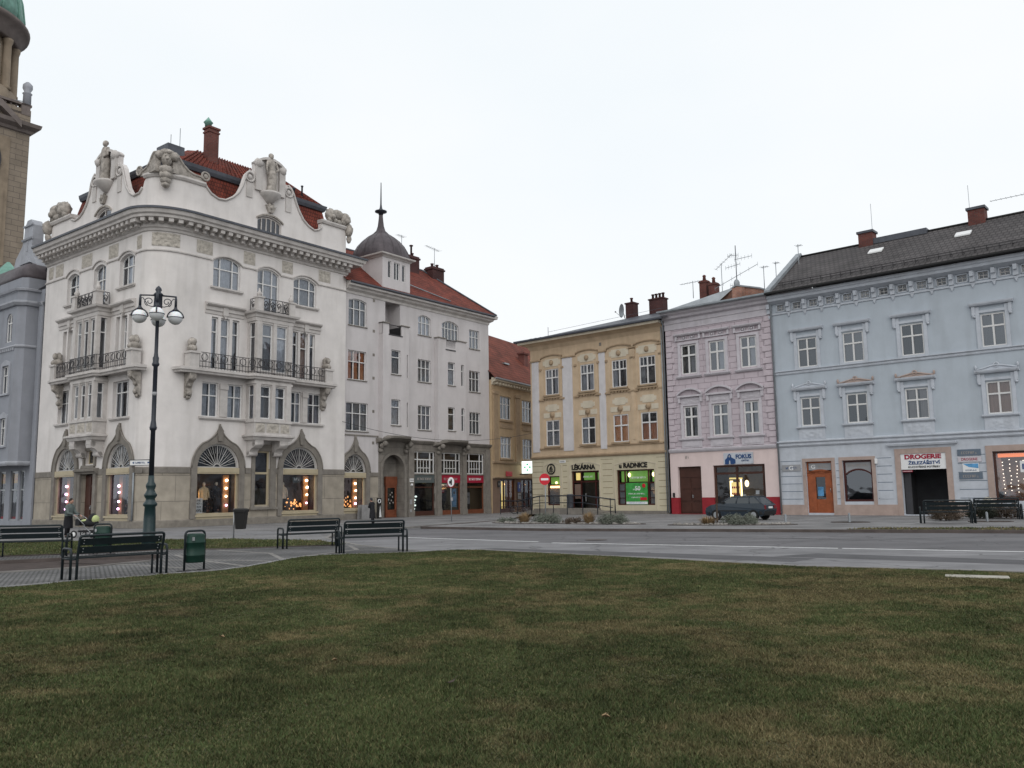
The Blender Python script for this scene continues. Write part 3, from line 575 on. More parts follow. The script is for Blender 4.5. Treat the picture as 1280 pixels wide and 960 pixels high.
# ---- bay windows (parts: body, windows, corbel, balcony)
def bay(fr, u0, u1, d, lights, lights2, side):
    mb = MB(fr)
    W = dict(depth=.16)
    wall(mb, u0, u1, 5.3, 8.56, [(a, b, 6.22, 8.2) for a, b in lights], o=d, **W); wall(mb, u0, u1, 8.86, 12.35, [(a, b, 9.1, 12.0) for a, b in lights2], o=d, **W)
    for uu, sgn in ((u0, -1), (u1, 1)):
        # side wall with a narrow light
        lo, hi = .22, d - .16
        for z0, z1, wa, wb in ((5.3, 8.56, 6.22, 8.2), (8.86, 12.35, 9.1, 12.0)):
            for q in ((0, lo, z0, z1), (hi, d, z0, z1), (lo, hi, z0, wa), (lo, hi, wb, z1)): mb.face([(uu, q[0], q[2]), (uu, q[1], q[2]), (uu, q[1], q[3]), (uu, q[0], q[3])])
            xi = uu - sgn * .12
            for oo in (lo, hi): mb.face([(uu, oo, wa), (xi, oo, wa), (xi, oo, wb), (uu, oo, wb)])
            mb.face([(uu, lo, wa), (uu, hi, wa), (xi, hi, wa), (xi, lo, wa)]); mb.face([(uu, lo, wb), (uu, hi, wb), (xi, hi, wb), (xi, lo, wb)])
    mb.plan([(u0, 0), (u1, 0), (u1, d), (u0, d)], 5.25, 5.3); mb.plan([(u0, 0), (u1, 0), (u1, d), (u0, d)], 12.3, 12.35)
    # pilaster strips and apron panels
    xs = [u0] + [x for l in lights for x in l] + [u1]
    for i in range(0, len(xs), 2): mb.box(xs[i] + .04, xs[i + 1] - .04, d, d + .06, 6.1, 8.3)
    xs = [u0] + [x for l in lights2 for x in l] + [u1]
    for i in range(0, len(xs), 2): mb.box(xs[i] + .04, xs[i + 1] - .04, d, d + .06, 9.0, 12.1)
    mb.sweep([(u0, 0), (u0, d), (u1, d), (u1, 0)], [(0, 6.0), (.07, 6.0), (.07, 6.12), (0, 6.12)]); mb.sweep([(u0, 0), (u0, d), (u1, d), (u1, 0)], [(0, 8.3), (.06, 8.3), (.06, 8.45), (0, 8.45)])
    B = mb.build('bay_window', 'plaster_trim', CB)
    ap = MB(fr)
    for i, (a, b) in enumerate(((u0 + .1, u0 + .75), ((u0 + u1) / 2 - .45, (u0 + u1) / 2 + .45), (u1 - .75, u1 - .1))): ap.relief(a, b, 5.4, 5.95, d + .005, .07, 14, 10, i)
    ap.build('apron_relief', 'relief_tan', B)
    co = MB(fr); co.sweep([(u0 - .02, 0), (u0 - .02, d), (u1 + .02, d), (u1 + .02, 0)], [(0, 4.95), (.03, 4.95), (.1, 5.1), (.2, 5.15), (.2, 5.25), (0, 5.3)])
    co.plan([(u0, 0), (u1, 0), (u1, d), (u0, d)], 4.95, 5.0)
    for a in (u0 + .1, u1 - .75):
        P = [(0, 4.0), (.22, 4.05), (.35, 4.3), (.5, 4.45), (.72, 4.5), (.85, 4.65), (.92, 4.95), (0, 4.95)]
        P = [(min(x, d), z) for x, z in P]; n = len(P)
        A_ = [co.pt(a, x, z) for x, z in P]; B_ = [co.pt(a + .6, x, z) for x, z in P]; co.f += [A_, B_[::-1]]; co.sm += [False] * 2
        for i in range(n): j = (i + 1) % n; co.f.append([A_[i], A_[j], B_[j], B_[i]]); co.sm.append(False)
        co.tube([(a + .0, d * .82, 4.72), (a + .6, d * .82, 4.72)], .16, 8); co.tube([(a + .0, .2, 4.15), (a + .6, .2, 4.15)], .15, 8)
    co.build('corbel', 'plaster_trim', B)
    for a, b in lights: window(CB, fr, a, b, 6.22, 8.2, o=d - .1, cols=(), tr=.68, curtain=[(0, .5)])
    for a, b in lights2: window(CB, fr, a, b, 9.1, 12.0, o=d - .1, cols=(), tr=.74, curtain=[(0, 1)])
    for z0, z1 in ((6.22, 8.2), (9.1, 12.0)):
        for uu, sg in ((u0, 1), (u1, -1)):
            g = MB(fr); x = uu + sg * .1; lo, hi = .22, d - .16
            g.box(x - .02, x + .02, lo, lo + .06, z0, z1); g.box(x - .02, x + .02, hi - .06, hi, z0, z1); g.box(x - .021, x + .021, lo, hi, z0 + (z1 - z0) * .7, z0 + (z1 - z0) * .7 + .06)
            f = g.build('window', 'paint_white', CB); g = MB(fr); g.face([(x, lo, z0), (x, hi, z0), (x, hi, z1), (x, lo, z1)]); g.build('pane', 'glass', f)
    bk = MB(fr); bk.box(u0 + .15, u1 - .15, -.3, -.25, 5.4, 12.3); bk.build('inner_wall', 'room_dark', B)
    # crown cornice = balcony slab
    cr = MB(fr); cr.sweep([(u0 - .02, 0), (u0 - .02, d), (u1 + .02, d), (u1 + .02, 0)], [(0, 12.12), (.04, 12.12), (.04, 12.32), (.1, 12.36), (.12, 12.52), (.3, 12.58), (.34, 12.7), (0, 12.74)])
    cr.plan([(u0, 0), (u1, 0), (u1, d), (u0, d)], 12.66, 12.73); cr.build('balcony_slab', 'plaster_trim', B)
    pd = MB(fr); e = .12
    for a in (u0 - .05, u1 - .35):
        pd.box(a, a + .4, d - .2, d + .2, 12.72, 13.55); pd.box(a - .05, a + .45, d - .25, d + .25, 13.5, 13.6)
        pd.lathe(a + .2, d, [(.05, 13.6), (.12, 13.66), (.17, 13.78), (.1, 13.9), (.06, 13.98), (.07, 14.06), (.01, 14.14)], 10)
    pd.build('balcony_pedestal', 'plaster_trim', B)
    ir = MB(fr)
    def panel(p, q):
        n = max(1, int(math.hypot(q[0] - p[0], q[1] - p[1]) / .42))
        for z in (12.82, 13.55): ir.tube([(p[0], p[1], z), (q[0], q[1], z)], .028, 4)
        for i in range(n + 1):
            t = i / n; x, y = p[0] + (q[0] - p[0]) * t, p[1] + (q[1] - p[1]) * t; ir.tube([(x, y, 12.74), (x, y, 13.55)], .02, 4)
            if i < n:
                x0, y0, x1, y1 = x, y, p[0] + (q[0] - p[0]) * (i + 1) / n, p[1] + (q[1] - p[1]) * (i + 1) / n
                for k in range(3):
                    ph = k * 2.1; pts = []
                    for m_ in range(12):
                        a = m_ / 11 * 2.2 * PI; rr = .16 * (1 - m_ / 14); s_1 = .5 + rr / .42 * math.cos(a + ph); pts.append((x0 + (x1 - x0) * s_1, y0 + (y1 - y0) * s_1, 13.18 + (.12 if k == 1 else -.1 if k == 2 else 0) + 1.5 * rr * math.sin(a + ph)))
                    ir.tube(pts, .02, 4)
    panel((u0 + .35, d + .05), (u1 - .35, d + .05)); panel((u0 + .1, .1), (u0 + .1, d - .2)); panel((u1 - .1, .1), (u1 - .1, d - .2))
    ir.build('railing', 'iron', B)
    return B
bay(RF, 6.12, 8.76, .9, [(6.52, 7.26), (7.58, 8.32)], [(6.55, 7.3), (7.6, 8.38)], -1)
bay(LF, 5.75, 8.6, .75, [(6.1, 6.75), (6.9, 7.55), (7.7, 8.3)], [(6.1, 6.75), (6.9, 7.55), (7.7, 8.3)], 1)
# ---- long balcony: slab, ring railing, sphinx pedestals, consoles
def long_balcony(fr, a, b, u0, u1, d0, d1, pr, pos):
    path = [(a, 0), (a + .1, d0 - .1), (a + .6, d0), (u0 - .35, d0), (u0 - .15, d1), (u1 + .15, d1), (u1 + .35, d0), (b - .6, d0), (b - .1, d0 - .1), (b, 0)]
    mb = MB(fr); mb.sweep(path, [(-.2, 8.56), (-.06, 8.58), (-.03, 8.68), (.06, 8.72), (.06, 8.86), (-.1, 8.9)], closed_prof=False, caps=False)
    mb.plan(path, 8.70, 8.88); B = mb.build('balcony_slab', 'plaster_trim', CB)
    rp = [(p0, q0 - .12) for p0, q0 in path[2:8]]; rp[0] = (pos[0] + .35, d0 - .12); rp[-1] = (pos[1] - .35, d0 - .12)
    ir = MB(fr)
    for z in (8.98, 9.26, 9.78): ir.sweep(rp, [(-.018, z), (.018, z), (.018, z + .035), (-.018, z + .035)], closed_prof=True)
    L_ = [0]
    for i in range(1, len(rp)): L_.append(L_[-1] + math.hypot(rp[i][0] - rp[i - 1][0], rp[i][1] - rp[i - 1][1]))
    def at(s):
        x = np.interp(s, L_, [q[0] for q in rp]); y = np.interp(s, L_, [q[1] for q in rp]); return x, y
    n = int(L_[-1] / .2)
    for i in range(n + 1):
        x, y = at(L_[-1] * i / n); ir.tube([(x, y, 8.9), (x, y, 9.8)], .014, 4)
    n2 = int(L_[-1] / .62)
    for i in range(n2):
        s0 = L_[-1] * (i + .5) / n2; x, y = at(s0); ir.torus((x, y + .01, 9.53), .2, .022, 14, 4)
    ir.build('railing', 'iron', B)
    for i, x in enumerate(pos):
        pd = MB(fr); pd.box(x - .28, x + .28, .1, d0 - .02, 8.88, 9.72); pd.box(x - .34, x + .34, .1, d0 + .05, 9.68, 9.8); P = pd.build('balcony_pedestal', 'plaster_trim', B)
        sp = MB(fr); sp.ball((x, d0 * .5, 10.0), .28, 12, 8, (.9, 1.2, .8), .1, i); sp.ball((x, d0 * .5 + .16, 10.34), .17, 10, 8, (1, 1, 1.25), .08, 2); sp.ball((x, d0 * .5 - .05, 10.3), .24, 10, 8, (1, .8, 1.25), .1, 4); sp.ball((x, d0 * .5 + .3, 9.92), .13, 8, 6)
        sp.build('sphinx_sculpture', 'sculpt', B)
        cs = MB(fr); P_ = [(0, 7.2), (.12, 7.25), (.2, 7.5), (.14, 7.75), (.3, 8.05), (.55, 8.25), (.6, 8.56), (0, 8.56)]
        A_ = [cs.pt(x - .2, q, z) for q, z in P_]; B_ = [cs.pt(x + .2, q, z) for q, z in P_]; cs.f += [A_, B_[::-1]]; cs.sm += [False] * 2
        for k in range(len(P_)): j = (k + 1) % len(P_); cs.f.append([A_[k], A_[j], B_[j], B_[k]]); cs.sm.append(False)
        for z, q, r in ((8.3, .5, .13), (7.45, .2, .12), (7.9, .24, .1), (7.22, .1, .1)): cs.ball((x, q, z), r, 9, 6, (1.5, 1, 1.2), .12, z)
        cs.build('console', 'sculpt', B)
long_balcony(RF, 1.35, 12.7, 6.12, 8.76, .72, 1.12, None, (2.25, 11.95))
long_balcony(LF, 2.3, 12.75, 5.75, 8.6, .66, .98, None, (2.95, 12.0))
# ---- frieze reliefs, string course, hoods over arched windows
mb = MB(); k = 0
for a, b in ((2.55, 3.6), (5.72, 6.55), (8.55, 9.4), (11.5, 12.5)): mb.relief(a, b, 15.72, 16.5, .012, .08, 20, 12, k); k += 1.3
mb.fr = LF
for a, b in ((.35, .95), (1.3, 2.3), (4.7, 6.0), (8.0, 9.1), (11.2, 11.7)): mb.relief(a, b, 15.65, 16.45, .012, .08, 20, 12, k); k += 1.3
mb.fr = RF
# the panel on the rounded corner
def on_arc(t): i = t * 10; j = min(int(i), 9); f_ = i - j; return (arc_pts[j][0] * (1 - f_) + arc_pts[j + 1][0] * f_, arc_pts[j][1] * (1 - f_) + arc_pts[j + 1][1] * f_)
for i in range(20):
    for j in range(10):
        pts = []
        for a, b in ((i, j), (i + 1, j), (i + 1, j + 1), (i, j + 1)):
            x, y = on_arc(.30 + .55 * a / 20); h = .02 + .07 * max(0, math.sin(a * 1.1 + math.sin(b * .9)) * math.sin(b * 1.2)); pts.append((x - h * .6, y + h * .8, 15.72 + .078 * b))
        mb.face(pts, True)
mb.build('frieze_relief', 'relief_tan', CB)
mb = MB(); sp = [(0, 15.42), (.07, 15.44), (.08, 15.5), (.02, 15.54), (0, 15.54)]
ends = [2.0, 3.5, 5.7, 6.6, 8.52, 9.32, 11.5, 13.9]
for a, b in ((3.5, 5.7), (6.6, 8.52), (9.32, 11.5)):
    A = arc(a, b, 15.46, .42, 12); mb.band(A, [(x, z - .07) for x, z in A], 0, .1)
for a, b in ((5.7, 6.6), (8.52, 9.32), (11.5, 13.9)): runR(mb, a, b, sp)
mb.sweep([(0, -1.4)] + arc_pts + [(3.5, 0)], sp)
mb.fr = LF
for a, b in ((2.8, 4.6), (6.15, 7.9), (9.2, 11.15)):
    A = arc(a, b, 15.42, .38, 12); mb.band(A, [(x, z - .07) for x, z in A], 0, .1)
for a, b in ((0, 2.8), (4.6, 6.15), (7.9, 9.2), (11.15, 11.75)): runL(mb, a, b, sp)
mb.build('string_course', 'plaster_trim', CB)
# ---- main cornice with modillions
mb = MB(); cpath = [(0, -13.1)] + arc_pts + [(13.9, 0), (13.9, -.5)]
mb.sweep(cpath, [(0, 16.55), (.08, 16.6), (.1, 16.72), (.2, 16.78), (.2, 17.18), (.78, 17.2), (.8, 17.34), (.92, 17.4), (.98, 17.6), (1.02, 17.66), (.9, 17.74), (-.3, 17.95)], sm=False)
CR = mb.build('cornice', 'plaster_trim', CB)
mb = MB(); mb.sweep(cpath, [(1.0, 17.6), (1.06, 17.61), (1.06, 17.73), (.5, 17.86)]); mb.build('cornice_flashing', 'zinc_dark', CR)
mb = MB()
def modil(u, fr): mb.fr = fr; mb.box(u - .13, u + .13, .2, .7, 16.98, 17.2); mb.box(u - .1, u + .1, .2, .45, 16.8, 16.98)
u = 2.25
while u < 13.8: modil(u, RF); u += .52
u = .3
while u < 11.9: modil(u, LF); u += .52
mb.fr = RF
for i in range(7):
    t = (i + .5) / 7; x, y = on_arc(t); x2, y2 = on_arc(min(1, t + .02)); x1, y1 = on_arc(t - .02); d = math.hypot(x2 - x1, y2 - y1); tx, ty = (x2 - x1) / d, (y2 - y1) / d; nx, ny = -ty, tx
    mb.plan([(x + tx * a + nx * b, y + ty * a + ny * b) for a, b in ((-.13, .2), (.13, .2), (.13, .7), (-.13, .7))], 16.98, 17.2)
mb.build('modillion', 'plaster_trim', CR)
# ---- curved gables
g = MB(); pR = [(3.0, 17.7), (3.0, 19.95), (3.15, 19.75), (3.4, 19.5), (3.9, 19.3), (4.4, 19.35), (4.9, 19.68), (5.3, 20.1), (5.55, 20.6), (5.7, 21.1), (5.82, 21.45), (6.05, 21.72), (6.42, 21.8), (6.42, 22.45), (6.6, 22.62), (7.0, 22.74), (7.6, 22.8), (8.2, 22.7), (8.5, 22.5), (8.62, 22.35), (8.62, 21.62), (8.95, 21.58), (9.2, 21.4), (9.4, 21.1), (9.6, 20.6), (9.85, 20.1), (10.2, 19.6), (10.6, 19.3), (11.1, 19.1), (11.45, 19.2), (11.75, 19.45), (11.75, 19.75), (13.9, 19.85), (13.9, 17.7), (8.5, 17.7), (8.5, 18.86)] + [(x, z) for x, z in arc(6.7, 8.5, 18.86, .25, 8)][::-1][1:] + [(6.7, 17.7)]
g.prism(pR, -.42, -.08)
pL = [(.15, 17.7), (.15, 19.2), (.6, 19.45), (2.9, 19.5), (2.9, 19.2), (3.4, 19.02), (3.9, 19.1), (4.4, 19.35), (4.85, 19.8), (5.15, 20.4), (5.3, 21.0), (5.5, 21.3), (5.75, 21.5), (6.1, 21.55), (6.1, 22.1), (6.4, 22.4), (7.2, 22.5), (8.1, 22.4), (8.4, 22.1), (8.4, 21.5), (8.8, 21.4), (9.05, 21.1), (9.3, 20.4), (9.6, 19.75), (10.0, 19.3), (10.5, 19.02), (11.1, 19.05), (11.4, 19.3), (11.55, 19.65), (11.75, 19.8), (11.75, 17.7), (7.85, 17.7), (7.85, 18.74)] + arc(6.1, 7.85, 18.74, .3, 8)[::-1][1:] + [(6.1, 17.7)]
g.fr = LF; g.prism(pL, -.42, -.08); g.fr = RF
g.sweep([(0 + .0, -1.36)] + arc_pts + [(3.0, 0)], [(-.42, 17.7), (-.08, 17.7), (-.08, 19.85), (-.42, 19.85)], closed_prof=True)
G_ = g.build('gable_parapet', 'plaster_white', CB)
cp = MB()   # copings along the curved edges
def coping(L_, fr): cp.fr = fr; cp.band([(x, z + .09) for x, z in L_], L_, -.48, .0)
cp.tube([(x, -.04, z) for x, z in pR[1:12]], .07, 5); cp.tube([(x, -.04, z) for x, z in pR[21:31]], .07, 5); cp.sweep([(11.7, 0), (13.95, 0)], [(-.46, 19.8), (.03, 19.78), (.1, 19.92), (.08, 20.02), (-.46, 20.05)])
cp.fr = LF; cp.tube([(x, -.04, z) for x, z in pL[4:13]], .07, 5); cp.tube([(x, -.04, z) for x, z in pL[20:28]], .07, 5); cp.sweep([(.05, 0), (2.95, 0)], [(-.46, 19.35), (.03, 19.33), (.1, 19.47), (.08, 19.57), (-.46, 19.6)]); cp.fr = RF
cp.sweep([(0, -1.5)] + arc_pts + [(3.0, 0)], [(-.44, 19.8), (.0, 19.78), (.09, 19.9), (.07, 20.02), (-.44, 20.06)])
cp.build('coping', 'plaster_trim', G_)
# attic windows in the gables, with ornament above
for fr, a, b, zt, rr in ((RF, 6.7, 8.5, 18.82, .25), (LF, 6.1, 7.85, 18.7, .3)):
    window(CB, fr, a, b, 17.72, zt, o=-.2, rise=rr, cols=(.2, .4, .6, .8) if fr is RF else (.5,), tr=None, fm='plaster_trim', gm='glass_dark')
    mb = MB(fr); A = arc(a - .1, b + .1, zt, rr + .1, 10); mb.band([(x, z + .1) for x, z in A], A, -.08, .03); c = (a + b) / 2
    z = zt + rr + .75
    mb.prism([(c - .14, z - .45), (c + .14, z - .45), (c + .38, z), (c + .2, z - .08), (c + .17, z + .17), (c, z + .02), (c - .17, z + .17), (c - .2, z - .08), (c - .38, z)], -.08, .1); mb.ball((c, .08, z - .12), .14, 8, 6, (1, .8, 1.1), .1)
    mb.build('crest_ornament', 'sculpt', G_)
    # roundels and statue niche
    mb = MB(fr)
    for x, zz in (((6.05, 21.3), (9.0, 21.1)) if fr is RF else ((5.75, 21.0), (8.75, 20.95))):
        mb.torus((x, -.02, zz), .3, .07, 16, 6); mb.ball((x, -.05, zz), .17, 10, 6, (1, .6, 1))
        mb.box(x - .22, x + .22, -.08, -.02, zz - 1.3, zz - .35)
    mb.build('roundel', 'plaster_trim', G_)
    mb = MB(fr); w0, w1 = (6.42, 8.62) if fr is RF else (6.1, 8.4); zt_ = 22.4 if fr is RF else 22.1
    mb.box(w0, w0 + .45, -.08, .1, 20.6, zt_); mb.box(w1 - .45, w1, -.08, .1, 20.6, zt_); A = arc(w0, w1, zt_ - .1, .45, 10); mb.band([(x, z + .16) for x, z in A], A, -.46, .18)
    mb.lathe((w0 + w1) / 2, -.08, [(.15, 19.95), (.55, 20.3), (.75, 20.5), (.75, 20.62), (.1, 20.62)], 14, ang0=-PI, ang1=PI)
    for x in (w0 + .2, w1 - .2): mb.ball((x, 0, zt_ - .05), .3, 10, 7, (1, .9, 1), .15, x)
    mb.build('statue_niche', 'plaster_trim', G_)
    # draped figure
    st = MB(fr); cx_ = (w0 + w1) / 2; zb = 20.62; H_ = 2.55
    prof = [(0, .36, .26), (.1, .34, .25), (.25, .30, .22), (.4, .33, .24), (.52, .31, .22), (.6, .24, .18), (.7, .29, .19), (.78, .33, .17), (.83, .22, .14), (.855, .09, .09)]
    rings = []
    for t, rx, ry in prof:
        sway = .07 * math.sin(t * 5); rings.append([st.pt(cx_ + sway + rx * math.cos(a) * (1 + .08 * math.sin(7 * a + t * 9)), .12 + ry * math.sin(a) * (1 + .1 * math.sin(7 * a + t * 9)), zb + H_ * t) for a in [2 * PI * i / 18 for i in range(18)]])
    for i in range(len(rings) - 1):
        for j in range(18): st.f.append([rings[i][j], rings[i][(j + 1) % 18], rings[i + 1][(j + 1) % 18], rings[i + 1][j]]); st.sm.append(True)
    hz_ = zb + H_ * .93; st.ball((cx_ - .05, .14, hz_), .155, 12, 9, (.9, 1, 1.2)); st.ball((cx_ - .05, .1, hz_ + .07), .17, 10, 8, (1, 1, .9), .06)
    st.tube([(cx_ + .3, .12, zb + H_ * .8), (cx_ + .45, .2, zb + H_ * .62), (cx_ + .2, .32, zb + H_ * .55)], [.09, .075, .055], 7); st.tube([(cx_ - .3, .12, zb + H_ * .8), (cx_ - .42, .2, zb + H_ * .6), (cx_ - .38, .26, zb + H_ * .42)], [.09, .075, .055], 7)
    st.build('statue', 'sculpt', G_)
# roaring-head scroll ornaments at the parapet ends and the mask on the corner
def ornament(fr, c, o, z, w_, h, ph, name='scroll_sculpture'):
    mb = MB(fr)
    mb.ball((c - w_ * .33, o, z + h * .45), h * .36, 12, 9, (1, .8, 1.1), .13, ph); mb.ball((c + w_ * .30, o, z + h * .42), h * .38, 12, 9, (1, .8, 1.05), .13, ph + 1); mb.ball((c, o - .1, z + h * .62), h * .36, 12, 9, (1.2, .8, .85), .12, ph + 2)
    mb.ball((c + w_ * .30, o + .25, z + h * .3), h * .17, 8, 6); mb.ball((c - w_ * .33, o + .25, z + h * .32), h * .17, 8, 6)
    for k in range(5): mb.ball((c + w_ * (-.4 + .2 * k), o + .1, z + h * (.12 + .05 * (k % 2))), h * .16, 8, 6, (1.3, .8, 1), .1, k)
    mb.build(name, 'sculpt', G_)
ornament(RF, 13.2, -.1, 20.0, 2.0, 1.15, 0); ornament(LF, 1.2, -.1, 19.55, 2.0, 1.3, 2)
mb = MB(RF); mb.ball((14.05, .05, 19.75), .3, 10, 8, (.9, 1, 1.5), .15, 1); mb.ball((14.1, .0, 19.2), .2, 10, 8, (.8, 1, 1.6), .15, 2)
mb.fr = LF; mb.ball((.0, .1, 19.2), .32, 10, 8, (.9, 1, 1.5), .15, 1); mb.ball((-.02, .05, 18.6), .2, 10, 8, (.8, 1, 1.6), .15, 2); mb.build('scroll_sculpture', 'sculpt', G_)
mb = MB(); mxx, myy = on_arc(.55); mxx -= .12; myy += .16
mb.ball((mxx, myy, 20.75), .36, 14, 10, (.85, .85, 1.15), .05); mb.ball((mxx - .1, myy + .25, 20.72), .1, 8, 6)
for s_3 in (-1, 1):
    mb.ball((mxx + s_3 * .32, myy - s_3 * -.2, 20.95), .3, 10, 8, (1, 1, .9), .14, s_3); mb.ball((mxx - .12 + s_3 * .1, myy + .26, 20.86), .05, 6, 5)
mb.ball((mxx + .05, myy - .1, 21.15), .36, 12, 8, (1.2, 1.2, .6), .12)
for zz, r in ((20.1, .42), (19.8, .38), (19.5, .31), (19.25, .24)): mb.ball((mxx, myy - .02, zz), r, 12, 8, (1, .9, .7), .12, zz)
# scroll wings sweeping down each side
def wing(mb, fr, P):
    old = mb.fr; mb.fr = fr; mb.prism(P, -.34, .0); mb.tube([(x, -.02, z) for x, z in P[1:-1]], .085, 6); mb.fr = old
wing(mb, RF, [(.9, 20.02), (.9, 21.1), (1.1, 21.12), (1.3, 20.95), (1.55, 20.65), (1.85, 20.42), (2.2, 20.3), (2.6, 20.28), (2.9, 20.3), (2.9, 20.02)])
wing(mb, LF, [(12.75, 19.98), (12.75, 21.05), (12.6, 21.08), (12.4, 20.9), (12.2, 20.6), (11.9, 20.35), (11.5, 20.25), (11.2, 20.24), (11.2, 19.98)])
for c_3, fr in (((2.95, .04, 20.38), RF), ((11.15, .04, 20.32), LF)): mb.fr = fr; mb.torus(c_3, .24, .07, 16, 6); mb.ball(c_3, .15, 10, 6, (1, .6, 1))
mb.fr = RF
mb.build('mask_sculpture', 'sculpt', G_)
# ---- mansard roof, upper roof, chimneys
def rect_ring(x0, y0, x1, y1): return [(x0, y0), (x1, y0), (x1, y1), (x0, y1)]
def loft(mb, A, za, B, zb):
    n = len(A)
    for i in range(n): j = (i + 1) % n; mb.face([(A[i][0], A[i][1], za), (A[j][0], A[j][1], za), (B[j][0], B[j][1], zb), (B[i][0], B[i][1], zb)])
base = [(.7, -12.6), (.7, -1.6), (1.6, -.6), (13.4, -.6), (13.4, -8.5)]
midr = [(1.5, -12.0), (1.5, -2.1), (2.2, -1.45), (12.9, -1.45), (12.9, -8.0)]
top = [(4.5, -9.8), (4.5, -4.6), (5.0, -4.2), (11.5, -4.2), (11.5, -5.6)]
mb = MB(); n = len(base)
fl = [1, 2, 3]
for i in (2,): mb.face([(*base[i], 17.8), (*base[i + 1], 17.8), (*midr[i + 1], 21.15), (*midr[i], 21.15)])
for i in (2,): mb.face([(*midr[i], 21.5), (*midr[i + 1], 21.5), (*top[i + 1], 23.75), (*top[i], 23.75)])
for i in (1, 3): mb.face([(*base[i], 17.8), (*base[i + 1], 17.8), (*midr[i + 1], 21.15), (*midr[i], 21.15)]); mb.face([(*midr[i], 21.5), (*midr[i + 1], 21.5), (*top[i + 1], 23.75), (*top[i], 23.75)])
RO = mb.build('roof', 'tile_red', CB)
mb = MB()
for i in (0, 4):
    j = (i + 1) % n; mb.face([(*base[i], 17.8), (*base[j], 17.8), (*midr[j], 21.15), (*midr[i], 21.15)]); mb.face([(*midr[i], 21.5), (*midr[j], 21.5), (*top[j], 23.75), (*top[i], 23.75)])
mb.face([(*p, 23.75) for p in top]); mb.build('roof_slope', 'tile_red_side', RO)
mb = MB(); mb.sweep(midr + [midr[0]], [(-.05, 21.1), (.12, 21.12), (.22, 21.3), (.26, 21.5), (.1, 21.55), (-.1, 21.52)], closed_prof=True, caps=False); mb.build('roof_fascia', 'zinc_dark', RO)
mb = MB()
# rolls of the upper roof tiles (shallow slope seen edge-on)
for i in range(34):
    t = i / 33; a = (2.2 + 10.7 * t, -1.4); b = (5.0 + 6.5 * t, -4.2); mb.tube([(a[0], a[1], 21.54), (b[0], b[1], 23.78)], .05, 5)
mb.build('ridge_tiles', 'tile_red', RO)
mb = MB(); mb.box(4.95, 5.65, -3.5, -2.9, 21.6, 24.95); mb.box(4.9, 5.7, -3.55, -2.85, 24.7, 24.8); mb.box(4.88, 5.72, -3.57, -2.83, 24.95, 25.08)
mb.build('chimney', 'brick_red', RO)
mb = MB(); mb.lathe(5.05, -3.2, [(.2, 25.1), (.22, 25.3), (.3, 25.38), (.2, 25.5), (.05, 25.7), (.02, 25.75)], 12); mb.build('chimney_pot', 'copper_green', RO)
mb = MB(); mb.box(2.2, 3.3, -4.2, -2.9, 22.0, 23.05); mb.build('chimney_block', 'zinc_dark', RO)
for u, z0, z1, r in ((11.6, 21.5, 22.7, .06), (10.9, 21.7, 22.35, .09)):
    mb = MB(); mb.lathe(u, -2.0, [(r, z0), (r, z1), (r * 1.5, z1), (r * 1.5, z1 + .08), (.01, z1 + .1)], 8); mb.build('vent_pipe', 'zinc_dark', RO)
for u in (2.6, 3.2):
    mb = MB(); mb.tube([(u, -3.3, 23), (u, -3.3, 24.4 if u > 3 else 23.8)], .02, 4); mb.build('lightning_rod', 'zinc', RO)
# downpipes
mb = MB(LF); mb.tube([(11.95, .06, 0.4), (11.95, .06, 3.0)], .05, 6); mb.build('downpipe', 'zinc', CB)

# ---- things in the shop windows (each its own)
def W(root, fr, u, o, z):        # facade point -> world
    x, y, z_ = fr(u, o, z); a = root.rotation_euler.z; return Vector((root.location.x + x * math.cos(a) - y * math.sin(a), root.location.y + x * math.sin(a) + y * math.cos(a), z_ + root.location.z))
def jacket(root, fr, u, z, label, m, rz=0, grp=None, stand=True):
    p = W(root, fr, u, -.7, z); t = thing('mannequin', label, 'mannequin', p, root.rotation_euler.z + (-PI / 2 if fr is LF else 0) + rz, grp)
    mb = MB(RF); st = [(0, .26, .13), (.15, .25, .13), (.35, .22, .12), (.55, .25, .13), (.68, .22, .11), (.74, .09, .07), (.84, .055, .055)]
    rings = [[mb.pt(a_ * math.cos(q), b_ * math.sin(q), .75 + zz) for q in [2 * PI * i / 12 for i in range(12)]] for zz, a_, b_ in st]
    for i in range(len(rings) - 1):
        for j in range(12): mb.f.append([rings[i][j], rings[i][(j + 1) % 12], rings[i + 1][(j + 1) % 12], rings[i + 1][j]]); mb.sm.append(True)
    for s in (-1, 1): mb.tube([(s * .2, 0, 1.4), (s * .29, 0, 1.2), (s * .31, .05, .85)], [.075, .065, .05], 7)
    mb.build('jacket', m, t)
    mb = MB(RF); mb.box(-.17, .17, -.08, .08, .05, .78); mb.build('trousers', 'coat_black', t)
    mb = MB(RF); mb.lathe(0, 0, [(.16, 0), (.16, .03), (.02, .04), (.02, .1)], 12); mb.build('stand', 'steel', t)
    mb = MB(RF); mb.ball((0, 0, 1.66), .095, 10, 8, (.85, 1, 1.2)); mb.build('head', 'cloth_white', t)
    return t
jacket(CB, RF, 3.95, .72, 'headless cream jacket on a stand in the white house shop window nearest the corner', 'cloth_cream')
jacket(CB, RF, 4.75, .72, 'dark suit on a stand behind a cream jacket in the window nearest the corner', 'coat_black')
jacket(CB, RF, 9.5, .72, 'yellow lit shirt on a stand in the second arched shop window', 'cloth_white')
jacket(CB, LF, 4.3, .72, 'orange dress on a stand behind the glass next to the house door', 'cloth_orange')
jacket(CB, LF, 10.4, .72, 'dark outfit on a stand in the shop window by the lamp post', 'coat_black')
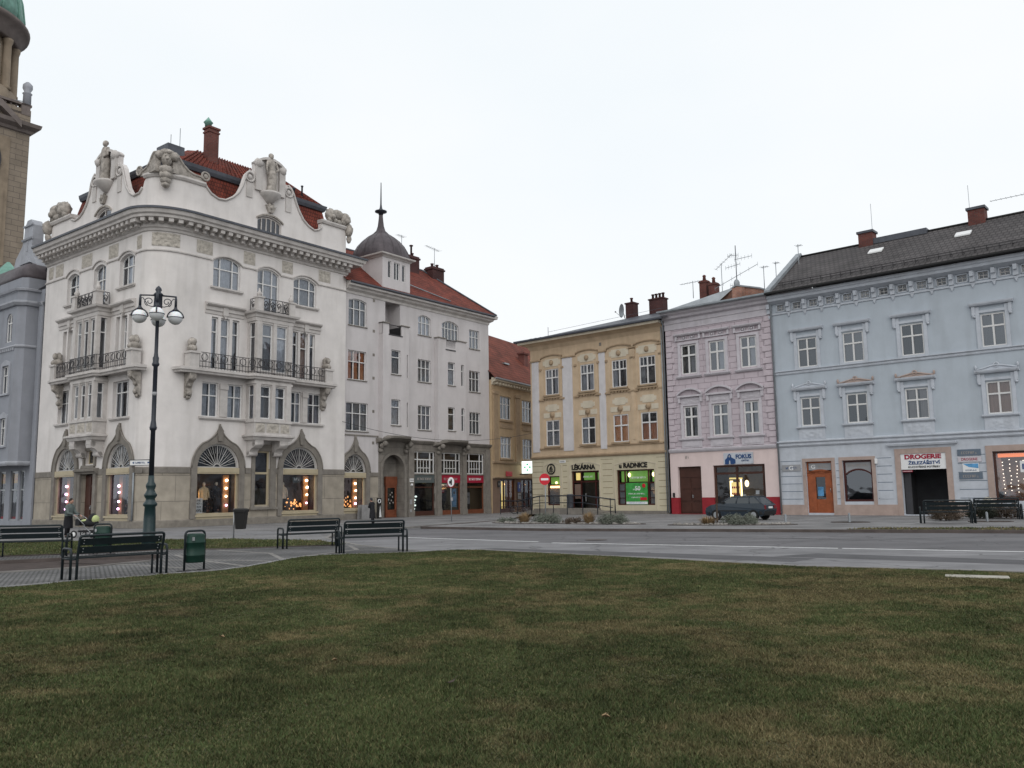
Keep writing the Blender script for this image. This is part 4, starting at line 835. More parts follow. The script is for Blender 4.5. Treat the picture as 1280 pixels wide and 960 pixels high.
for root, fr, u, l in ((CB, RF, 3.25, 'small orange lampshade glowing at the left edge of the corner shop window'), (CB, RF, 9.05, 'warm standing lamp at the left edge of the second arched shop window')):
    p = W(root, fr, u, -.62, .72); t = thing('table_lamp', l, 'lamp', p); mb = MB(); mb.lathe(0, 0, [(.12, 0), (.03, .05), (.03, .75), (.16, .8), (.1, 1.2), (.01, 1.22)], 12); mb.build('lamp_shade', 'lamp_warm', t)
    mb = MB(); mb.lathe(0, 0, [(.16, -.01), (.16, .03), (.02, .05)], 12); mb.build('lamp_base', 'iron', t)
def poster(root, fr, u0, u1, z0, z1, o, label, lines, m='sign_white', ink='ink_black', cat='poster', name='poster'):
    p = W(root, fr, (u0 + u1) / 2, o, z0); t = thing(name, label, cat, p, root.rotation_euler.z + (-PI / 2 if fr is LF else 0))
    mb = MB(); mb.box(-(u1 - u0) / 2, (u1 - u0) / 2, -.015, .015, 0, z1 - z0); mb.build('sheet', m, t)
    for s_, zz, h, wd, mm in lines: letters(t, s_, 0, zz, .016, h, wd, mm or ink, depth=.006)
    return t
poster(CB, RF, 3.02, 3.62, .72, 1.58, -.28, 'white sale poster with dark print and a percentage in the corner shop window', [('~', .66, .1, .38, None), ('~', .5, .1, .5, None), ('~', .32, .08, .4, None), ('-30%', .08, .15, .48, None)])
poster(CB, LF, 11.15, 11.42, .72, 1.75, -.28, 'narrow white poster in the window beside the lamp post', [('~', .85, .06, .2, None), ('~', .6, .06, .2, None), ('-30%', .3, .08, .2, None)])
poster(CB, RF, 9.85, 10.45, 2.45, 2.8, -.2, 'dim grey notice hanging high in the second arched shop window', [('~', .14, .16, .45, 'sign_white')], m='sign_teal')
# ================================================================ LONG APARTMENT HOUSE next to the corner building
def BF(u, o, z): return (u, -o + .18, z)
AH = thing('apartment_house', 'long pale grey apartment house with red roof, domed dormer and stone shop front', 'building', (CX, CY, 0), TH)
bays = [(17.15, 19.75, .42), (22.9, 26.15, .42)]
U1 = 29.5
win_flat = [(14.3, 15.95, 13.25, 15.0, 'seg', .15), (21.15, 22.5, 13.5, 14.85, 'seg', .2), (27.05, 28.3, 13.2, 14.75),
            (14.28, 15.96, 9.47, 11.5), (21.12, 22.5, 9.95, 11.65), (27.0, 28.33, 9.7, 11.4),
            (14.15, 16.15, 5.95, 7.9), (21.12, 22.52, 6.35, 8.18), (27.0, 28.32, 6.3, 8.05)]
mb = MB(BF)
wall(mb, 13.9, 17.15, 3.1, 16, [(13.95, 15.95, 3.1, 3.14, 'round', 1.25)] + [q for q in win_flat if q[0] < 17], depth=.2)
wall(mb, 19.75, 22.9, 5.5, 16, [q for q in win_flat if 19 < q[0] < 23], depth=.2); wall(mb, 26.15, U1, 5.5, 16, [q for q in win_flat if q[0] > 26], depth=.2)
wall(mb, 17.15, 19.75, 13.75, 16, [(17.75, 19.25, 13.75, 15.6)], depth=1.3); wall(mb, 22.9, 26.15, 13.45, 16, [(23.8, 25.75, 13.5, 14.75, 'seg', .3)], depth=.2)
mb.box(17.6, 19.4, -1.36, -1.3, 12.8, 15.7)
for i, (a, b, d) in enumerate(bays):
    e = .35; zt = (13.75, 13.45)[i]
    ops = ([(17.98, 18.88, 10.15, 11.92), (17.98, 18.88, 6.5, 8.35)] if i == 0 else [(24.0, 24.82, 9.9, 11.7), (25.55, 26.0 - .1, 9.95, 11.65), (24.0, 24.8, 6.4, 8.2), (25.55, 25.92, 6.4, 8.22)])
    zl = 13.0 if i == 0 else zt
    if i == 0: ops = ops + [(19.52, 19.66, 10.0, 11.7), (19.52, 19.66, 6.4, 8.2)]
    wall(mb, a, b, 5.5, zl, ops, o=d, depth=.2)
    if i == 0: mb.box(a, 17.75, d - .1, d, 13.0, zt); mb.box(19.0, b, d - .1, d, 13.0, zt)
    else: pass
    for x in (a, b): mb.face([(x, 0, 5.5), (x, d, 5.5), (x, d, zt), (x, 0, zt)])
    mb.plan([(a, 0), (b, 0), (b, d - .1), (a, d - .1)], zl - .06, zl)
mb.face([(U1, 0, 0), (U1, -8, 0), (U1, -8, 16), (U1, 0, 16)]); mb.face([(U1, -8, 0), (13.9, -8, 0), (13.9, -8, 16), (U1, -8, 16)])
mb.build('upper_wall', 'plaster_grey', AH)
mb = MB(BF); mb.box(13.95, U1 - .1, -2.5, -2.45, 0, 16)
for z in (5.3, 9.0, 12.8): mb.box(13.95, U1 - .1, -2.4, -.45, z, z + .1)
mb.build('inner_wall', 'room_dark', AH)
# bay copings and loggia ironwork
mb = MB(BF)
for a, b, z in ((17.1, 17.8, 13.75), (18.95, 19.8, 13.75), (22.85, 23.75, 13.45), (24.95, 26.2, 13.45)): mb.box(a, b, -.0, .5, z, z + .07)
mb.build('bay_coping', 'stone_dark', AH)
mb = MB(BF); mb.box(17.7, 19.1, .1, .44, 12.93, 13.02); mb.box(23.75, 24.9, .1, .46, 12.6, 12.68)
for i in range(12): mb.tube([(17.8 + i * .1, .34, 13.0), (17.8 + i * .1, .34, 13.72)], .014, 4)
for i in range(9): mb.tube([(23.85 + i * .12, .40, 12.68), (23.85 + i * .12, .46, 13.4)], .014, 4)
mb.box(17.75, 19.0, .32, .36, 13.7, 13.74); mb.box(23.8, 24.95, .43, .49, 13.38, 13.42); mb.build('balcony_railing', 'iron', AH)
spec = {(14.3, 15.95): (.35, .7), (21.15, 22.5): (.35, .68), (27.05, 28.3): (.5,)}
for q in win_flat:
    k = (q[0], q[1]); wide = q[1] - q[0]
    window(AH, BF, *q[:4], o=-.12, rise=q[5] if len(q) > 4 else 0, cols=(.33, .67) if wide > 1.3 else (.35, .68), tr=.62, fw=.06, mw=.055,
           curtain=[(0, .3), (.36, .64), (.7, 1)] if q[2] > 9 or wide < 1.5 else [(.0, .3), (.4, 1)], curm='curtain_warm' if abs(q[2] - 9.47) < .01 else None, cu=(0, 1))
window(AH, BF, 23.8, 25.75, 13.5, 14.75, o=-.12, rise=.3, cols=(.22, .4, .6, .8), tr=.6, fw=.06, mw=.05, curtain=[(0, .2), (.82, 1)])
for a, b, c, d in ((17.98, 18.88, 10.15, 11.92), (17.98, 18.88, 6.5, 8.35), (24.0, 24.82, 9.9, 11.7), (24.0, 24.8, 6.4, 8.2)): window(AH, BF, a, b, c, d, o=.42 - .12, cols=(), tr=.7, fw=.07, curtain=[(0, 1)] if c > 7 or b < 19 else None)
for a, b, c, d in ((25.55, 25.9, 9.95, 11.65), (25.55, 25.92, 6.4, 8.22)): window(AH, BF, a, b, c, d, o=.3, cols=(), tr=.7, fw=.05)
for c, d in ((10.0, 11.7), (6.4, 8.2)): window(AH, BF, 19.52, 19.66, c, d, o=.3, cols=(), tr=None, fw=.02, gm='glass_dark')
mb = MB(BF)
for q in win_flat: mb.box(q[0] - .06, q[1] + .06, 0, .07, q[2] - .06, q[2])
for a, b, c in ((17.92, 18.94, 10.15), (17.92, 18.94, 6.5), (23.95, 24.87, 9.9), (23.95, 24.87, 6.4)): mb.box(a, b, .42, .49, c - .06, c)
mb.build('sill', 'stone_grey', AH)
mb = MB(BF)
for z in (15.3, 13.1, 11.4, 9.75, 7.4, 5.2): mb.box(16.55, 16.75, -.02, .012, z - .1, z + .1)
mb.build('wall_vent', 'stone_dark', AH)
# cornice
mb = MB(BF); mb.sweep([(13.95, 0), (U1, 0), (U1, -3)], [(0, 15.45), (.05, 15.45), (.08, 15.62), (.3, 15.75), (.34, 15.86), (.55, 15.92), (.58, 16.1), (.6, 16.16), (0, 16.3)]); mb.build('cornice', 'plaster_trim', AH)
mb = MB(BF); mb.sweep([(13.95, 0), (U1 + .1, 0)], [(.52, 16.1), (.6, 16.04), (.7, 16.1), (.7, 16.2), (.6, 16.22)]); mb.build('gutter', 'zinc_dark', AH)
mb = MB(BF); A_, B_ = (13.6, .55), (U1 + .45, .55); ridge = ((13.6, -4.6, 20.1), (26.0, -4.6, 20.1))
mb.face([(13.6, .55, 16.2), (U1 + .45, .55, 16.2), (26.4, -4.6, 20.25), (13.6, -4.6, 20.25)]); mb.face([(13.6, -9.5, 16.2), (U1 + .45, -9.5, 16.2), (26.4, -4.6, 20.25), (13.6, -4.6, 20.25)])
RA = mb.build('roof', 'tile_red', AH)
mb = MB(BF); mb.face([(U1 + .45, .55, 16.2), (U1 + .45, -9.5, 16.2), (26.4, -4.6, 20.25)]); mb.build('roof_hip', 'tile_red_side', RA)
mb = MB(BF); mb.tube([(U1 + .45, .55, 16.23), (26.4, -4.6, 20.28), (13.6, -4.6, 20.28)], .09, 5); mb.tube([(U1 + .3, -1.5, 16.3), (U1 + .5, .4, 16.2)], .1, 4); mb.build('ridge_cap', 'zinc_dark', RA)
mb = MB(BF); mb.tube([(20.2, -1.0, 17.6), (24.6, .2, 16.6)], .05, 5); mb.build('roof_cable', 'zinc', RA)
# chimneys
for u0, u1, o_, z0, z1 in ((23.4, 25.2, -4.2, 19, 21.0), (26.6, 28.0, -4.0, 18, 20.55)):
    mb = MB(BF); mb.box(u0, u1, o_ - .45, o_ + .45, z0, z1); mb.box(u0 - .08, u1 + .08, o_ - .52, o_ + .52, z1 - .25, z1 - .12)
    for k in range(2): mb.lathe(u0 + .4 + k * (u1 - u0 - .8), o_, [(.13, z1), (.11, z1 + .25), (.15, z1 + .28), (.15, z1 + .34)], 8)
    if u0 < 25: mb.lathe(u0 + 1.3, o_, [(.08, z1), (.08, z1 + .9), (.16, z1 + .92), (.16, z1 + 1.0), (.02, z1 + 1.05)], 8)
    mb.build('chimney', 'brick_dark', RA)
# domed dormer
d0, d1, do = 17.15, 19.95, .32
mb = MB(BF); ops = [(17.7, 18.02, 17.15, 18.4), (18.3, 18.86, 17.1, 18.4), (19.12, 19.45, 17.1, 18.35)]
wall(mb, d0, d1, 16.2, 18.75, ops, o=do, depth=.15)
for x in (d0, d1): mb.face([(x, do, 16.2), (x, -3.2, 16.2), (x, -3.2, 18.75), (x, do, 18.75)])
mb.box(d0 + .1, d1 - .1, -.6, -.55, 16.3, 18.7)
D = mb.build('dormer', 'plaster_grey', AH)
mb = MB(BF); mb.sweep([(d0, -3.0), (d0, do), (d1, do), (d1, -3.0)], [(0, 18.6), (.05, 18.62), (.12, 18.7), (.3, 18.78), (.32, 18.88), (0, 18.92)]); mb.build('dormer_cornice', 'plaster_trim', D)
for a, b, c, d in ops: window(AH, BF, a, b, c, d, o=do - .08, cols=(.5,) if b - a > .5 else (), tr=None, fw=.05, gm='glass_dark', fm='paint_white')
cx_, co_ = (d0 + d1) / 2, (do - 3.0) / 2; mb = MB(BF)
prof = [(1.78, 18.9), (1.80, 19.05), (1.74, 19.45), (1.58, 19.9), (1.3, 20.3), (.95, 20.62), (.6, 20.85), (.36, 21.1), (.24, 21.5), (.18, 22.0), (.15, 22.4)]
rings = []
for r, z in prof:
    k_ = min(1, max(0, (z - 18.9) / 3)); n = 28; ring = []
    for i in range(n):
        a = 2 * PI * i / n + PI / 4 * 0; sq = 1 / max(abs(math.cos(a)), abs(math.sin(a))); f_ = (1 - k_) ** 1.5 * min(sq, 1.25) + (1 - (1 - k_) ** 1.5)
        ring.append(mb.pt(cx_ + r * f_ * math.cos(a) * .93, co_ + r * f_ * math.sin(a), z))
    rings.append(ring)
for i in range(len(rings) - 1):
    for j in range(28): mb.f.append([rings[i][j], rings[i][(j + 1) % 28], rings[i + 1][(j + 1) % 28], rings[i + 1][j]]); mb.sm.append(True)
DM = mb.build('dome', 'dome_slate', D)
mb = MB(BF); mb.lathe(cx_, co_, [(.15, 22.35), (.2, 22.5), (.45, 22.6), (.45, 22.68), (.2, 22.76), (.1, 22.9), (.06, 23.2), (.03, 24.9)], 14); mb.build('finial', 'lamp_dark', DM)
mb = MB(BF)
for i in range(28):
    if i % 2: continue
    pts = [mb.v[0] if False else None]
    P = [DM.data.vertices[i + 28 * k].co for k in range(len(prof))]
    mb.tube([(p.x, -(p.y - .18), p.z) for p in P[:8]], .022, 4)
mb.build('dome_seam', 'dome_slate', DM)
# ---- ground floor
# part with the third arch (same stone as the corner)
mb = MB(BF); wall(mb, 13.9, 17.15, 0, 3.1, [(13.95, 15.95, .7, 3.1)], depth=.3); mb.build('arch_wall', 'stone_clad', AH)
mb = MB(BF); mb.sweep([(16.3, 0), (17.15, 0)], [(0, 2.9), (.05, 2.9), (.05, 3.12), (0, 3.16)]); mb.sweep([(13.9, 0), (17.15, 0)], [(0, 0), (.06, 0), (.06, .4), (0, .42)]); mb.sweep([(13.9, 0), (17.1, 0)], [(0, 5.62), (.05, 5.62), (.05, 5.7), (0, 5.72)]); mb.build('belt_course', 'stone_grey', AH)
def BF3(u, o, z): return (u, -o + .18, z - .18)
f = shop_arch(AH, BF3, 13.95, 15.95, .85, 1.25, dress='b')
S_ = [(20.75, 22.95), (23.65, 25.9), (26.6, 28.75)]
ops = [(a, b, .05, 3.05) for a, b in S_] + [(a, b, 3.13, 4.75) for a, b in S_] + [(17.5, 19.65, 0, 3.35, 'round', 1.07)]
mb = MB(BF); wall(mb, 17.15, U1, 0, 5.5, ops, depth=.28)
A_ = MB
mb.face([(U1, 0, 0), (U1, -4, 0), (U1, -4, 5.5), (U1, 0, 5.5)])
for x in (17.5, 19.65): mb.face([(x, -.28, 0), (x, -.75, 0), (x, -.75, 4.4), (x, -.28, 4.4)])
mb.face([(17.5, -.75, 0), (19.65, -.75, 0), (19.65, -.75, 4.42), (17.5, -.75, 4.42)]); mb.face([(17.5, -1.5, 4.41), (19.65, -1.5, 4.41), (19.65, -.28, 4.41), (17.5, -.28, 4.41)])
mb.build('ground_floor_wall', 'stone_dark', AH)
mb = MB(BF)
for a, b in ((20.05, 20.6), (23.08, 23.55), (26.0, 26.48), (28.87, 29.4)): mb.box(a, b, 0, .14, 0, 5.1); mb.box(a - .03, b + .03, 0, .18, 0, .45)
mb.build('pilaster', 'stone_grey', AH)
# wavy stone canopies and moulding
def canopy(mb, u0, u1, d, z):
    n = 14; prev = None
    for i in range(n + 1):
        t = i / n; u = u0 + (u1 - u0) * t; e = min(1, 4 * t, 4 * (1 - t)); e = e * e * (3 - 2 * e); dd = .2 + (d - .2) * e; zz = z + .12 * e - .1 * (1 - e)
        row = [mb.pt(u, 0, zz - .28), mb.pt(u, dd * .7, zz - .22), mb.pt(u, dd, zz - .12), mb.pt(u, dd + .03, zz), mb.pt(u, dd - .1, zz + .06), mb.pt(u, 0, zz + .12)]
        if prev:
            for j in range(5): mb.f.append([prev[j], row[j], row[j + 1], prev[j + 1]]); mb.sm.append(False)
        else: mb.f.append(row[:]); mb.sm.append(False)
        prev = row
    mb.f.append(prev[::-1]); mb.sm.append(False)
mb = MB(BF); canopy(mb, 16.9, 20.15, 1.0, 5.55); canopy(mb, 22.7, 26.55, 1.0, 5.5)
for a, b in ((20.15, 22.7), (26.55, U1 + .05)): mb.sweep([(a, 0), (b, 0)], [(0, 5.25), (.1, 5.3), (.2, 5.42), (.24, 5.5), (0, 5.56)])
for u in (17.25, 19.75, 23.2, 26.1):
    for q, z, r in ((.3, 5.0, .2), (.6, 5.15, .2), (.15, 4.7, .18)): mb.ball((u, q, z), r, 9, 6, (1, 1, 1), .1, u)
mb.build('canopy', 'stone_dark', AH)
mb = MB(BF); A = arc(17.5, 19.65, 3.35, 1.07, 14); mb.band([(17.3, 0)] + [(18.575 + (x - 18.575) * 1.18, 3.35 + (z - 3.35) * 1.18) for x, z in A] + [(19.85, 0)], [(17.5, 0)] + A + [(19.65, 0)], 0, .1); mb.build('arch_surround', 'stone_grey', AH)
# door in the arch
BD = lambda u, o, z: BF(u + .5, o + .75, z)
d = MB(BD); d.box(17.95, 18.1, -1.45, -1.32, 0, 2.3); d.box(18.85, 19.0, -1.45, -1.32, 0, 2.3); d.box(18.1, 18.85, -1.45, -1.32, 2.1, 2.3); d.box(18.1, 18.85, -1.45, -1.35, 0, .55); d.box(17.9, 19.05, -1.45, -1.3, 2.3, 2.9)
d = d.build('door', 'wood_mid', AH); g = MB(BD); g.face([(18.1, -1.38, .55), (18.85, -1.38, .55), (18.85, -1.38, 2.1), (18.1, -1.38, 2.1)]); g.build('pane', 'glass_dark', d)
k = MB(BD); k.tube([(18.2, -1.3, 1.1), (18.2, -1.3, 1.35)], .02, 5); k.build('handle', 'steel', d)
mb = MB(BD)
for i, (x, z) in enumerate(((18.35, 1.0), (18.5, 1.2), (18.62, 1.45), (18.4, 1.6), (18.55, 1.75), (18.68, 1.05))): mb.box(x - .05, x + .05, -1.345, -1.335, z - .05, z + .06)
mb.build('sticker', 'ink_faint', d)
# upper shop lights
for a, b in S_:
    f = MB(BF); o = -.14
    f.box(a, b, o - .04, o + .02, 3.13, 3.2); f.box(a, b, o - .04, o + .02, 4.68, 4.75); f.box(a, b, o - .04, o + .03, 4.12, 4.2)
    W_ = b - a
    for t, wd in ((0.02, .07), (.2, .08), (.8, .08), (.98, .07)): f.box(a + W_ * t - wd / 2, a + W_ * t + wd / 2, o - .045, o + .035, 3.13, 4.75)
    for t in (.35, .5, .65): f.box(a + W_ * t - .02, a + W_ * t + .02, o - .03, o + .01, 3.2, 4.12)
    f.box(a + W_ * .2, a + W_ * .8, o - .03, o + .012, 3.52, 3.57)
    f = f.build('transom_window', 'paint_white', AH); g = MB(BF); g.face([(a, o - .02, 3.15), (b, o - .02, 3.15), (b, o - .02, 4.73), (a, o - .02, 4.73)]); g.build('pane', 'glass_dark', f)
    # shop front below
    f = MB(BF); f.box(a, a + .1, o - .05, o + .03, .1, 2.45); f.box(b - .1, b, o - .05, o + .03, .1, 2.45); f.box(a, b, o - .05, o + .06, .05, .38); f.box(a, b, o - .05, o + .03, 1.98 + .1, 2.16)
    f = f.build('shop_window', 'wood_dark' if a > 23 else 'paint_brown', AH); g = MB(BF); g.face([(a + .1, o - .02, .38), (b - .1, o - .02, .38), (b - .1, o - .02, 2.5), (a + .1, o - .02, 2.5)]); g.build('pane', 'glass_shop', f)
    d = MB(BF); d.box(a, b, -1.6, -1.55, .05, 3.0); d.box(a, b, -1.55, -.35, .3, .36); d.box(a, b, -1.55, -.35, 2.95, 3.0); d.build('display_box', 'room_dark', f)
signs = [(20.75, 22.95, 'sign_teal', '~', 'ink_faint', 'dark teal shop sign with faint letters over the display with the lit ornament'), (23.65, 25.9, 'sign_crimson', '~', 'ink_faint', 'crimson shop sign with thin script, middle one of the stone shop front'), (26.6, 28.75, 'sign_crimson', '~', 'sign_white', 'crimson shop sign with pale letters nearest the side street')]
for a, b, m, s_, ink, lab in signs:
    p = W(AH, BF, (a + b) / 2, -.1, 2.45); t = thing('shop_sign', lab, 'sign', p, TH); mb = MB(); mb.box(-(b - a) / 2 + .02, (b - a) / 2 - .02, -.05, .05, 0, .6); mb.build('panel', m, t)
    letters(t, s_, 0, .2, .052, .17, (b - a) * .7, ink)
# display things
p = W(AH, BF, 21.4, -.7, .45); t = thing('lit_figurine', 'white lit zigzag ornament in the window under the teal sign', 'ornament', p, TH)
mb = MB()
for i, (x, z) in enumerate(((0, .1), (.12, .35), (-.02, .55), (.1, .75), (.22, 1.0))): mb.ball((x, 0, z), .085, 8, 6, (1.3, 1, .8))
mb.build('figure', 'sign_lit', t)
for lab, u0, u1, z0, z1, m, lines in (('row of white price cards hanging under the middle crimson sign', 23.8, 25.2, 2.1, 2.38, 'sign_white', [('~', .07, .12, 1.1, 'sign_red')]), ('tall pale blue poster in the middle stone shop front', 25.1, 25.6, .6, 2.0, 'sign_skyblue', [('~', 1.0, .2, .2, None)]), ('white notice low in the window nearest the side street', 26.8, 27.2, .8, 1.7, 'sign_grey', [('~', .5, .12, .3, None)]), ('small red and white card on the glass beside the round sign pole', 23.75, 24.2, 1.7, 1.95, 'sign_crimson', [('~', .08, .08, .38, 'sign_white')])):
    poster(AH, BF, u0, u1, z0, z1, -.22, lab, lines, m=m)
poster(AH, BF, 20.1, 20.5, 2.5, 2.75, .16, 'small white street plate on the stone pier right of the arched doorway', [('~', .09, .08, .34, 'ink_black')], cat='sign', name='street_plate')
mb = MB(BF); mb.ball((20.25, .24, 2.3), .09, 8, 6); mb.box(20.2, 20.3, .14, .2, 2.2, 2.35); mb.build('wall_lamp', 'sign_white', AH)
mb = MB(BF); mb.box(20.12, 20.32, .15, .19, .9, 1.25); mb.box(20.12, 20.3, .15, .185, .35, .55); mb.build('meter_box', 'sign_grey', AH)

# ================================================================ SIDE STREET HOUSE (ochre, red roof)
SA = 1.0899
SH = thing('side_street_house', 'ochre house with steep red roof standing in the side street', 'building', (CX + math.cos(TH) * 29.6, CY + math.sin(TH) * 29.6, 0), SA)
mb = MB(); cols_ = [(1.45, 3.45), (5.5, 7.5), (9.5, 11.5), (13.5, 15.5)]
ops = [(a, b, 7.75, 9.7) for a, b in cols_] + [(a, b, 4.5, 6.3) for a, b in cols_] + [(1.25, 4.0, .02, 2.78), (5.1, 7.8, .02, 2.78)]
wall(mb, 0, 22, 2.9, 10.9, ops[:8], depth=.2)
mb.face([(0, 0, 0), (0, -12, 0), (0, -12, 10.9), (0, 0, 10.9)]); mb.face([(22, 0, 0), (22, -12, 0), (22, -12, 10.9), (22, 0, 10.9)]); mb.build('upper_wall', 'yellow_side', SH)
mb = MB(); wall(mb, 0, 22, 0, 2.9, ops[8:], depth=.25); mb.build('ground_floor_wall', 'brown_fascia', SH)
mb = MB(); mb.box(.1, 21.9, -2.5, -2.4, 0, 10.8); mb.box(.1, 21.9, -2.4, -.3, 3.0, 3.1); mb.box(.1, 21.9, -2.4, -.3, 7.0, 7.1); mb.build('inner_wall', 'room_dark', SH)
for a, b in cols_:
    window(SH, RF, a, b, 7.75, 9.7, cols=(.35, .65), tr=.66, curtain=[(0, .3), (.4, .6), (.7, 1)]); window(SH, RF, a, b, 4.5, 6.3, cols=(.35, .65), tr=.66, curtain=[(0, .3), (.7, 1)])
mb = MB()
for a, b in cols_: mb.box(a - .15, b + .15, 0, .12, 7.55, 7.7); mb.box(a - .15, b + .15, 0, .12, 4.35, 4.45); mb.box(a - .1, b + .1, 0, .05, 7.0, 7.4)
for u in (.2, 4.15, 8.2, 12.2): mb.box(u, u + .75, 0, .1, 4.2, 9.9); mb.box(u - .08, u + .83, 0, .16, 9.75, 10.0)
mb.sweep([(0, 0), (22, 0)], [(0, 4.0), (.15, 4.05), (.18, 4.2), (0, 4.25)]); mb.sweep([(0, 0), (22, 0)], [(0, 2.8), (.2, 2.82), (.22, 2.92), (0, 2.95)]); mb.build('moulding', 'ochre_trim', SH)
mb = MB(); mb.sweep([(0, 0), (22, 0)], [(0, 10.5), (.08, 10.5), (.12, 10.7), (.45, 10.8), (.5, 11.0), (0, 11.1)]); 
for i in range(40): mb.box(.3 + i * .5, .5 + i * .5, .1, .38, 10.55, 10.72)
mb.build('cornice', 'cream_panel', SH)
mb = MB(); mb.face([(-.2, .45, 11.0), (22.3, .45, 11.0), (22.3, -4.6, 16.3), (-.2, -4.6, 16.3)]); mb.face([(-.2, -12, 11.0), (22.3, -12, 11.0), (22.3, -4.6, 16.3), (-.2, -4.6, 16.3)]); R_ = mb.build('roof', 'tile_red_far', SH)
mb = MB(); mb.sweep([(-.2, 0), (22.3, 0)], [(.42, 10.95), (.5, 10.9), (.58, 10.95), (.58, 11.05)]); mb.build('gutter', 'zinc', R_)
mb = MB(); mb.box(4.6, 5.5, -1.95, -1.2, 12.9, 13.02); mb.build('skylight', 'steel', R_)
mb = MB(); mb.box(9.6, 10.4, -2.4, -1.8, 12.6, 14.6); mb.box(9.5, 10.5, -2.5, -1.7, 14.5, 14.65); mb.build('chimney', 'brick_red', R_)
# shop fronts of the side street
for a, b in ((1.25, 4.0), (5.1, 7.8)):
    f = MB(); n = 3
    for i in range(n + 1): x = a + (b - a) * i / n; f.box(x - .07, x + .07, -.22, -.12, 0, 2.78)
    f.box(a, b, -.22, -.12, 2.66, 2.78); f.box(a, b, -.22, -.12, 0, .35); f = f.build('shop_window', 'paint_darkred', SH)
    g = MB(); g.face([(a, -.18, .3), (b, -.18, .3), (b, -.18, 2.7), (a, -.18, 2.7)]); g.build('pane', 'glass_shop', f)
    d = MB(); d.box(a, b, -1.6, -1.5, 0, 2.78); d.box(a, b, -1.5, -.3, 2.7, 2.76); d.build('display_box', 'room_warm', f)
    for k in range(3): q = MB(); q.ball((a + .5 + k * .85, -.8, 2.35), .07, 8, 6); q.build('display_lamp', 'lamp_warm', f)
mb = MB(); mb.box(3.3, 3.75, -1.0, -.9, .3, 2.6); mb.build('lit_shelf', 'lit_yellow', SH)
t = thing('pharmacy_sign', 'white lit box sign with a green cross beside the cream pharmacy corner', 'sign', W(SH, RF, 4.95, .75, 3.1), SA)
mb = MB(); mb.box(-.1, .1, -.55, .55, .15, 1.2); mb.build('box', 'sign_lit', t, bevel=.02)
mb = MB()
for dy, dz in ((0, .3), (0, -.3), (.3, 0), (-.3, 0), ): 
    for x0 in (-.115, ): mb.tube([(x0, dy * .8, .68 + dz * .8 - .001), (x0 - .004, dy * .8, .68 + dz * .8)], .085, 8)
    mb.box(-.11, -.101, dy * .8 - .07, dy * .8 + .07, .68 + dz * .8 - .07, .68 + dz * .8 + .07)
mb.build('cross', 'sign_green_lit', t)
mb = MB(); mb.box(-.03, .03, -.75, .0, .05, .14); mb.build('bracket', 'iron', t)
poster(SH, RF, 2.2, 3.3, 3.0, 3.4, .08, 'red shop sign low on the ochre side street house', [('TETA', .1, .22, .8, 'sign_red')], m='sign_red', cat='sign', name='shop_sign')
poster(SH, RF, 4.25, 4.75, 1.7, 2.5, .1, 'blue notice board between the side street shop windows', [('~', .3, .3, .1, 'sign_white')], m='sign_blue', cat='sign', name='notice_board')
poster(SH, RF, 4.3, 4.8, 1.1, 1.6, .1, 'pale notice under the blue board between side street windows', [('~', .25, .06, .35, 'ink_black')], m='sign_grey', cat='sign', name='notice_board')
poster(SH, RF, .7, 1.1, 2.1, 2.6, .1, 'small dark box sign at the left end of the side street shops', [('~', .15, .2, .15, 'ink_faint')], m='ink_black', cat='sign', name='shop_sign')
# ================================================================ RIGHT ROW: frame shared by three houses
YX, YY = 1.42841496, 67.75212106
def row_at(u): return (YX + math.cos(PH) * u, YY + math.sin(PH) * u, 0)
def shift(du): return lambda u, o, z: (u - du, -o, z)
# ---------------------------------------------------------------- yellow pharmacy house (u 0 .. 12.6)
YH = thing('pharmacy_house', 'ochre yellow stucco house with white pilasters above a cream pharmacy ground floor', 'building', row_at(0), PH)
cols_ = [(1.62, 2.97), (5.1, 6.4), (8.03, 9.37), (10.45, 11.82)]
mb = MB(); wall(mb, .1, 12.55, 4.3, 13.5, [(a, b, 9.2, 11.25) for a, b in cols_] + [(a, b, 5.18, 7.2) for a, b in cols_], depth=.16)
mb.face([(.1, 0, 0), (.1, -10, 0), (.1, -10, 13.5), (.1, 0, 13.5)]); mb.face([(.1, -10, 0), (12.55, -10, 0), (12.55, -10, 13.5), (.1, -10, 13.5)]); mb.build('upper_wall', 'yellow_wall', YH)
sh = [(1.58, 2.85, .62, 2.85), (4.0, 6.6, .05, 3.18), (8.18, 11.4, .62, 3.15)]
mb = MB(); wall(mb, .1, 12.55, 0, 4.3, sh, depth=.28); mb.build('ground_floor_wall', 'cream_wall', YH)
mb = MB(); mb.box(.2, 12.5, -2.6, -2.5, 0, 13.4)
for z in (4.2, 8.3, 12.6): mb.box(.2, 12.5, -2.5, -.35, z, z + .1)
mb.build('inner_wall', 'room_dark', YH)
for i, (a, b) in enumerate(cols_):
    window(YH, RF, a, b, 9.2, 11.25, o=-.06, tr=.66, fw=.08, mw=.1, curtain=[(0, .42), (.58, 1)] if i < 2 else [(0, .3)], name='window')
    window(YH, RF, a, b, 5.18, 7.2, o=-.06, tr=.6 if i < 3 else .64, fw=.08, mw=.1, curtain=[(0, 1)] if i != 1 else [(0, .35)], curm={0: 'curtain', 1: None, 2: 'curtain_orange', 3: 'curtain_warm'}[i], cz=(0, 1) if i != 3 else (.05, .62))
# little cross bars in the upper lights
mb = MB()
for i, (a, b) in enumerate(cols_):
    for q in (.25, .75): x = a + (b - a) * q; mb.box(x - .018, x + .018, -.09, -.04, 10.6, 11.2)
mb.build('glazing_bar', 'paint_white', YH)
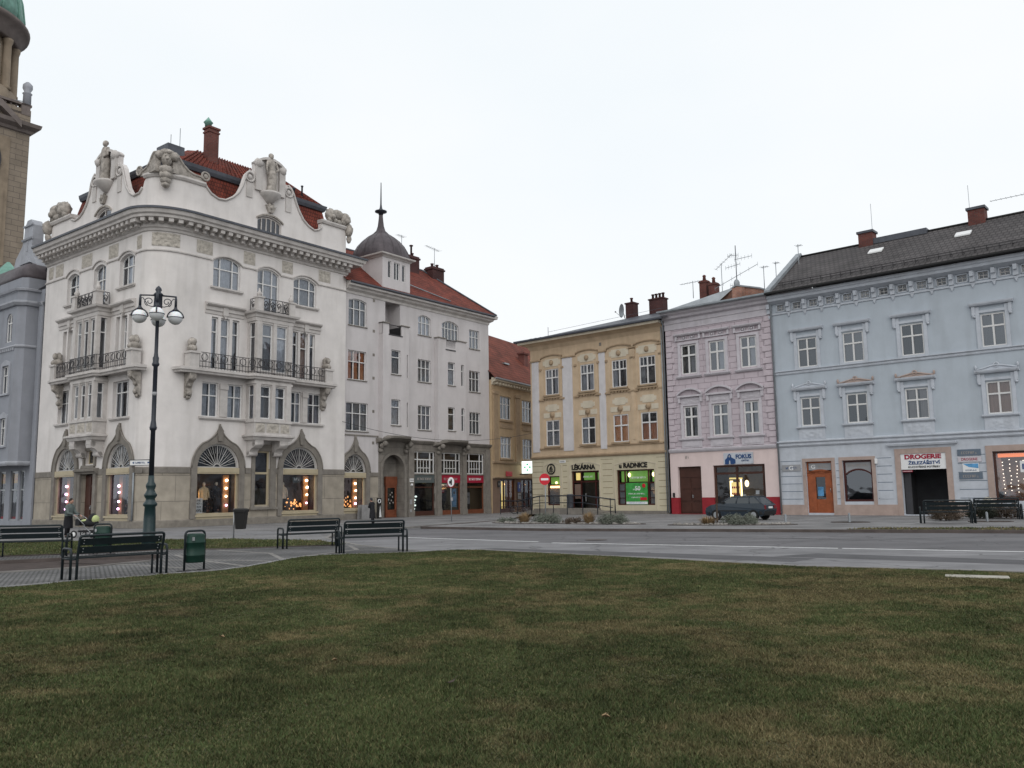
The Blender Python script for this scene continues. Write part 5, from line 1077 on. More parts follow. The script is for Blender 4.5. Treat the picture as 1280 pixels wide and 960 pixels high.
# pilasters (white strips) and stucco frames
mb = MB()
for a, b in ((.28, .98), (3.38, 4.35), (6.88, 7.45)): mb.box(a, b, 0, .05, 4.75, 12.0)
mb.build('white_pilaster', 'pil_white', YH)
mb = MB()
for a, b in ((9.68, 10.1), (12.0, 12.4)): mb.box(a, b, 0, .07, 5.0, 11.9); mb.box(a + .12, b - .12, .07, .1, 5.3, 11.5)
for a, b in cols_:
    for z0, z1 in ((9.2, 11.25), (5.18, 7.2)): mb.box(a - .38, a - .1, 0, .045, z0 - .2, z1 + .15); mb.box(b + .1, b + .38, 0, .045, z0 - .2, z1 + .15)
mb.build('pilaster_strip', 'yellow_wall', YH)
mb = MB()
for a, b in cols_:
    c = (a + b) / 2
    # top hood: stepped, slightly arched line
    A = [(a - .65, 12.0), (a - .4, 12.0), (a - .4, 12.18), (a - .2, 12.2)] + arc(a - .15, b + .15, 12.24, .09, 8) + [(b + .2, 12.2), (b + .4, 12.18), (b + .4, 12.0), (b + .65, 12.0)]
    mb.band([(x, z + .09) for x, z in A], A, 0, .1)
    mb.box(a - .55, a - .3, 0, .1, 11.2, 11.35); mb.box(b + .3, b + .55, 0, .1, 11.2, 11.35)
    # sill with console teeth
    mb.box(a - .12, b + .12, -.02, .2, 9.08, 9.2); mb.box(a - .6, a - .1, 0, .12, 8.78, 8.9); mb.box(b + .1, b + .6, 0, .12, 8.78, 8.9); mb.box(a - .18, b + .18, 0, .16, 8.92, 9.04)
    for k in range(5): mb.box(a + .05 + k * (b - a - .25) / 4, a + .2 + k * (b - a - .25) / 4, 0, .12, 8.82, 8.94)
    mb.box(a - .12, b + .12, -.02, .18, 5.05, 5.18)
    # outlines of the apron panels
    mb.ball((c, .08, 11.75), .2, 10, 6, (1, .5, 1.1)); mb.ball((c, .07, 7.62), .2, 10, 6, (1, .5, 1.1), .1); mb.prism([(c - .13, 7.62), (c + .13, 7.62), (c, 7.25)], 0, .09)
for a, b in ((.1, 3.36), (4.4, 6.85)): mb.sweep([(a + .9, 0), (b - .0, 0)], [(0, 4.92), (.1, 4.94), (.1, 5.04), (0, 5.06)])
mb.sweep([(7.5, 0), (12.3, 0)], [(0, 4.92), (.1, 4.94), (.1, 5.04), (0, 5.06)])
mb.sweep([(.1, -4), (.1, 0), (12.55, 0)][1:], [(0, 4.2), (.1, 4.22), (.16, 4.32), (.16, 4.38), (0, 4.45)])
for a, b in ((.1, .98), (3.3, 4.4), (6.8, 7.5), (9.6, 10.2), (12.0, 12.5)): mb.sweep([(a, 0), (b, 0)], [(0, 11.95), (.12, 11.98), (.12, 12.08), (0, 12.1)])
mb.build('moulding', 'ochre_trim', YH)
mb = MB()
for a, b in cols_:
    c = (a + b) / 2; e = .08
    for z0, z1, ins in ((11.45, 12.05, .1), (7.9, 8.45, .3)):
        P = [(a - .3 + ins, z0 + .12), (a - .1 + ins, z0 + .12), (a - .1 + ins, z0), (b + .1 - ins, z0), (b + .1 - ins, z0 + .12), (b + .3 - ins, z0 + .12), (b + .3 - ins, z1 - .12), (b + .1 - ins, z1 - .12), (b + .1 - ins, z1), (a - .1 + ins, z1), (a - .1 + ins, z1 - .12), (a - .3 + ins, z1 - .12)]
        mb.prism(P, 0, .03)
    for x0, x1 in ((a - .2, c - .25), (c + .25, b + .2)): mb.box(x0, x1, 0, .03, 7.4, 7.78)
mb.build('stucco_panel', 'cream_panel', YH)
mb = MB(); mb.box(6.95, 7.15, -.02, .02, 12.5, 12.75); mb.build('wall_vent', 'stone_dark', YH)
# cove cornice, gutter, roof
mb = MB(); mb.sweep([(.1, -9), (.1, 0), (12.6, 0)], [(0, 12.9), (.05, 13.0), (.15, 13.2), (.4, 13.35), (.70, 13.40)], caps=False); mb.build('cove', 'yellow_wall', YH); mb = MB(); mb.sweep([(.1, -9), (.1, 0), (12.6, 0)], [(0, 13.38), (.72, 13.4), (.76, 13.58), (0, 13.62)]); mb.build('cornice', 'cream_panel', YH)
mb = MB(); mb.face([(-.7, .8, 13.66), (13.3, .8, 13.66), (13.3, -5, 15.7), (9.6, -5, 15.35)]); mb.face([(-.7, .8, 13.66), (-.7, -10.8, 13.66), (9.6, -5, 15.35)]); mb.face([(-.7, -10.8, 13.66), (9.6, -5, 15.35), (13.3, -5, 15.7), (13.3, -10.8, 13.66)]); RY = mb.build('roof', 'zinc_dark', YH)
mb = MB(); mb.sweep([(-.72, -9), (-.72, .78), (13.0, .78)], [(0, 13.62), (.1, 13.56), (.16, 13.62), (.16, 13.72), (0, 13.7)], closed_prof=True); 
for i in range(26): mb.tube([(-.3 + i * .52, .72, 13.7), (.1 + i * .51, -.2, 14.0)], .02, 4)
mb.build('gutter', 'zinc_dark', RY)
mb = MB(); mb.tube([(1.2, -1, 13.9), (1.2, -1, 14.9)], .02, 4); mb.tube([(1.2, -1, 14.5), (11.5, -1.8, 15.0)], .012, 4); mb.build('lightning_rod', 'zinc_dark', RY)
for a, b, z1, n in ((7.55, 8.25, 16.15, 1), (9.7, 10.9, 16.1, 4)):
    mb = MB(); mb.box(a, b, -3.5, -2.8, 14.2, z1 - .1); mb.box(a - .06, b + .06, -3.56, -2.74, z1 - .1, z1)
    for k in range(n): mb.lathe(a + (b - a) * (k + .5) / n, -3.15, [(.1, z1), (.09, z1 + .3), (.13, z1 + .32), (.13, z1 + .4)], 8)
    mb.build('chimney', 'brick_dark', RY)
# pharmacy ground floor joints (banded render)
mb = MB()
segs = [(.12, 1.2), (3.2, 3.6), (6.95, 7.8), (11.75, 12.5)]
for i in range(8):
    z = .55 + i * .44
    for a, b in segs: mb.box(a, b, -.002, .004, z, z + .035)
for a, b in ((.12, 1.3), (3.1, 3.8), (6.8, 7.9), (11.6, 12.5)): mb.box(a, b, -.002, .0045, 3.95, 3.975)
mb.build('groove', 'cream_groove', YH)
mb = MB()
for a, b, z in ((1.35, 3.1, 3.6), (3.85, 6.75, 3.55), (8.0, 11.6, 3.5)):
    A = arc(a, b, z, .25, 10); mb.band([(x, q + .05) for x, q in A], A, 0, .035); mb.box(a, a + .05, 0, .035, .3, z); mb.box(b - .05, b, 0, .035, .3, z)
mb.build('arched_frame', 'cream_panel', YH)
mb = MB(); mb.box(.1, 3.6, 0, .06, 0, .2); mb.box(7.0, 12.55, 0, .08, 0, .22); mb.build('plinth', 'stone_dark', YH)
# pharmacy windows / door
def bars(fr, a, b, z0, z1, cols, rows, o=-.16, w=.08):
    f = MB(fr)
    for c in [0] + cols + [1]: x = a + (b - a) * c; x = min(max(x, a + w / 2), b - w / 2); f.box(x - w / 2, x + w / 2, o - .05, o + .03, z0, z1)
    for r in [0] + rows + [1]: z = z0 + (z1 - z0) * r; z = min(max(z, z0 + w / 2), z1 - w / 2); f.box(a, b, o - .048, o + .026, z - w / 2, z + w / 2)
    return f
f = bars(RF, 1.58, 2.85, .62, 2.85, [], [.70]).build('shop_window', 'paint_darkred', YH)
g = MB(); g.face([(1.6, -.18, .65), (2.83, -.18, .65), (2.83, -.18, 2.83), (1.6, -.18, 2.83)]); g.build('pane', 'glass_shop', f)
g = MB(); g.box(1.65, 2.8, -.34, -.3, .7, 2.1); g.build('frosted_screen', 'sign_grey', f); g = MB(); g.box(1.65, 2.8, -.5, -.45, 2.2, 2.8); g.build('lit_panel', 'lit_green', f)
g = MB(); g.ball((2.25, -.36, 2.35), .1, 8, 6); g.build('display_lamp', 'strip_warm', f); g = MB(); g.box(1.7, 2.75, -.33, -.29, 1.95, 2.1); g.build('lit_panel', 'lamp_warm', f)
f = bars(RF, 4.0, 6.6, .05, 3.18, [.32, .84], [.74], w=.1).build('shop_door', 'paint_darkred', YH)
g = MB(); g.face([(4.05, -.19, .3), (6.55, -.19, .3), (6.55, -.19, 3.1), (4.05, -.19, 3.1)]); g.build('pane', 'glass_shop', f)
g = MB(); g.box(4.0, 6.6, -1.8, -1.75, .1, 3.2); g.build('inner_wall', 'room_shop', f)
for a, b, m in ((4.15, 4.6, 'lit_yellow'), (4.9, 6.0, 'lit_green'), (6.2, 6.5, 'lit_green')): g = MB(); g.box(a, b, -.45, -.42, 2.5, 3.05); g.build('lit_panel', m, f)
g = MB(); g.box(4.12, 4.75, -.3, -.27, 1.1, 2.2); g.build('poster', 'curtain_blind', f)
letters(f, '~', 5.45, 2.68, -.185, .12, .9, 'sign_white')
g = MB(); g.box(5.25, 5.33, -.12, -.06, .9, 1.5); g.build('handle', 'steel', f)
f = bars(RF, 8.18, 11.4, .62, 3.15, [.2, .82], [.62], w=.1)
f.box(8.2, 8.8, -.2, -.13, 1.1, 1.15); f.box(8.2, 8.8, -.2, -.13, 1.6, 1.65); f.box(10.85, 11.35, -.2, -.13, 1.1, 1.15); f.box(10.85, 11.35, -.2, -.13, 1.6, 1.65)
f = f.build('shop_window', 'paint_darkred', YH)
g = MB(); g.face([(8.2, -.19, .65), (11.38, -.19, .65), (11.38, -.19, 3.12), (8.2, -.19, 3.12)]); g.build('pane', 'glass_shop', f)
for a, b, m in ((8.3, 8.75, 'lit_green'), (8.95, 10.7, 'lit_green'), (10.95, 11.35, 'lit_green')): g = MB(); g.box(a, b, -.5, -.46, 2.28, 3.08); g.build('lit_panel', m, f)
for u in (9.05, 11.1): g = MB(); g.ball((u, -.36, 2.78), .11, 8, 6, (.9, .9, 1.5)); g.build('display_lamp', 'strip_warm', f)
g = MB(); g.box(8.25, 8.75, -.3, -.26, .7, 2.15); g.box(10.9, 11.35, -.3, -.26, .7, 2.15); g.build('frosted_screen', 'sign_grey', f)
letters(f, '~', 9.9, 2.5, -.185, .14, 1.3, 'sign_white')
t = poster(YH, RF, 8.92, 10.75, .66, 2.2, -.08, 'large green advertising poster with white print in the pharmacy window', [('~', 1.02, .1, .6, 'sign_white'), ('~', .72, .09, 1.4, 'sign_white'), ('~', .46, .09, .9, 'sign_white'), ('~', .08, .06, 1.3, 'sign_skyblue')], m='poster_green')
mb = MB(); mb.box(-.9, .9, .016, .02, .02, .2); mb.build('white_strip', 'sign_white', t); mb = MB(); mb.lathe(.65, -0, [(0, 0)], 3) if False else None
mb = MB(); mb.ball((.62, .02, 1.33), .15, 12, 6, (1, .08, 1)); mb.box(.3, .85, .018, .026, .3, .5); mb.build('red_badge', 'sign_red', t)
text_mesh(t, 'lettering', '50', .1, 1.0, .018, .3, 'sign_white', width=.45, depth=.008)
for s_, uc, wd, lab in (('LÉKÁRNA', 5.2, 2.2, 'black LÉKÁRNA lettering over the pharmacy door'), ('u RADNICE', 9.65, 2.4, 'black u RADNICE lettering over the wide pharmacy window')):
    t = thing('shop_sign', lab, 'sign', W(YH, RF, uc, .01, 3.3), PH); text_mesh(t, 'lettering', s_, 0, 0, 0, .34, 'ink_black', width=wd, depth=.05, bold=.03)
t = thing('pharmacy_emblem', 'round black emblem with stylised tree above the small pharmacy window', 'emblem', W(YH, RF, 2.05, .02, 3.4), PH)
mb = MB(); mb.torus((0, 0, 0), .38, .05, 24, 6); mb.build('ring', 'ink_black', t)
mb = MB(); mb.box(-.03, .03, 0, .03, -.34, .3)
for z, w_ in ((-.16, .24), (.0, .2), (.14, .14)): mb.tube([(-w_, .015, z - .1), (0, .015, z + .08), (w_, .015, z - .1)], .028, 5)
mb.build('tree_figure', 'ink_black', t)
poster(YH, RF, 2.9, 3.5, 3.85, 4.05, .02, 'small white street name plate left of the LÉKÁRNA letters', [('~', .06, .08, .45, 'ink_black')], cat='sign', name='street_plate')
mb = MB(); mb.tube([(12.62, .14, .1), (12.62, .14, 13.3), (12.75, .5, 13.55)], .06, 7); mb.tube([(12.45, .12, .1), (12.45, .12, 13.4)], .045, 6); mb.build('downpipe', 'zinc', YH)

# ---------------------------------------------------------------- pink house (u 12.7 .. 20.6)
KH = thing('pink_house', 'narrow pink house with banded walls between the pharmacy and the blue house', 'building', row_at(12.7), PH)
KF = shift(12.7)
c_top = [(13.95, 15.12), (16.12, 17.27), (18.41, 19.53)]; c_mid = [(14.0, 15.07), (16.18, 17.33), (18.46, 19.5)]
mb = MB(KF); wall(mb, 12.72, 20.6, 4.4, 12.8, [(a, b, 9.58, 11.62) for a, b in c_top] + [(a, b, 5.22, 7.33) for a, b in c_mid], depth=.12); mb.build('upper_wall', 'pink_wall', KH)
mb = MB(KF); wall(mb, 12.72, 20.6, 1.12, 4.4, [(13.3, 15.1, 1.12, 3.22), (16.02, 19.68, 1.12, 3.23)], depth=.3); mb.box(12.72, 20.6, -10, -9.9, 0, 13); mb.build('ground_floor_wall', 'pink_plain', KH)
mb = MB(KF); wall(mb, 12.72, 20.6, 0, 1.12, [(13.3, 15.1, .02, 1.12), (16.02, 19.68, .5, 1.12)], depth=.3, o=.02); mb.build('painted_base', 'base_red', KH)
mb = MB(KF); mb.box(12.8, 20.5, -2.6, -2.5, 0, 13.0); mb.box(12.8, 20.5, -2.5, -.4, 4.2, 4.3); mb.box(12.8, 20.5, -2.5, -.3, 8.3, 8.4); mb.build('inner_wall', 'room_dark', KH)
for i, (a, b) in enumerate(c_top): window(KH, KF, a, b, 9.58, 11.62, o=-.04, tr=.64, fw=.08, mw=.12, curtain=[(.55, 1)])
for i, (a, b) in enumerate(c_mid): window(KH, KF, a, b, 5.22, 7.33, o=-.04, tr=.66, fw=.08, mw=.12, curtain=[(0, .3), (.6, 1)])
mb = MB(KF)
for a, b in c_top:
    mb.box(a - .24, a - .04, 0, .08, 9.45, 11.75); mb.box(b + .04, b + .24, 0, .08, 9.45, 11.75); mb.box(a - .24, b + .24, 0, .085, 11.66, 11.82)
    mb.box(a - .3, b + .3, 0, .09, 11.95, 12.02); mb.sweep([(a - .45, 0), (b + .45, 0)], [(0, 12.28), (.2, 12.3), (.26, 12.38), (.26, 12.44), (0, 12.5)])
    for q in (.22, .78): x = a + (b - a) * q; mb.torus((x, .05, 12.12), .17, .035, 12, 5); mb.ball((x, .05, 12.12), .08, 8, 6)
    for x in (a - .33, b + .33): mb.box(x - .07, x + .07, 0, .14, 11.95, 12.28)
    mb.sweep([(a - .4, 0), (b + .4, 0)], [(0, 9.3), (.1, 9.3), (.18, 9.4), (.18, 9.47), (0, 9.5)])
for a, b in c_mid:
    mb.box(a - .24, a - .04, 0, .08, 5.12, 7.45); mb.box(b + .04, b + .24, 0, .08, 5.12, 7.45); mb.box(a - .24, b + .24, 0, .085, 7.37, 7.48)
    for x in (a - .3, b + .3): mb.box(x - .08, x + .08, 0, .14, 7.6, 8.0)
    A = arc(a - .42, b + .42, 8.1, .38, 12); mb.band([(x, z + .12) for x, z in A], A, 0, .24); mb.box(a - .42, b + .42, 0, .2, 7.98, 8.1)
    mb.sweep([(a - .38, 0), (b + .38, 0)], [(0, 4.98), (.1, 4.98), (.18, 5.06), (.18, 5.14), (0, 5.16)]); mb.box(a - .24, b + .24, 0, .05, 4.5, 4.98)
    mb.box(a - .05, b + .05, .05, .08, 4.6, 4.88)
mb.build('window_surround', 'lilac_trim', KH)
mb = MB(KF)
for a, b in c_mid: mb.relief(a - .2, b + .2, 7.5, 7.95, .01, .07, 18, 8, a)
mb.build('stucco_relief', 'lilac_trim', KH)
mb = MB(KF)
for i in range(21):
    z = 4.55 + i * .395; w_ = .62 if i % 2 else .42
    mb.box(12.78, 12.78 + w_, 0, .06, z, z + .34); mb.box(20.58 - w_, 20.58, 0, .06, z, z + .34)
mb.build('quoin', 'pink_quoin', KH)
mb = MB(KF); mb.sweep([(12.72, 0), (20.6, 0)], [(0, 4.18), (.08, 4.2), (.14, 4.3), (.16, 4.4), (0, 4.46)]); mb.build('belt_course', 'lilac_trim', KH)
mb = MB(KF); mb.sweep([(12.7, 0), (20.62, 0)], [(0, 12.8), (.06, 12.82), (.06, 13.2), (.12, 13.25), (.12, 13.5), (.35, 13.6), (.4, 13.75), (.62, 13.85), (.66, 14.0), (0, 14.05)]); mb.build('cornice', 'lilac_trim', KH)
mb = MB(KF); mb.face([(12.6, .75, 14.05), (20.7, .75, 14.05), (20.7, -5, 15.2), (12.6, -5, 15.6)]); RK = mb.build('roof', 'zinc_dark', KH)
mb = MB(KF); mb.sweep([(12.6, .75), (20.65, .75)], [(0, 14.02), (.1, 13.96), (.16, 14.02), (.16, 14.12), (0, 14.1)]); mb.build('gutter', 'zinc', RK)
mb = MB(KF)
for a, b, z1 in ((13.75, 14.3, 16.9), (14.5, 15.05, 16.6)):
    mb = MB(KF); mb.box(a, b, -3.9, -3.3, 14.4, z1); mb.box(a - .05, b + .05, -3.95, -3.25, z1 - .18, z1 - .08); mb.lathe((a + b) / 2, -3.6, [(.14, z1), (.11, z1 + .3), (.15, z1 + .36), (.05, z1 + .45)], 8); mb.build('chimney', 'brick_red', RK)
mb = MB(KF); mb.prism([(14.9, 14.2), (16.4, 15.2), (17.35, 15.65), (19.1, 15.15), (20.1, 14.7), (20.1, 14.1), (14.9, 14.1)], -2.4, -2.0); mb.box(17.3, 18.0, -2.1, -1.4, 14.2, 15.4); mb.build('firewall', 'brick_pink', RK)
mb = MB(KF); mb.band([(14.9, 14.3), (16.4, 15.3), (17.35, 15.75), (19.1, 15.25), (20.1, 14.8)], [(14.9, 14.2), (16.4, 15.2), (17.35, 15.65), (19.1, 15.15), (20.1, 14.7)], -2.5, -1.9); mb.face([(12.9, .2, 14.25), (16.2, -1.2, 14.5), (17.2, -2.0, 15.6), (15.5, -2.4, 15.0)]); mb.build('flashing', 'zinc', RK)
# door and shop front
d = MB(KF); d.box(13.3, 15.1, -.3, -.24, .02, 3.22); d.box(13.38, 15.02, -.24, -.2, 2.5, 3.12)
for a, b in ((13.4, 14.15), (14.25, 15.0)):
    for z0, z1 in ((.15, .75), (.9, 1.6), (1.72, 2.38)): d.box(a, b, -.24, -.2, z0, z1)
d = d.build('door', 'paint_brown', KH); k = MB(KF); k.box(14.3, 14.36, -.2, -.12, 1.1, 1.3); k.build('handle', 'steel', d)
f = bars(KF, 16.02, 19.68, .5, 3.23, [.45, .96], [.80], o=-.14, w=.14).build('shop_window', 'paint_brown', KH)
g = MB(KF); g.face([(16.05, -.17, .5), (19.65, -.17, .5), (19.65, -.17, 3.2), (16.05, -.17, 3.2)]); g.build('pane', 'glass_shop', f)
g = MB(KF); g.box(16.02, 19.68, -2.2, -2.1, .4, 3.2); g.box(16.02, 19.68, -2.1, -.3, .4, .46); g.build('display_box', 'room_shop', f)
g = MB(KF); g.box(16.75, 16.95, -.9, -.85, .8, 2.2); g.box(17.5, 17.6, -.9, -.85, .9, 2.3); g.ball((18.1, -.6, 2.0), .14, 8, 6, (1, 1, 1.6)); g.build('display_lamp', 'strip_warm', f)
g = MB(KF); g.box(16.9, 17.55, -.85, -.75, 1.3, 2.1); g.box(16.8, 17.7, -.8, -.7, 2.3, 2.4); g.build('lit_shelf', 'lit_yellow', f)
g = MB(KF)
for i in range(12): g.box(16.95 + (i % 4) * .15, 17.04 + (i % 4) * .15, -.74, -.68, .85 + (i // 4) * .42, .98 + (i // 4) * .42)
g.build('display_goods', 'sign_red', f)
g = MB(KF); g.box(18.9, 19.15, -.2, -.18, 1.3, 1.55); g.box(17.95, 18.2, -.2, -.18, 1.15, 1.3); g.build('price_card', 'sign_white', f)
t = thing('optician_sign', 'pale blue sign with dark figure and blue FOKUS letters over the optician window', 'sign', W(KH, KF, 17.9, .03, 3.27), PH)
mb = MB(); mb.box(-1.05, 1.05, -.02, .03, 0, .75); mb.build('panel', 'blue_trim', t)
mb = MB(); mb.prism([(-.95, 0), (-.95, .3), (-.8, .42), (-.72, .62), (-.62, .7), (-.52, .62), (-.48, .45), (-.2, .3), (-.2, .05), (-.35, 0), (-.55, 0), (-.58, .25), (-.65, .25), (-.68, 0)], .03, .045); mb.build('portrait_figure', 'ink_blue', t)
mb = MB(); mb.ball((-.62, .05, .52), .08, 10, 6, (.8, .2, 1)); mb.build('portrait_face', 'sign_grey', t)
text_mesh(t, 'lettering', 'FOKUS', .38, .36, .031, .26, 'ink_blue', width=1.1, depth=.02, bold=.035); text_mesh(t, 'lettering', 'OPTIK', .5, .17, .031, .1, 'ink_blue', width=.55, depth=.02)
mb = MB(KF); mb.box(12.9, 13.03, .02, .1, 1.15, 1.45); mb.build('meter_box', 'ink_black', KH)
letters(KH, '~', 14.05, 3.75, .005, .2, .3, 'ink_faint', fr=KF)

# ---------------------------------------------------------------- pale blue house (u 20.65 .. 43)
BH = thing('blue_house', 'long pale blue house with dark tiled roof and bracketed frieze', 'building', row_at(20.65), PH)
QF = shift(20.65); E_ = 43.0
ct = [(22.3, 23.52), (25.15, 26.37), (28.52, 29.76), (32.73, 33.92), (37.2, 38.4), (40.3, 41.5)]
att = [21.1 + i * 1.0635 for i in range(20)]
mb = MB(QF); wall(mb, 20.66, E_, 4.5, 13.6, [(a, b, 9.15, 10.98) for a, b in ct] + [(a, b, 5.47, 7.23) for a, b in ct] + [(a, a + .5, 12.95, 13.35) for a in att], depth=.16)
mb.face([(20.66, 0, 0), (20.66, -10, 0), (20.66, -10, 13.8), (20.66, 0, 13.8)]); mb.build('upper_wall', 'blue_wall', BH)
op = [(22.38, 24.0, .12, 3.25), (24.65, 26.38, .8, 3.25), (28.0, 30.42, .05, 3.5), (32.75, 35.6, .8, 3.45), (37, 39.5, .8, 3.4)]
mb = MB(QF); wall(mb, 20.66, E_, 0, 4.5, op, depth=.3); mb.build('ground_floor_wall', 'blue_trim', BH)
mb = MB(QF); mb.box(20.8, E_, -2.7, -2.6, 0, 13.6); mb.box(20.8, E_, -2.6, -.4, 4.3, 4.4); mb.box(20.8, E_, -2.6, -.4, 8.3, 8.4); mb.box(20.8, E_, -2.6, -.4, 12.6, 12.7); mb.build('inner_wall', 'room_dark', BH)
for i, (a, b) in enumerate(ct):
    window(BH, QF, a, b, 9.15, 10.98, o=-.05, tr=.62, fw=.07, mw=.09, curtain=[(0, 1)], cz=(0, .98), curm='sign_teal')
    window(BH, QF, a, b, 5.47, 7.23, o=-.05, tr=.62, fw=.07, mw=.09, curtain=([(0, 1)] if i == 3 else [(.1, .4), (.6, .9)] if i == 2 else None), curm='curtain_blind' if i == 3 else 'ink_faint')
for a in att: 
    f = MB(QF); f.box(a, a + .5, -.14, -.1, 12.95, 13.0); f.box(a, a + .5, -.14, -.1, 13.3, 13.35); f.box(a, a + .05, -.14, -.1, 12.95, 13.35); f.box(a + .45, a + .5, -.14, -.1, 12.95, 13.35); f.box(a + .23, a + .27, -.13, -.09, 12.95, 13.35); f.box(a, a + .5, -.13, -.095, 13.13, 13.17)
    f = f.build('attic_window', 'paint_grey', BH); g = MB(QF); g.face([(a, -.12, 12.95), (a + .5, -.12, 12.95), (a + .5, -.12, 13.35), (a, -.12, 13.35)]); g.build('pane', 'glass_dark', f)
mb = MB(QF)
for a, b in ct:
    for z0, z1, up in ((9.0, 11.05, 1), (5.3, 7.3, 0)):
        mb.box(a - .22, a - .03, 0, .07, z0, z1 + .35); mb.box(b + .03, b + .22, 0, .07, z0, z1 + .35); mb.box(a - .22, b + .22, 0, .072, z1, z1 + .14)
        for x in (a - .3, b + .3): mb.box(x - .08, x + .08, 0, .14, z1 - .1, z1 + .38); mb.ball((x, .07, z1 - .16), .09, 8, 6)
        mb.sweep([(a - .48, 0), (b + .48, 0)], [(0, z1 + .38), (.2, z1 + .4), (.26, z1 + .48), (.28, z1 + .56), (0, z1 + .62)])
        if not up: mb.sweep([(a - .3, 0), (b + .3, 0)], [(0, 5.3), (.1, 5.3), (.17, 5.37), (.17, 5.44), (0, 5.46)]); mb.box(a - .22, b + .22, 0, .04, 4.62, 5.3)
    mb.box(a - .06, b + .06, 0, .12, 9.03, 9.15)
mb.build('window_surround', 'blue_trim', BH)
for i, (a, b) in enumerate(ct):
    mb = MB(QF); c = (a + b) / 2; z = 7.92
    mb.tube([(a - .4, .1, z), (a - .25, .1, z + .02), (c - .25, .1, z + .16), (c, .1, z + .2), (c + .25, .1, z + .16), (b + .25, .1, z + .02), (b + .4, .1, z)], .05, 5); mb.torus((c, .1, z + .2), .12, .04, 10, 5)
    for x in (a - .42, b + .42): mb.ball((x, .1, z + .12), .07, 6, 5, (1, 1, 2))
    mb.prism([(a - .2, z - .02), (b + .2, z - .02), (c, z + .16)], .02, .09); mb.build('crest_ornament', 'salmon' if i in (1, 2) else 'blue_trim', BH)
    mb = MB(QF); mb.relief(a - .05, b + .05, 4.68, 5.2, .045, .06, 18, 8, i); mb.build('apron_relief', 'blue_trim', BH)
mb = MB(QF)
mb.sweep([(20.66, 0), (E_, 0)], [(0, 8.8), (.05, 8.8), (.08, 8.86), (.05, 8.9), (.05, 8.97), (.14, 9.0), (.14, 9.05), (0, 9.07)])
mb.sweep([(20.66, 0), (E_, 0)], [(0, 4.2), (.06, 4.22), (.12, 4.3), (.1, 4.42), (.2, 4.5), (.2, 4.56), (0, 4.62)])
mb.sweep([(20.66, 0), (E_, 0)], [(0, 12.72), (.07, 12.73), (.07, 12.83), (0, 12.85)]); mb.sweep([(20.66, 0), (E_, 0)], [(0, 13.42), (.1, 13.44), (.42, 13.58), (.46, 13.72), (.55, 13.78), (.56, 13.94), (0, 13.98)])
for a in [att[0] - .53] + [q + .78 for q in att]:
    mb.box(a - .13, a + .13, 0, .14, 12.85, 13.44); mb.box(a - .09, a + .09, .14, .3, 13.15, 13.44); mb.prism([(a - .1, 12.72), (a + .1, 12.72), (a, 12.5)], 0, .08)
for a in att: mb.box(a - .06, a, 0, .04, 12.9, 13.4); mb.box(a + .5, a + .56, 0, .04, 12.9, 13.4); mb.box(a - .06, a + .56, 0, .04, 13.35, 13.4); mb.box(a - .06, a + .56, 0, .04, 12.9, 12.95)
mb.build('moulding', 'blue_trim', BH)
mb = MB(QF)
for a, b in ((20.75, 22.1), (26.65, 27.5), (31.0, 32.4)):
    for i in range(6): mb.box(a, b, -.002, .005, .95 + i * .47, .985 + i * .47)
for i in range(6): mb.box(24.25, 24.42, -.002, .005, .95 + i * .42, .985 + i * .42)
mb.build('groove', 'blue_groove', BH)
mb = MB(QF)
for a, b, z0, z1, d in ((22.38, 24.0, 0, 3.25, .2), (24.65, 26.38, 0, 3.25, .2), (28.0, 30.42, 0, 3.5, .3), (32.75, 35.6, 0, 3.45, .32)):
    mb.band([(a - d, z0), (a - d, z1 + d), (b + d, z1 + d), (b + d, z0)], [(a, z0), (a, z1), (b, z1), (b, z0)], 0, .05)
for a, b in ((20.7, 22.18), (24.2, 27.7)): mb.box(a, b, 0, .07, 0, .62)
mb.box(30.72, 32.43, 0, .05, 0, .62)
mb.build('stone_surround', 'salmon', BH)
mb = MB(QF); mb.sweep([(27.4, 0), (27.4, .12), (31.0, .12), (31.0, 0)], [(0, 3.95), (.06, 3.97), (.1, 4.08), (0, 4.12)]); mb.build('entrance_moulding', 'blue_trim', BH)
# roof
mb = MB(QF); mb.face([(20.9, .75, 14.05), (E_, .75, 14.05), (E_, -4.6, 17.5), (20.9, -4.6, 17.5)]); mb.face([(20.9, -10, 14.05), (E_, -10, 14.05), (E_, -4.6, 17.5), (20.9, -4.6, 17.5)]); RB = mb.build('roof', 'tile_grey', BH)
mb = MB(QF); 
def slab(mb, u0, u1, A, B, t):  # sloping bar from A to B in (o,z)
    a = [mb.pt(u, o, z + dz) for u in (u0, u1) for (o, z) in (A, B) for dz in (-t, t)]
    for q in ((0, 1, 3, 2), (4, 6, 7, 5), (0, 4, 5, 1), (2, 3, 7, 6), (0, 2, 6, 4), (1, 5, 7, 3)): mb.f.append([a[i] for i in q]); mb.sm.append(False)
slab(mb, 20.62, 21.0, (.78, 14.15), (-4.6, 17.68), .12); slab(mb, 20.62, 21.0, (-10, 14.15), (-4.6, 17.68), .12); mb.build('gable_capping', 'zinc', RB)
mb = MB(QF); mb.face([(20.66, .5, 13.6), (20.66, -4.6, 17.6), (20.66, -10, 13.6)]); mb.build('gable_wall', 'pil_white', RB)
mb = MB(QF); mb.sweep([(20.7, .75), (E_, .75)], [(0, 14.0), (.1, 13.94), (.18, 14.0), (.18, 14.1), (0, 14.08)]); mb.tube([(20.7, -4.6, 17.55), (E_, -4.6, 17.55)], .08, 6); mb.build('gutter', 'ink_black', RB)
mb = MB(QF); mb.box(25.7, 29.2, -4.9, -4.3, 17.35, 17.72); mb.build('ridge_vent', 'zinc_dark', RB)
mb = MB(QF)
u = 21.6
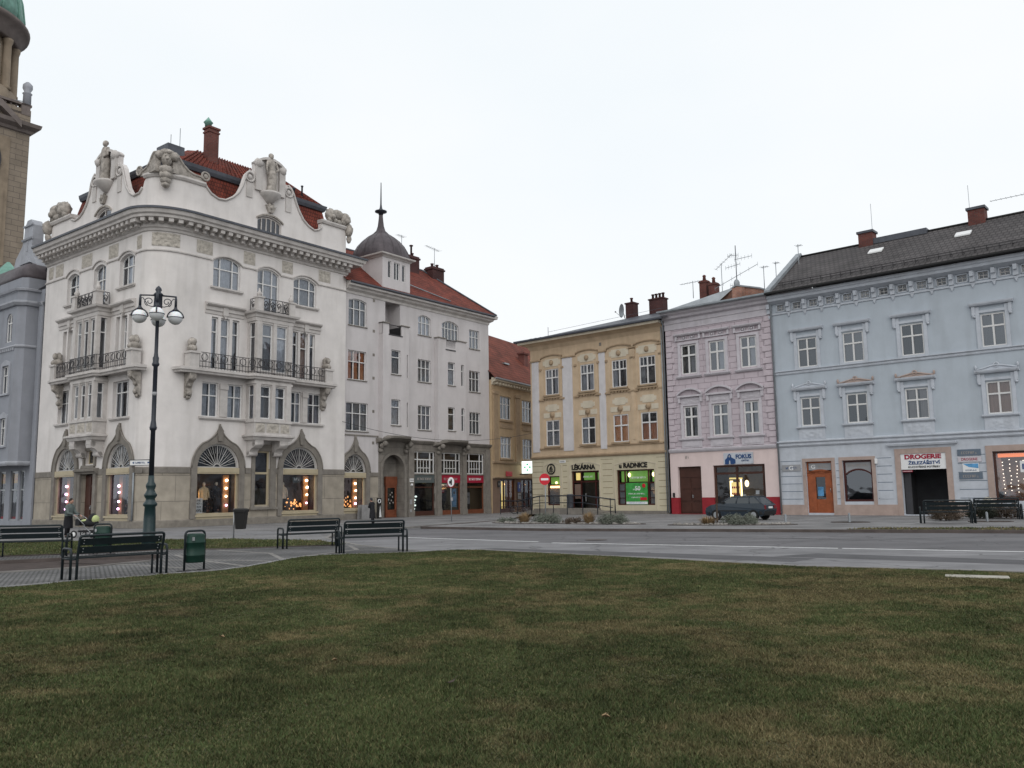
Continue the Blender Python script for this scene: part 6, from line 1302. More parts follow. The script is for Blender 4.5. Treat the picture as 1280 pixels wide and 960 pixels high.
while u < E_: mb.tube([(u, .1, 14.45), (u, .16, 14.78)], .025, 4); mb.tube([(u, .1, 14.62), (u, -.3, 14.7)], .02, 4); u += .62
mb.box(21.3, E_, .11, .16, 14.6, 14.63); mb.box(21.3, E_, .12, .17, 14.74, 14.77); mb.build('snow_guard', 'iron', RB)
for a in (26.1, 31.15):
    mb = MB(QF); slab(mb, a, a + .85, (-2.65, 16.33), (-3.15, 16.65), .04); mb.build('skylight', 'sign_white', RB)
for a, b, z1 in ((25.05, 25.95, 18.25), (31.6, 32.5, 18.3)):
    mb = MB(QF); mb.box(a, b, -5.0, -4.2, 17.0, z1 - .1); mb.build('chimney', 'brick_red', RB); mb = MB(QF); mb.box(a - .08, b + .08, -5.08, -4.12, z1 - .1, z1 + .05); mb.build('chimney_cap', 'zinc_dark', RB)
    mb = MB(QF); mb.tube([(b - .1 if a < 30 else a + .05, -4.6, z1), (b - .1 if a < 30 else a + .05, -4.6, z1 + (1.9 if a < 30 else 1.6))], .015, 4); mb.build('lightning_rod', 'zinc', RB)
mb = MB(QF); mb.tube([(20.72, .14, .1), (20.72, .14, 13.5), (20.85, .4, 13.9)], .06, 7); mb.build('downpipe', 'zinc', BH)
# door, windows, passage
f = bars(QF, 22.38, 24.0, .12, 3.25, [], [], w=.1, o=-.16); f.box(22.48, 22.9, -.19, -.12, .2, 2.55); f.box(23.5, 23.9, -.19, -.12, .2, 2.55); f.box(22.9, 23.5, -.19, -.125, 2.3, 2.55); f.box(22.6, 23.8, -.22, -.16, .12, .95); f.box(22.4, 24.0, -.2, -.1, 2.52, 2.66)
A = arc(22.4, 24.0, 2.45, .22, 10); f.band([(x, z + .1) for x, z in A], [(x, z - .1) for x, z in A], -.2, -.1); f.box(22.4, 22.75, -.2, -.14, .12, 2.5); f.box(23.62, 24.0, -.2, -.14, .12, 2.5)
f = f.build('door', 'wood_orange', BH); g = MB(QF); g.face([(22.7, -.19, .9), (23.7, -.19, .9), (23.7, -.19, 2.5), (22.7, -.19, 2.5)]); g.build('pane', 'glass_dark', f)
g = MB(QF); g.box(22.5, 23.9, -.19, -.15, 2.72, 3.15); g.build('lettered_board', 'sign_grey', f); text_mesh(f, 'lettering', 'G', 22.78, 2.82, -.148, .24, 'sign_white', fr=QF, width=.26, depth=.01); letters(f, '~', 23.4, 2.86, -.148, .13, .7, 'ink_faint', fr=QF)
g = MB(QF); g.box(23.0, 23.35, -.18, -.16, 1.15, 1.7); g.build('notice', 'sign_skyblue', f); g = MB(QF); g.tube([(23.82, -.1, 1.35), (23.82, -.06, 1.6)], .02, 5); g.build('handle', 'steel', f)
f = bars(QF, 24.65, 26.38, .8, 3.25, [], [], w=.12, o=-.16); A = arc(24.7, 26.33, 2.3, .35, 10); f.band([(x, z + .1) for x, z in A], A, -.2, -.12)
f = f.build('shop_window', 'paint_darkred', BH); g = MB(QF); g.face([(24.7, -.19, .85), (26.33, -.19, .85), (26.33, -.19, 3.2), (24.7, -.19, 3.2)]); g.build('pane', 'glass_dark', f)
g = MB(QF); g.prism([(24.75, 3.15), (24.75, 2.45)] + [(x, z + .1) for x, z in A] + [(26.3, 2.45), (26.3, 3.15)], -.19, -.17); g.build('lettered_board', 'sign_grey', f); letters(f, '~', 25.5, 2.88, -.168, .12, 1.2, 'ink_faint', fr=QF)
poster(BH, QF, 20.85, 22.05, 2.7, 3.1, .03, 'grey shop sign with white initial at the left end of the blue house', [('G', .07, .26, .28, 'sign_white'), ('~', .13, .13, .7, 'ink_blue')], m='sign_grey', cat='sign', name='shop_sign')
mb = MB(QF); mb.box(26.72, 27.5, 0, .02, .95, 1.4); mb.build('meter_box', 'blue_trim', BH)
mb = MB(QF); mb.box(26.6, 26.72, 0, .15, 3.0, 3.3); mb.build('wall_lamp', 'sign_white', BH)
mb = MB(QF); mb.box(28.0, 30.42, -2.55, -2.5, 0, 3.5); mb.box(28.0, 28.02, -2.5, -.3, 0, 3.5); mb.box(28.05, 28.4, -.4, -.3, 0, 2.7); mb.build('passage_wall', 'room_dark', BH)
t = thing('shop_sign', 'white shop sign reading DROGERIE in crimson above the dark passage', 'sign', W(BH, QF, 29.21, -.02, 2.6), PH)
mb = MB(); mb.box(-1.2, 1.2, -.06, .02, 0, .92); mb.build('panel', 'sign_white', t)
text_mesh(t, 'lettering', 'DROGERIE', -.0, .60, .022, .24, 'sign_crimson', width=1.95, depth=.015, bold=.045); text_mesh(t, 'lettering', 'ŽELEZÁŘSTVÍ', .05, .29, .022, .17, 'ink_blue', width=1.7, depth=.015, bold=.03); text_mesh(t, 'lettering', 'KUCHYŇSKÉ POTŘEBY', .05, .09, .022, .1, 'ink_black', width=1.7, depth=.015)
mb = MB(); mb.box(-1.15, -.6, -.05, .01, -.14, -.05); mb.build('price_strip', 'sign_crimson', t)
mb = MB(); mb.box(-1.15, -.62, .01, .015, -.1, -.08); mb.build('price_strip_line', 'sign_white', t)
for z0, z1, m, s_, ink, lab in ((3.28, 3.62, 'blue_groove', '~', 'ink_faint', 'plain grey board, topmost of the stack right of the passage'), (2.93, 3.22, 'lilac_trim', 'DROGERIE', 'sign_crimson', 'board with dull crimson DROGERIE letters right of the passage'), (2.0, 2.35, 'blue_groove', '~', 'ink_faint', 'dark grey board, lowest of the stack right of the passage')):
    poster(BH, QF, 31.03, 32.2, z0, z1, .03, lab, [(s_, .08, .14, .8, ink)], m=m, cat='board', name='advert_board')
t = poster(BH, QF, 31.25, 32.05, 2.37, 2.85, .04, 'small white and sky blue panel between grey boards right of the passage', [('~', .07, .07, .55, 'ink_blue')], m='sign_white', cat='board', name='advert_board')
mb = MB(); mb.prism([(-.38, .46), (.38, .46), (.38, .2), (-.1, .28)], .016, .02); mb.build('blue_field', 'sign_skyblue', t)
# lit shop at the right edge
f = bars(QF, 32.75, 35.6, .8, 3.45, [.97], [], w=.12, o=-.1).build('shop_window', 'paint_brown', BH)
g = MB(QF); g.face([(32.8, -.12, .85), (35.5, -.12, .85), (35.5, -.12, 3.4), (32.8, -.12, 3.4)]); g.build('pane', 'glass_shop', f)
g = MB(QF); g.box(32.75, 35.6, -1.8, -1.7, .5, 3.4); g.box(32.75, 35.6, -1.7, -.3, .6, .8); g.build('display_box', 'room_warm', f)
g = MB(QF); g.box(32.95, 35.4, -.3, -.22, 3.12, 3.32); g.build('lit_strip', 'lit_orange', f)
g = MB(QF)
for i in range(9):
    for j in range(6): g.ball((33.15 + j * .32 + rnd(-.03, .03), -.28 + rnd(-.02, .02), 2.85 - i * .2 + (j % 2) * .1 + rnd(-.04, .04)), .026, 5, 4)
g.build('fairy_lights', 'fairy', f)['kind'] = 'stuff'
g = MB(QF); g.prism([(32.75, 3.3), (33.0, 3.3), (33.25, 1.3), (32.75, 1.3)], -.5, -.45); g.build('curtain', 'curtain_blind', f)
g = MB(QF); g.ball((33.5, -.5, 1.05), .25, 8, 6, (1.6, 1, .8), .2); g.ball((34.3, -.5, 1.0), .3, 8, 6, (1.6, 1, .8), .2); g.build('display_goods', 'brick_pink', f)
poster(BH, QF, 34.0, 34.4, 2.3, 2.9, -.05, 'white sticker with dark mark on the glass of the orange lit shop', [('~', .15, .3, .22, 'ink_blue')], cat='sign', name='window_sticker')

# ---------------------------------------------------------------- grey house at the left edge
GX, GY = -30.10815757, 53.71816246
GH = thing('grey_house', 'slate grey house with projecting bay and stepped gable left of the white corner building', 'building', (GX, GY, 0), TH - PI / 2)
mb = MB(); wall(mb, -16, -.08, 3.9, 14.9, [(-5.6, -4.9, 8.6, 10.5)][:0], depth=.2); wall(mb, -16, -.08, 0, 3.9, [(-9, -6.9, .3, 3.5), (-5.3, -4.35, .3, 3.5), (-3.6, -2.5, .3, 3.5), (-2.2, -1.5, .3, 3.5)], depth=.25)
for z in (15.9,): mb.box(-16, -.08, -3, 0, 14.9, 15.2)
mb.box(-.6, -.08, 0, .12, 0, 14.3); mb.box(-16, -.08, -3.0, -2.9, 0, 15)
mb.build('wall', 'grey_wall', GH)
mb = MB(); bw = [(-2.62, -1.72, 5.05, 6.8), (-2.75, -1.75, 8.4, 10.2), (-2.6, -1.72, 11.75, 13.2, 'round', .44), (-5.4, -4.0, 11.8, 13.7), (-5.6, -4.2, 5.05, 6.8), (-5.6, -4.2, 8.4, 10.2)]
wall(mb, -6.6, -1.15, 4.0, 15.0, bw, o=1.2, depth=.2)
P = [(-1.15, 1.2), (-.75, .8), (-.75, .0)]
for i in range(2): mb.face([(P[i][0], P[i][1], 4.0), (P[i + 1][0], P[i + 1][1], 4.0), (P[i + 1][0], P[i + 1][1], 15.0), (P[i][0], P[i][1], 15.0)])
bp = [(-6.6, 1.2)] + P[:2]
mb.plan([(-6.6, 0), (-6.6, 1.2), (-1.15, 1.2), (-.75, .8), (-.75, 0)], 3.92, 4.0); mb.box(-6.5, -1.3, .4, .45, 4.1, 14.8)
BB = mb.build('bay_window', 'grey_wall', GH)
mb = MB()
for z, h, d in ((3.78, .2, .12), (11.3, .12, .1), (14.05, .28, .3)): mb.sweep([(-6.6, 1.2), (-1.15, 1.2), (-.75, .8), (-.75, 0)], [(0, z), (d * .5, z), (d, z + h * .6), (d, z + h), (0, z + h + .08)])
for i in range(16): mb.box(-5.9 + i * .3, -5.75 + i * .3, 1.2, 1.28, 11.15, 11.3)
mb.sweep([(-.75, 0), (-.08, 0)], [(0, 14.05), (.15, 14.1), (.3, 14.3), (0, 14.4)]); mb.sweep([(-6.6, 1.25), (-1.1, 1.25), (-.7, .82), (-.7, 0)], [(0, 15.0), (.1, 15.02), (.16, 15.14), (0, 15.2)])
for b in (bw[0], bw[1]): mb.band([(b[0] - .18, b[2] - .1), (b[0] - .18, b[3] + .18), ((b[0] + b[1]) / 2, b[3] + .4), (b[1] + .18, b[3] + .18), (b[1] + .18, b[2] - .1)], [(b[0], b[2] - .1), (b[0], b[3]), ((b[0] + b[1]) / 2, b[3] + .02), (b[1], b[3]), (b[1], b[2] - .1)], 1.2, 1.27); mb.box(b[0] - .15, b[1] + .15, 1.2, 1.32, b[2] - .12, b[2])
mb.build('moulding', 'grey_trim', GH)
for b in bw: window(GH, RF, b[0], b[1], b[2], b[3], o=1.2 - .1, rise=b[5] if len(b) > 4 else 0, cols=(.5,), tr=.66, fm='paint_white', gm='glass', curtain=[(0, .4)] if b[0] > -3 else None)
# attic block and gable
mb = MB(); mb.plan([(-6.6, 0), (-6.6, 1.0), (-1.2, 1.0), (-.85, .7), (-.85, -2), (-6.6, -2)], 15.1, 16.0); mb.build('attic_block', 'grey_wall', GH)
mb = MB(); gp = [(-5.2, 15.9), (-5.0, 16.9), (-4.6, 17.9), (-3.75, 18.6), (-3.5, 19.0), (-3.45, 19.9), (-3.1, 20.35), (-2.55, 20.35), (-2.2, 19.95), (-2.2, 19.0), (-2.25, 18.5), (-1.9, 17.6), (-1.2, 16.9), (-1.0, 15.9)]
mb.prism(gp, -.6, .1); g_ = mb.build('gable', 'grey_trim', GH)
mb = MB(); mb.prism([(-3.6, 17.3), (-2.85, 17.9), (-2.1, 17.3)], .1, .25); mb.box(-2.95, -2.8, .1, .14, 18.2, 18.9); mb.sweep([(-3.6, .1), (-2.1, .1)], [(0, 18.9), (.1, 18.95), (.14, 19.05), (0, 19.1)]); mb.sweep([(-3.55, .1), (-2.15, .1)], [(0, 19.9), (.08, 19.9), (.1, 20.0), (0, 20.05)]); mb.build('gable_ornament', 'grey_trim', g_)
mb = MB(); mb.sweep([(-5.5, .9), (-1.25, .9), (-.95, .65), (-.95, -1.9)], [(0, 15.9), (.12, 15.95), (.16, 16.1), (.1, 16.5), (-.15, 16.9), (-.6, 17.1)], sm=True); mb.plan([(-5.5, .2), (-1.7, .2), (-1.7, -2), (-5.5, -2)], 16.95, 17.08); mb.face([(-.6, .2, 15.2), (-16, .2, 15.2), (-16, -3, 18.2), (-.6, -2, 16.9)]); mb.build('roof', 'dome_slate', GH)
mb = MB(); mb.lathe(-.9, -.6, [(.3, 16.6), (.2, 17.2), (.1, 17.4), (.08, 18.3), (.3, 18.45), (.3, 18.55), (.09, 18.65), (.05, 19.3), (.01, 20.4)], 12); mb.build('finial', 'lamp_dark', GH)
mb = MB(); mb.lathe(-8.6, -1.0, [(2.3, 15.2), (2.3, 16.0), (2.0, 16.8), (1.4, 17.5), (.6, 18.1), (.1, 18.7)], 20); mb.build('turret_roof', 'copper_green', GH)
for a, b in ((-9, -6.9), (-5.3, -4.35), (-3.6, -2.5), (-2.2, -1.5)):
    f = bars(RF, a, b, .3, 3.5, [], [.62], o=-.1, w=.1).build('shop_window', 'steel', GH); g = MB(); g.face([(a, -.12, .3), (b, -.12, .3), (b, -.12, 3.5), (a, -.12, 3.5)]); g.build('pane', 'glass_shop', f)
    g = MB(); g.box(a - .2, b + .2, -1.5, -1.4, .1, 3.6); g.build('display_box', 'room_shop', f); g = MB(); g.box(a, b, -.35, -.2, .3, .55); g.build('display_base', 'sign_red', f)
for a, b, z, lab in ((-5.2, -4.45, 2.72, 'amber poster at the far left edge in the grey house shop'), (-3.5, -2.6, 2.72, 'amber poster in the grey house shop window nearest the white building')): poster(GH, RF, a, b, z, z + .62, -.2, lab, [('~', .2, .15, .5, 'sign_red')], m='sign_yellow')
poster(GH, RF, -3.4, -2.75, 1.2, 2.3, -.3, 'dark teal poster low in the grey house shop window', [('~', .5, .12, .4, 'sign_grey')], m='sign_teal')

# town hall tower behind
TX, TY = -52.0436, 88.0
TT = thing('clock_tower', 'tall ashlar tower with balustrade and green copper dome behind the grey house', 'tower', (TX, TY, 0), TH)
S_ = 12.0
mb = MB(); mb.plan([(-S_, 0), (0, 0), (0, -S_), (-S_, -S_)], 0, 41.3); mb.build('shaft', 'ashlar_tower', TT)
mb = MB(); mb.prism([(-S_ + 1.9, 26), (-1.9, 26), (-1.9, 40.0), (-S_ + 1.9, 40.0)], 0, .08); mb.box(-4.0, -2.3, .08, .2, 27.0, 34.2); mb.build('panel', 'tower_stone', TT)
f = MB(); f.box(-3.9, -2.75, .1, .22, 28, 34.0); f.build('window', 'zinc_dark', TT)
mb = MB(); mb.lathe(-S_ / 2, 0, [(0, 0)], 3) if False else None
P = [(-S_ / 2 + 3.0 * math.cos(a), 37.2 + 3.0 * math.sin(a)) for a in [2 * PI * i / 40 for i in range(40)]]; mb.prism(P, .08, .16); mb.build('clock_face', 'sign_white', TT)
mb = MB(); P2 = [(-S_ / 2 + 3.25 * math.cos(a), 37.2 + 3.25 * math.sin(a)) for a in [2 * PI * i / 40 for i in range(40)]]; mb.band(P2, P, .08, .3, closed=True); mb.build('clock_rim', 'iron', TT)
mb = MB(); mb.sweep([(-S_, 0), (0, 0), (0, -S_)], [(0, 40.9), (.2, 41.0), (.3, 41.3), (.8, 41.6), (.9, 42.0), (0, 42.1)])
gp = [(-S_, 42.0), (-S_, 41.6)]
mb.band([(-1.2, 41.9), (-3.2, 43.6), (-6, 44.6), (-8.8, 43.6), (-10.8, 41.9)], [(-1.2, 41.2), (-3.2, 42.8), (-6, 43.8), (-8.8, 42.8), (-10.8, 41.2)], 0, .9); mb.build('cornice', 'tower_dark', TT)
mb = MB(); mb.plan([(-S_ + .1, 0), (0, 0), (0, -S_), (-S_ + .1, -S_)], 41.9, 43.7); mb.build('parapet_base', 'ashlar_tower', TT)
mb = MB(); 
for a in (-.55, -6.0, -11.5): mb.box(a - .45, a + .45, -.8, .05, 43.7, 45.0)
mb.box(-S_, 0, -.6, 0, 43.7, 43.95); mb.box(-S_, .05, -.65, .05, 44.75, 45.0); mb.box(-.6, 0, -S_, -.6, 43.7, 43.95); mb.box(-.65, .05, -S_, -.6, 44.75, 45.0)
for i in range(18): mb.lathe(-1.4 - i * .55, -.3, [(.1, 43.95), (.2, 44.2), (.1, 44.5), (.14, 44.75)], 8)
for i in range(18): mb.lathe(-.3, -1.2 - i * .55, [(.1, 43.95), (.2, 44.2), (.1, 44.5), (.14, 44.75)], 8)
mb.build('balustrade', 'tower_dark', TT)
mb = MB(); mb.lathe(-.35, -.35, [(.42, 45.0), (.4, 46.2), (.5, 46.3), (.3, 46.5), (.5, 46.9), (.48, 47.3), (.2, 47.6), (.02, 47.7)], 14); mb.build('pinnacle', 'grey_trim', TT)
mb = MB(); dc = (-S_ / 2, -S_ / 2); mb.lathe(*dc, [(6.6, 43.7), (6.6, 45.8), (6.4, 46.2), (6.4, 47.2), (5.6, 47.3), (5.6, 53.6)], 48); mb.build('drum', 'tower_stone', TT)
mb = MB()
for i in range(16):
    a = 2 * PI * i / 16 + .1; mb.lathe(dc[0] + 5.95 * math.cos(a), dc[1] + 5.95 * math.sin(a), [(.55, 47.2), (.55, 47.5), (.46, 47.6), (.42, 52.4), (.55, 52.7), (.55, 53.0)], 10)
mb.build('column', 'tower_stone', TT)
for i in range(16):
    a = 2 * PI * (i + .5) / 16 + .1; x, y = dc[0] + 5.62 * math.cos(a), dc[1] + 5.62 * math.sin(a); tx, ty = -math.sin(a) * .45, math.cos(a) * .45
    g = MB(); g.face([(x - tx, y - ty, 49.0), (x + tx, y + ty, 49.0), (x + tx, y + ty, 52.2), (x - tx, y - ty, 52.2)]); g.build('window', 'lit_window' if i in (12, 13, 14) else 'glass_dark', TT)
mb = MB(); mb.lathe(*dc, [(6.2, 53.0), (6.4, 53.1), (6.45, 54.2), (7.0, 54.6), (7.25, 54.8), (7.3, 55.1), (7.0, 55.3), (6.5, 55.4)], 48); mb.build('drum_cornice', 'tower_dark', TT)
mb = MB(); mb.lathe(*dc, [(6.5, 55.3), (6.6, 56.6), (6.3, 58.8), (5.6, 61.2), (4.5, 63.4), (2.8, 65.4), (1.3, 66.8), (.8, 68.5), (.3, 71)], 32)
for i in range(16):
    a = 2 * PI * i / 16; mb.tube([(dc[0] + r * math.cos(a), dc[1] + r * math.sin(a), z) for r, z in ((6.55, 55.4), (6.65, 56.6), (6.35, 58.8), (5.65, 61.2), (4.55, 63.4), (2.85, 65.4))], .12, 5)
mb.build('dome', 'copper_green', TT)
mb = MB(); mb.tube([(-.4, -.4, 45.4), (-2.5, -2.0, 45.6), (-4.2, -3.2, 47.6)], .05, 5); mb.build('stay_cable', 'zinc', TT)
for ch in TT.children:
    k = ch.name.split('.')[0]
    if k in ('balustrade', 'pinnacle', 'stay_cable'): ch.location.z = -.65
    if k in ('drum', 'column', 'drum_cornice', 'dome') or (k == 'window' and ch.data.vertices[0].co.z > 45): ch.location.z = -1.45
# ================================================================ GROUND
def gsheet(name, pts, z, m, kind='structure'):
    me = bpy.data.meshes.new(name); me.from_pydata([(x, y, z) for x, y in pts], [], [list(range(len(pts)))]); me.update()
    o = bpy.data.objects.new(name, me); COL.objects.link(o); me.materials.append(M[m]); 
    if kind: o['kind'] = kind
    return o
def gkerb(name, line, w_, z0, z1, m):
    """kerb stone run: line of ground points, width to its right"""
    mb = MB(lambda u, o, z: (u, o, z)); mb.sweep(line, [(0, z0), (0, z1), (w_, z1), (w_, z0)]); o = mb.build(name, m); o['kind'] = 'structure'; return o
ZR = -.10
gsheet('ground', [(-1500, -200), (1500, -200), (1500, 2500), (-1500, 2500)], ZR, 'asphalt')
lawn = [(-9.51, 16.0), (-8.96, 16.62), (-8.6, 17.1), (-7.52, 17.98), (-7.28, 18.35), (-6.53, 18.92), (-6.1, 20.0), (-5.85, 21.7), (-5.55, 22.9), (-4.89, 23.5), (-2.74, 23.98), (-1.76, 24.6), (-.92, 24.5), (-.07, 23.63), (3.66, 20.13), (5.77, 18.03), (9.41, 16.02), (16, 12.2), (30, 2), (30, -20), (-45, -20), (-45, -6)]
# smooth the long edge a little
gsheet('lawn_soil', lawn, .0, 'turf')
# pavements (all 10 cm above the carriageway)
white_front = [(-60, 92), (-19.7, 45.7)]
dR = (math.cos(TH), math.sin(TH)); 
kerbL = [(-5.1, 27.9), (-7.3, 33.0), (-7.9, 37.5), (-7.6, 39.6), (-5.67, 42.9), (-.47, 52.6), (3.5, 60.0), (14, 79.5)]
pav = [(-90, 25), (-45, -6), (-9.51, 16.0), (-8.96, 16.62), (-8.6, 17.1), (-7.52, 17.98), (-7.28, 18.35), (-6.53, 18.92), (-6.1, 20.0), (-5.85, 21.7), (-5.55, 22.9), (-4.89, 23.5), (-2.74, 23.98), (-2.45, 24.3)] + kerbL + [(10, 95), (-90, 130)]
gsheet('pavement', pav, -.004, 'paving')
gkerb('kerb', [(-2.45, 24.3)] + kerbL, -.16, ZR - .05, .004, 'kerb')
# cobbled path between lawn and strip
cob = [(-45, -6), (-9.51, 16.0), (-8.96, 16.62), (-8.6, 17.1), (-7.52, 17.98), (-7.28, 18.35), (-6.53, 18.92), (-6.1, 20.0), (-5.85, 21.7), (-5.55, 22.9), (-4.89, 23.5), (-2.74, 23.98), (-2.6, 24.4), (-5.0, 27.6), (-5.71, 27.85), (-7.32, 27.4), (-8.96, 26.65), (-10.86, 26.75), (-12.75, 25.35), (-14.77, 24.6), (-60, 10)]
gsheet('path', cob, .0, 'cobble')
# pale stone bands laid in the path
for i, L_ in enumerate(([(-5.9, 22.2), (-6.9, 24.6), (-9.0, 26.4)], [(-6.3, 20.3), (-8.6, 22.9), (-9.5, 24.4)], [(-6.0, 21.6), (-7.9, 22.4), (-9.6, 22.6)], [(-6.6, 19.2), (-9.1, 21.0), (-11.5, 21.9)], [(-5.6, 23.2), (-4.6, 25.6), (-5.2, 27.6)])):
    gkerb('paving_band', L_, .14, -.02, .006, 'kerb')
gkerb('path_edge', [(-30, 4.2), (-13, 14.4)][:0] or [(-13, 13.7), (-9.51, 16.02), (-8.96, 16.65), (-8.6, 17.12), (-7.52, 18.0), (-7.28, 18.38), (-6.55, 18.95), (-6.12, 20.0), (-5.87, 21.7), (-5.57, 22.92), (-4.9, 23.52), (-2.74, 24.0), (-1.8, 24.65), (-.92, 24.55)], .1, -.08, .02, 'stone_strip')
gkerb('road_edge', [(-2.45, 24.35), (-1.76, 24.8), (-.92, 24.7), (-.0, 23.75), (3.72, 20.25), (5.83, 18.15), (9.5, 16.14), (16, 12.35), (30, 2.2)], .16, -.3, .01, 'kerb')
# dark sunken rim of the old round bed at the left
rim = [(-20, 15.5), (-15, 17.9), (-11.38, 19.3), (-10.11, 20.4), (-9.3, 22.2), (-9.6, 23.3), (-11.57, 22.9), (-13.09, 21.9), (-18, 19.6), (-22, 18)]
gsheet('sunken_bed', rim, .006, 'brown_rim'); gkerb('bed_rim', [(-20, 15.5), (-15, 17.9), (-11.38, 19.3), (-10.11, 20.4), (-9.3, 22.2)], .1, 0, .03, 'kerb')
gkerb('bed_rim', [(-22, 18), (-18, 19.6), (-13.09, 21.9), (-11.57, 22.9), (-9.6, 23.3)], .12, 0, .09, 'kerb_dark')
# strip lawn
strip = [(-45, 19), (-19.4, 23.8), (-14.77, 24.77), (-12.75, 25.5), (-10.86, 26.83), (-8.96, 26.75), (-7.32, 27.45), (-5.71, 27.9), (-5.6, 28.6), (-6.97, 31.0), (-11.18, 33.15), (-13.6, 33.4), (-19.48, 32.8), (-45, 33)]
gsheet('strip_soil', strip, .008, 'turf'); gkerb('strip_edge', strip[:8], .07, -.02, .03, 'kerb_dark'); gkerb('strip_edge', strip[8:], .07, -.02, .025, 'stone_strip')
# pale crossing band in front of the corner building
gkerb('paving_band', [(-45, 37.5), (-22, 37.2), (-12, 36.2), (-7.9, 35.2)], .22, -.03, .002, 'stone_strip')
gsheet('asphalt_lane', [(-45, 38), (-22, 37.6), (-12, 36.6), (-8.1, 35.8), (-8.1, 38.5), (-13, 41), (-21, 42.2), (-45, 50)], .0, 'asphalt_light')
# island pavement before the right-hand row
isl = [(-4.7, 43.2), (-4.59, 42.75), (-4.2, 42.45), (1.33, 38.33), (10.16, 34.45), (18.16, 30.69), (40, 20.4), (60, 11), (60, 30), (row_at(43)[0], row_at(43)[1]), (row_at(0)[0], row_at(0)[1]), (4.6, 73), (3.4, 66.8), (.6, 57), (-.4, 52), (-2.6, 47.3), (-4.4, 44.2)]
gsheet('pavement', isl, .0, 'paving'); gkerb('kerb', [(-.4, 52), (-2.6, 47.3), (-4.4, 44.2), (-4.7, 43.2), (-4.59, 42.75), (-4.2, 42.45), (1.33, 38.33), (10.16, 34.45), (18.16, 30.69), (40, 20.4), (60, 11)][::-1], -.22, ZR - .05, .015, 'kerb_dark')
gkerb('paving_band', [(-3.9, 43.0), (1.45, 38.75), (10.3, 34.85), (18.3, 31.1), (40, 20.8)], .3, -.02, .004, 'stone_strip')
for k in range(5):
    a = 13 + k * 6.2; p = row_at(a); q = (p[0] - math.sin(-PH) * 0 - .667 * 16, p[1] - .745 * 16)
    gkerb('paving_band', [(p[0] - .667 * 1.5, p[1] - .745 * 1.5), (p[0] - .667 * 12, p[1] - .745 * 12)], .35, -.02, .0035, 'stone_strip')
for d in (3.6, 8.2): gkerb('paving_band', [(row_at(9)[0] - .667 * d, row_at(9)[1] - .745 * d), (row_at(42)[0] - .667 * d, row_at(42)[1] - .745 * d)], .3, -.02, .005, 'stone_strip')
islg = [(12.9, 33.5), (18.2, 31.05), (30, 25.4), (31, 27.2), (19.6, 32.9), (14.0, 34.4)]
gsheet('strip_soil', islg, .012, 'soil')
# carriageway
gsheet('asphalt_lane', [(-4.6, 27.6), (-2.3, 24.5), (-1.7, 24.95), (-.85, 24.85), (.1, 23.9), (3.8, 20.4), (5.9, 18.3), (9.6, 16.3), (16, 12.5), (30, 2.4), (40, 8), (13.6, 22.0), (3.0, 28.0), (.9, 29.6), (-4.2, 33.9), (-6.4, 31.8)], ZR + .004, 'asphalt_light')
def stripe(a, b, w_, name='road_marking', m='road_white'):
    d = Vector((b[0] - a[0], b[1] - a[1], 0)).normalized(); n_ = Vector((-d.y, d.x, 0)) * w_ / 2
    return gsheet(name, [(a[0] - n_.x, a[1] - n_.y), (b[0] - n_.x, b[1] - n_.y), (b[0] + n_.x, b[1] + n_.y), (a[0] + n_.x, a[1] + n_.y)], ZR + .009, m)
stripe((-4.25, 34.2), (.84, 29.95), .14); stripe((1.27, 29.2), (2.94, 28.26), .16); stripe((2.94, 28.26), (9.2, 24.55), .15); stripe((9.3, 24.5), (13.4, 22.1), .15); stripe((13.4, 22.1), (34, 9.6), .15)
stripe((-5.26, 29.38), (-2.73, 26.02), .12)
gsheet('asphalt_patch', [(-1.5, 26.3), (4.2, 22.0), (6.5, 20.2), (7.4, 21.2), (2.2, 25.0), (-.6, 26.8)], ZR + .007, 'asphalt_patch'); gsheet('asphalt_patch', [(6.6, 22.0), (12.5, 17.6), (13.3, 18.5), (8.0, 22.8)], ZR + .007, 'asphalt_patch')
for a, b in (((-2.8, 38.0), (7.5, 31.2)), ((9.0, 30.5), (12.5, 26.8)), ((2.2, 33.5), (13.8, 27.6)), ((11.2, 30.8), (14.6, 27.4))): stripe(a, b, .07, 'road_seam', 'asphalt_patch')
gsheet('manhole_cover', [(2.9 + .4 * math.cos(a), 30.6 + .4 * math.sin(a)) for a in [2 * PI * i / 16 for i in range(16)]], ZR + .012, 'kerb_dark')
# ---- grass blades
def in_poly(px_, py_, poly):
    ins = np.zeros(len(px_), bool); j = len(poly) - 1
    for i in range(len(poly)):
        xi, yi = poly[i]; xj, yj = poly[j]; c = ((yi > py_) != (yj > py_)) & (px_ < (xj - xi) * (py_ - yi) / (yj - yi + 1e-12) + xi); ins ^= c; j = i
    return ins
def nzf(x, y, s, ph):  # cheap smooth noise
    return (np.sin(x * s + ph + 1.7 * np.sin(y * s * .7 + ph)) + np.sin(y * s * 1.3 - ph + 1.3 * np.sin(x * s * .9 - ph)) + np.sin((x + y) * s * .6 + 2 * ph)) / 3
def vnoise(x, y, s, seed):
    r = np.random.default_rng(seed); G = r.random((512, 512)); X = (x * s) % 511; Y = (y * s) % 511; xi = X.astype(int); yi = Y.astype(int); fx = X - xi; fy = Y - yi; fx = fx * fx * (3 - 2 * fx); fy = fy * fy * (3 - 2 * fy)
    a, b, c, d = G[xi, yi], G[xi + 1, yi], G[xi, yi + 1], G[xi + 1, yi + 1]; return (a * (1 - fx) + b * fx) * (1 - fy) + (c * (1 - fx) + d * fx) * fy
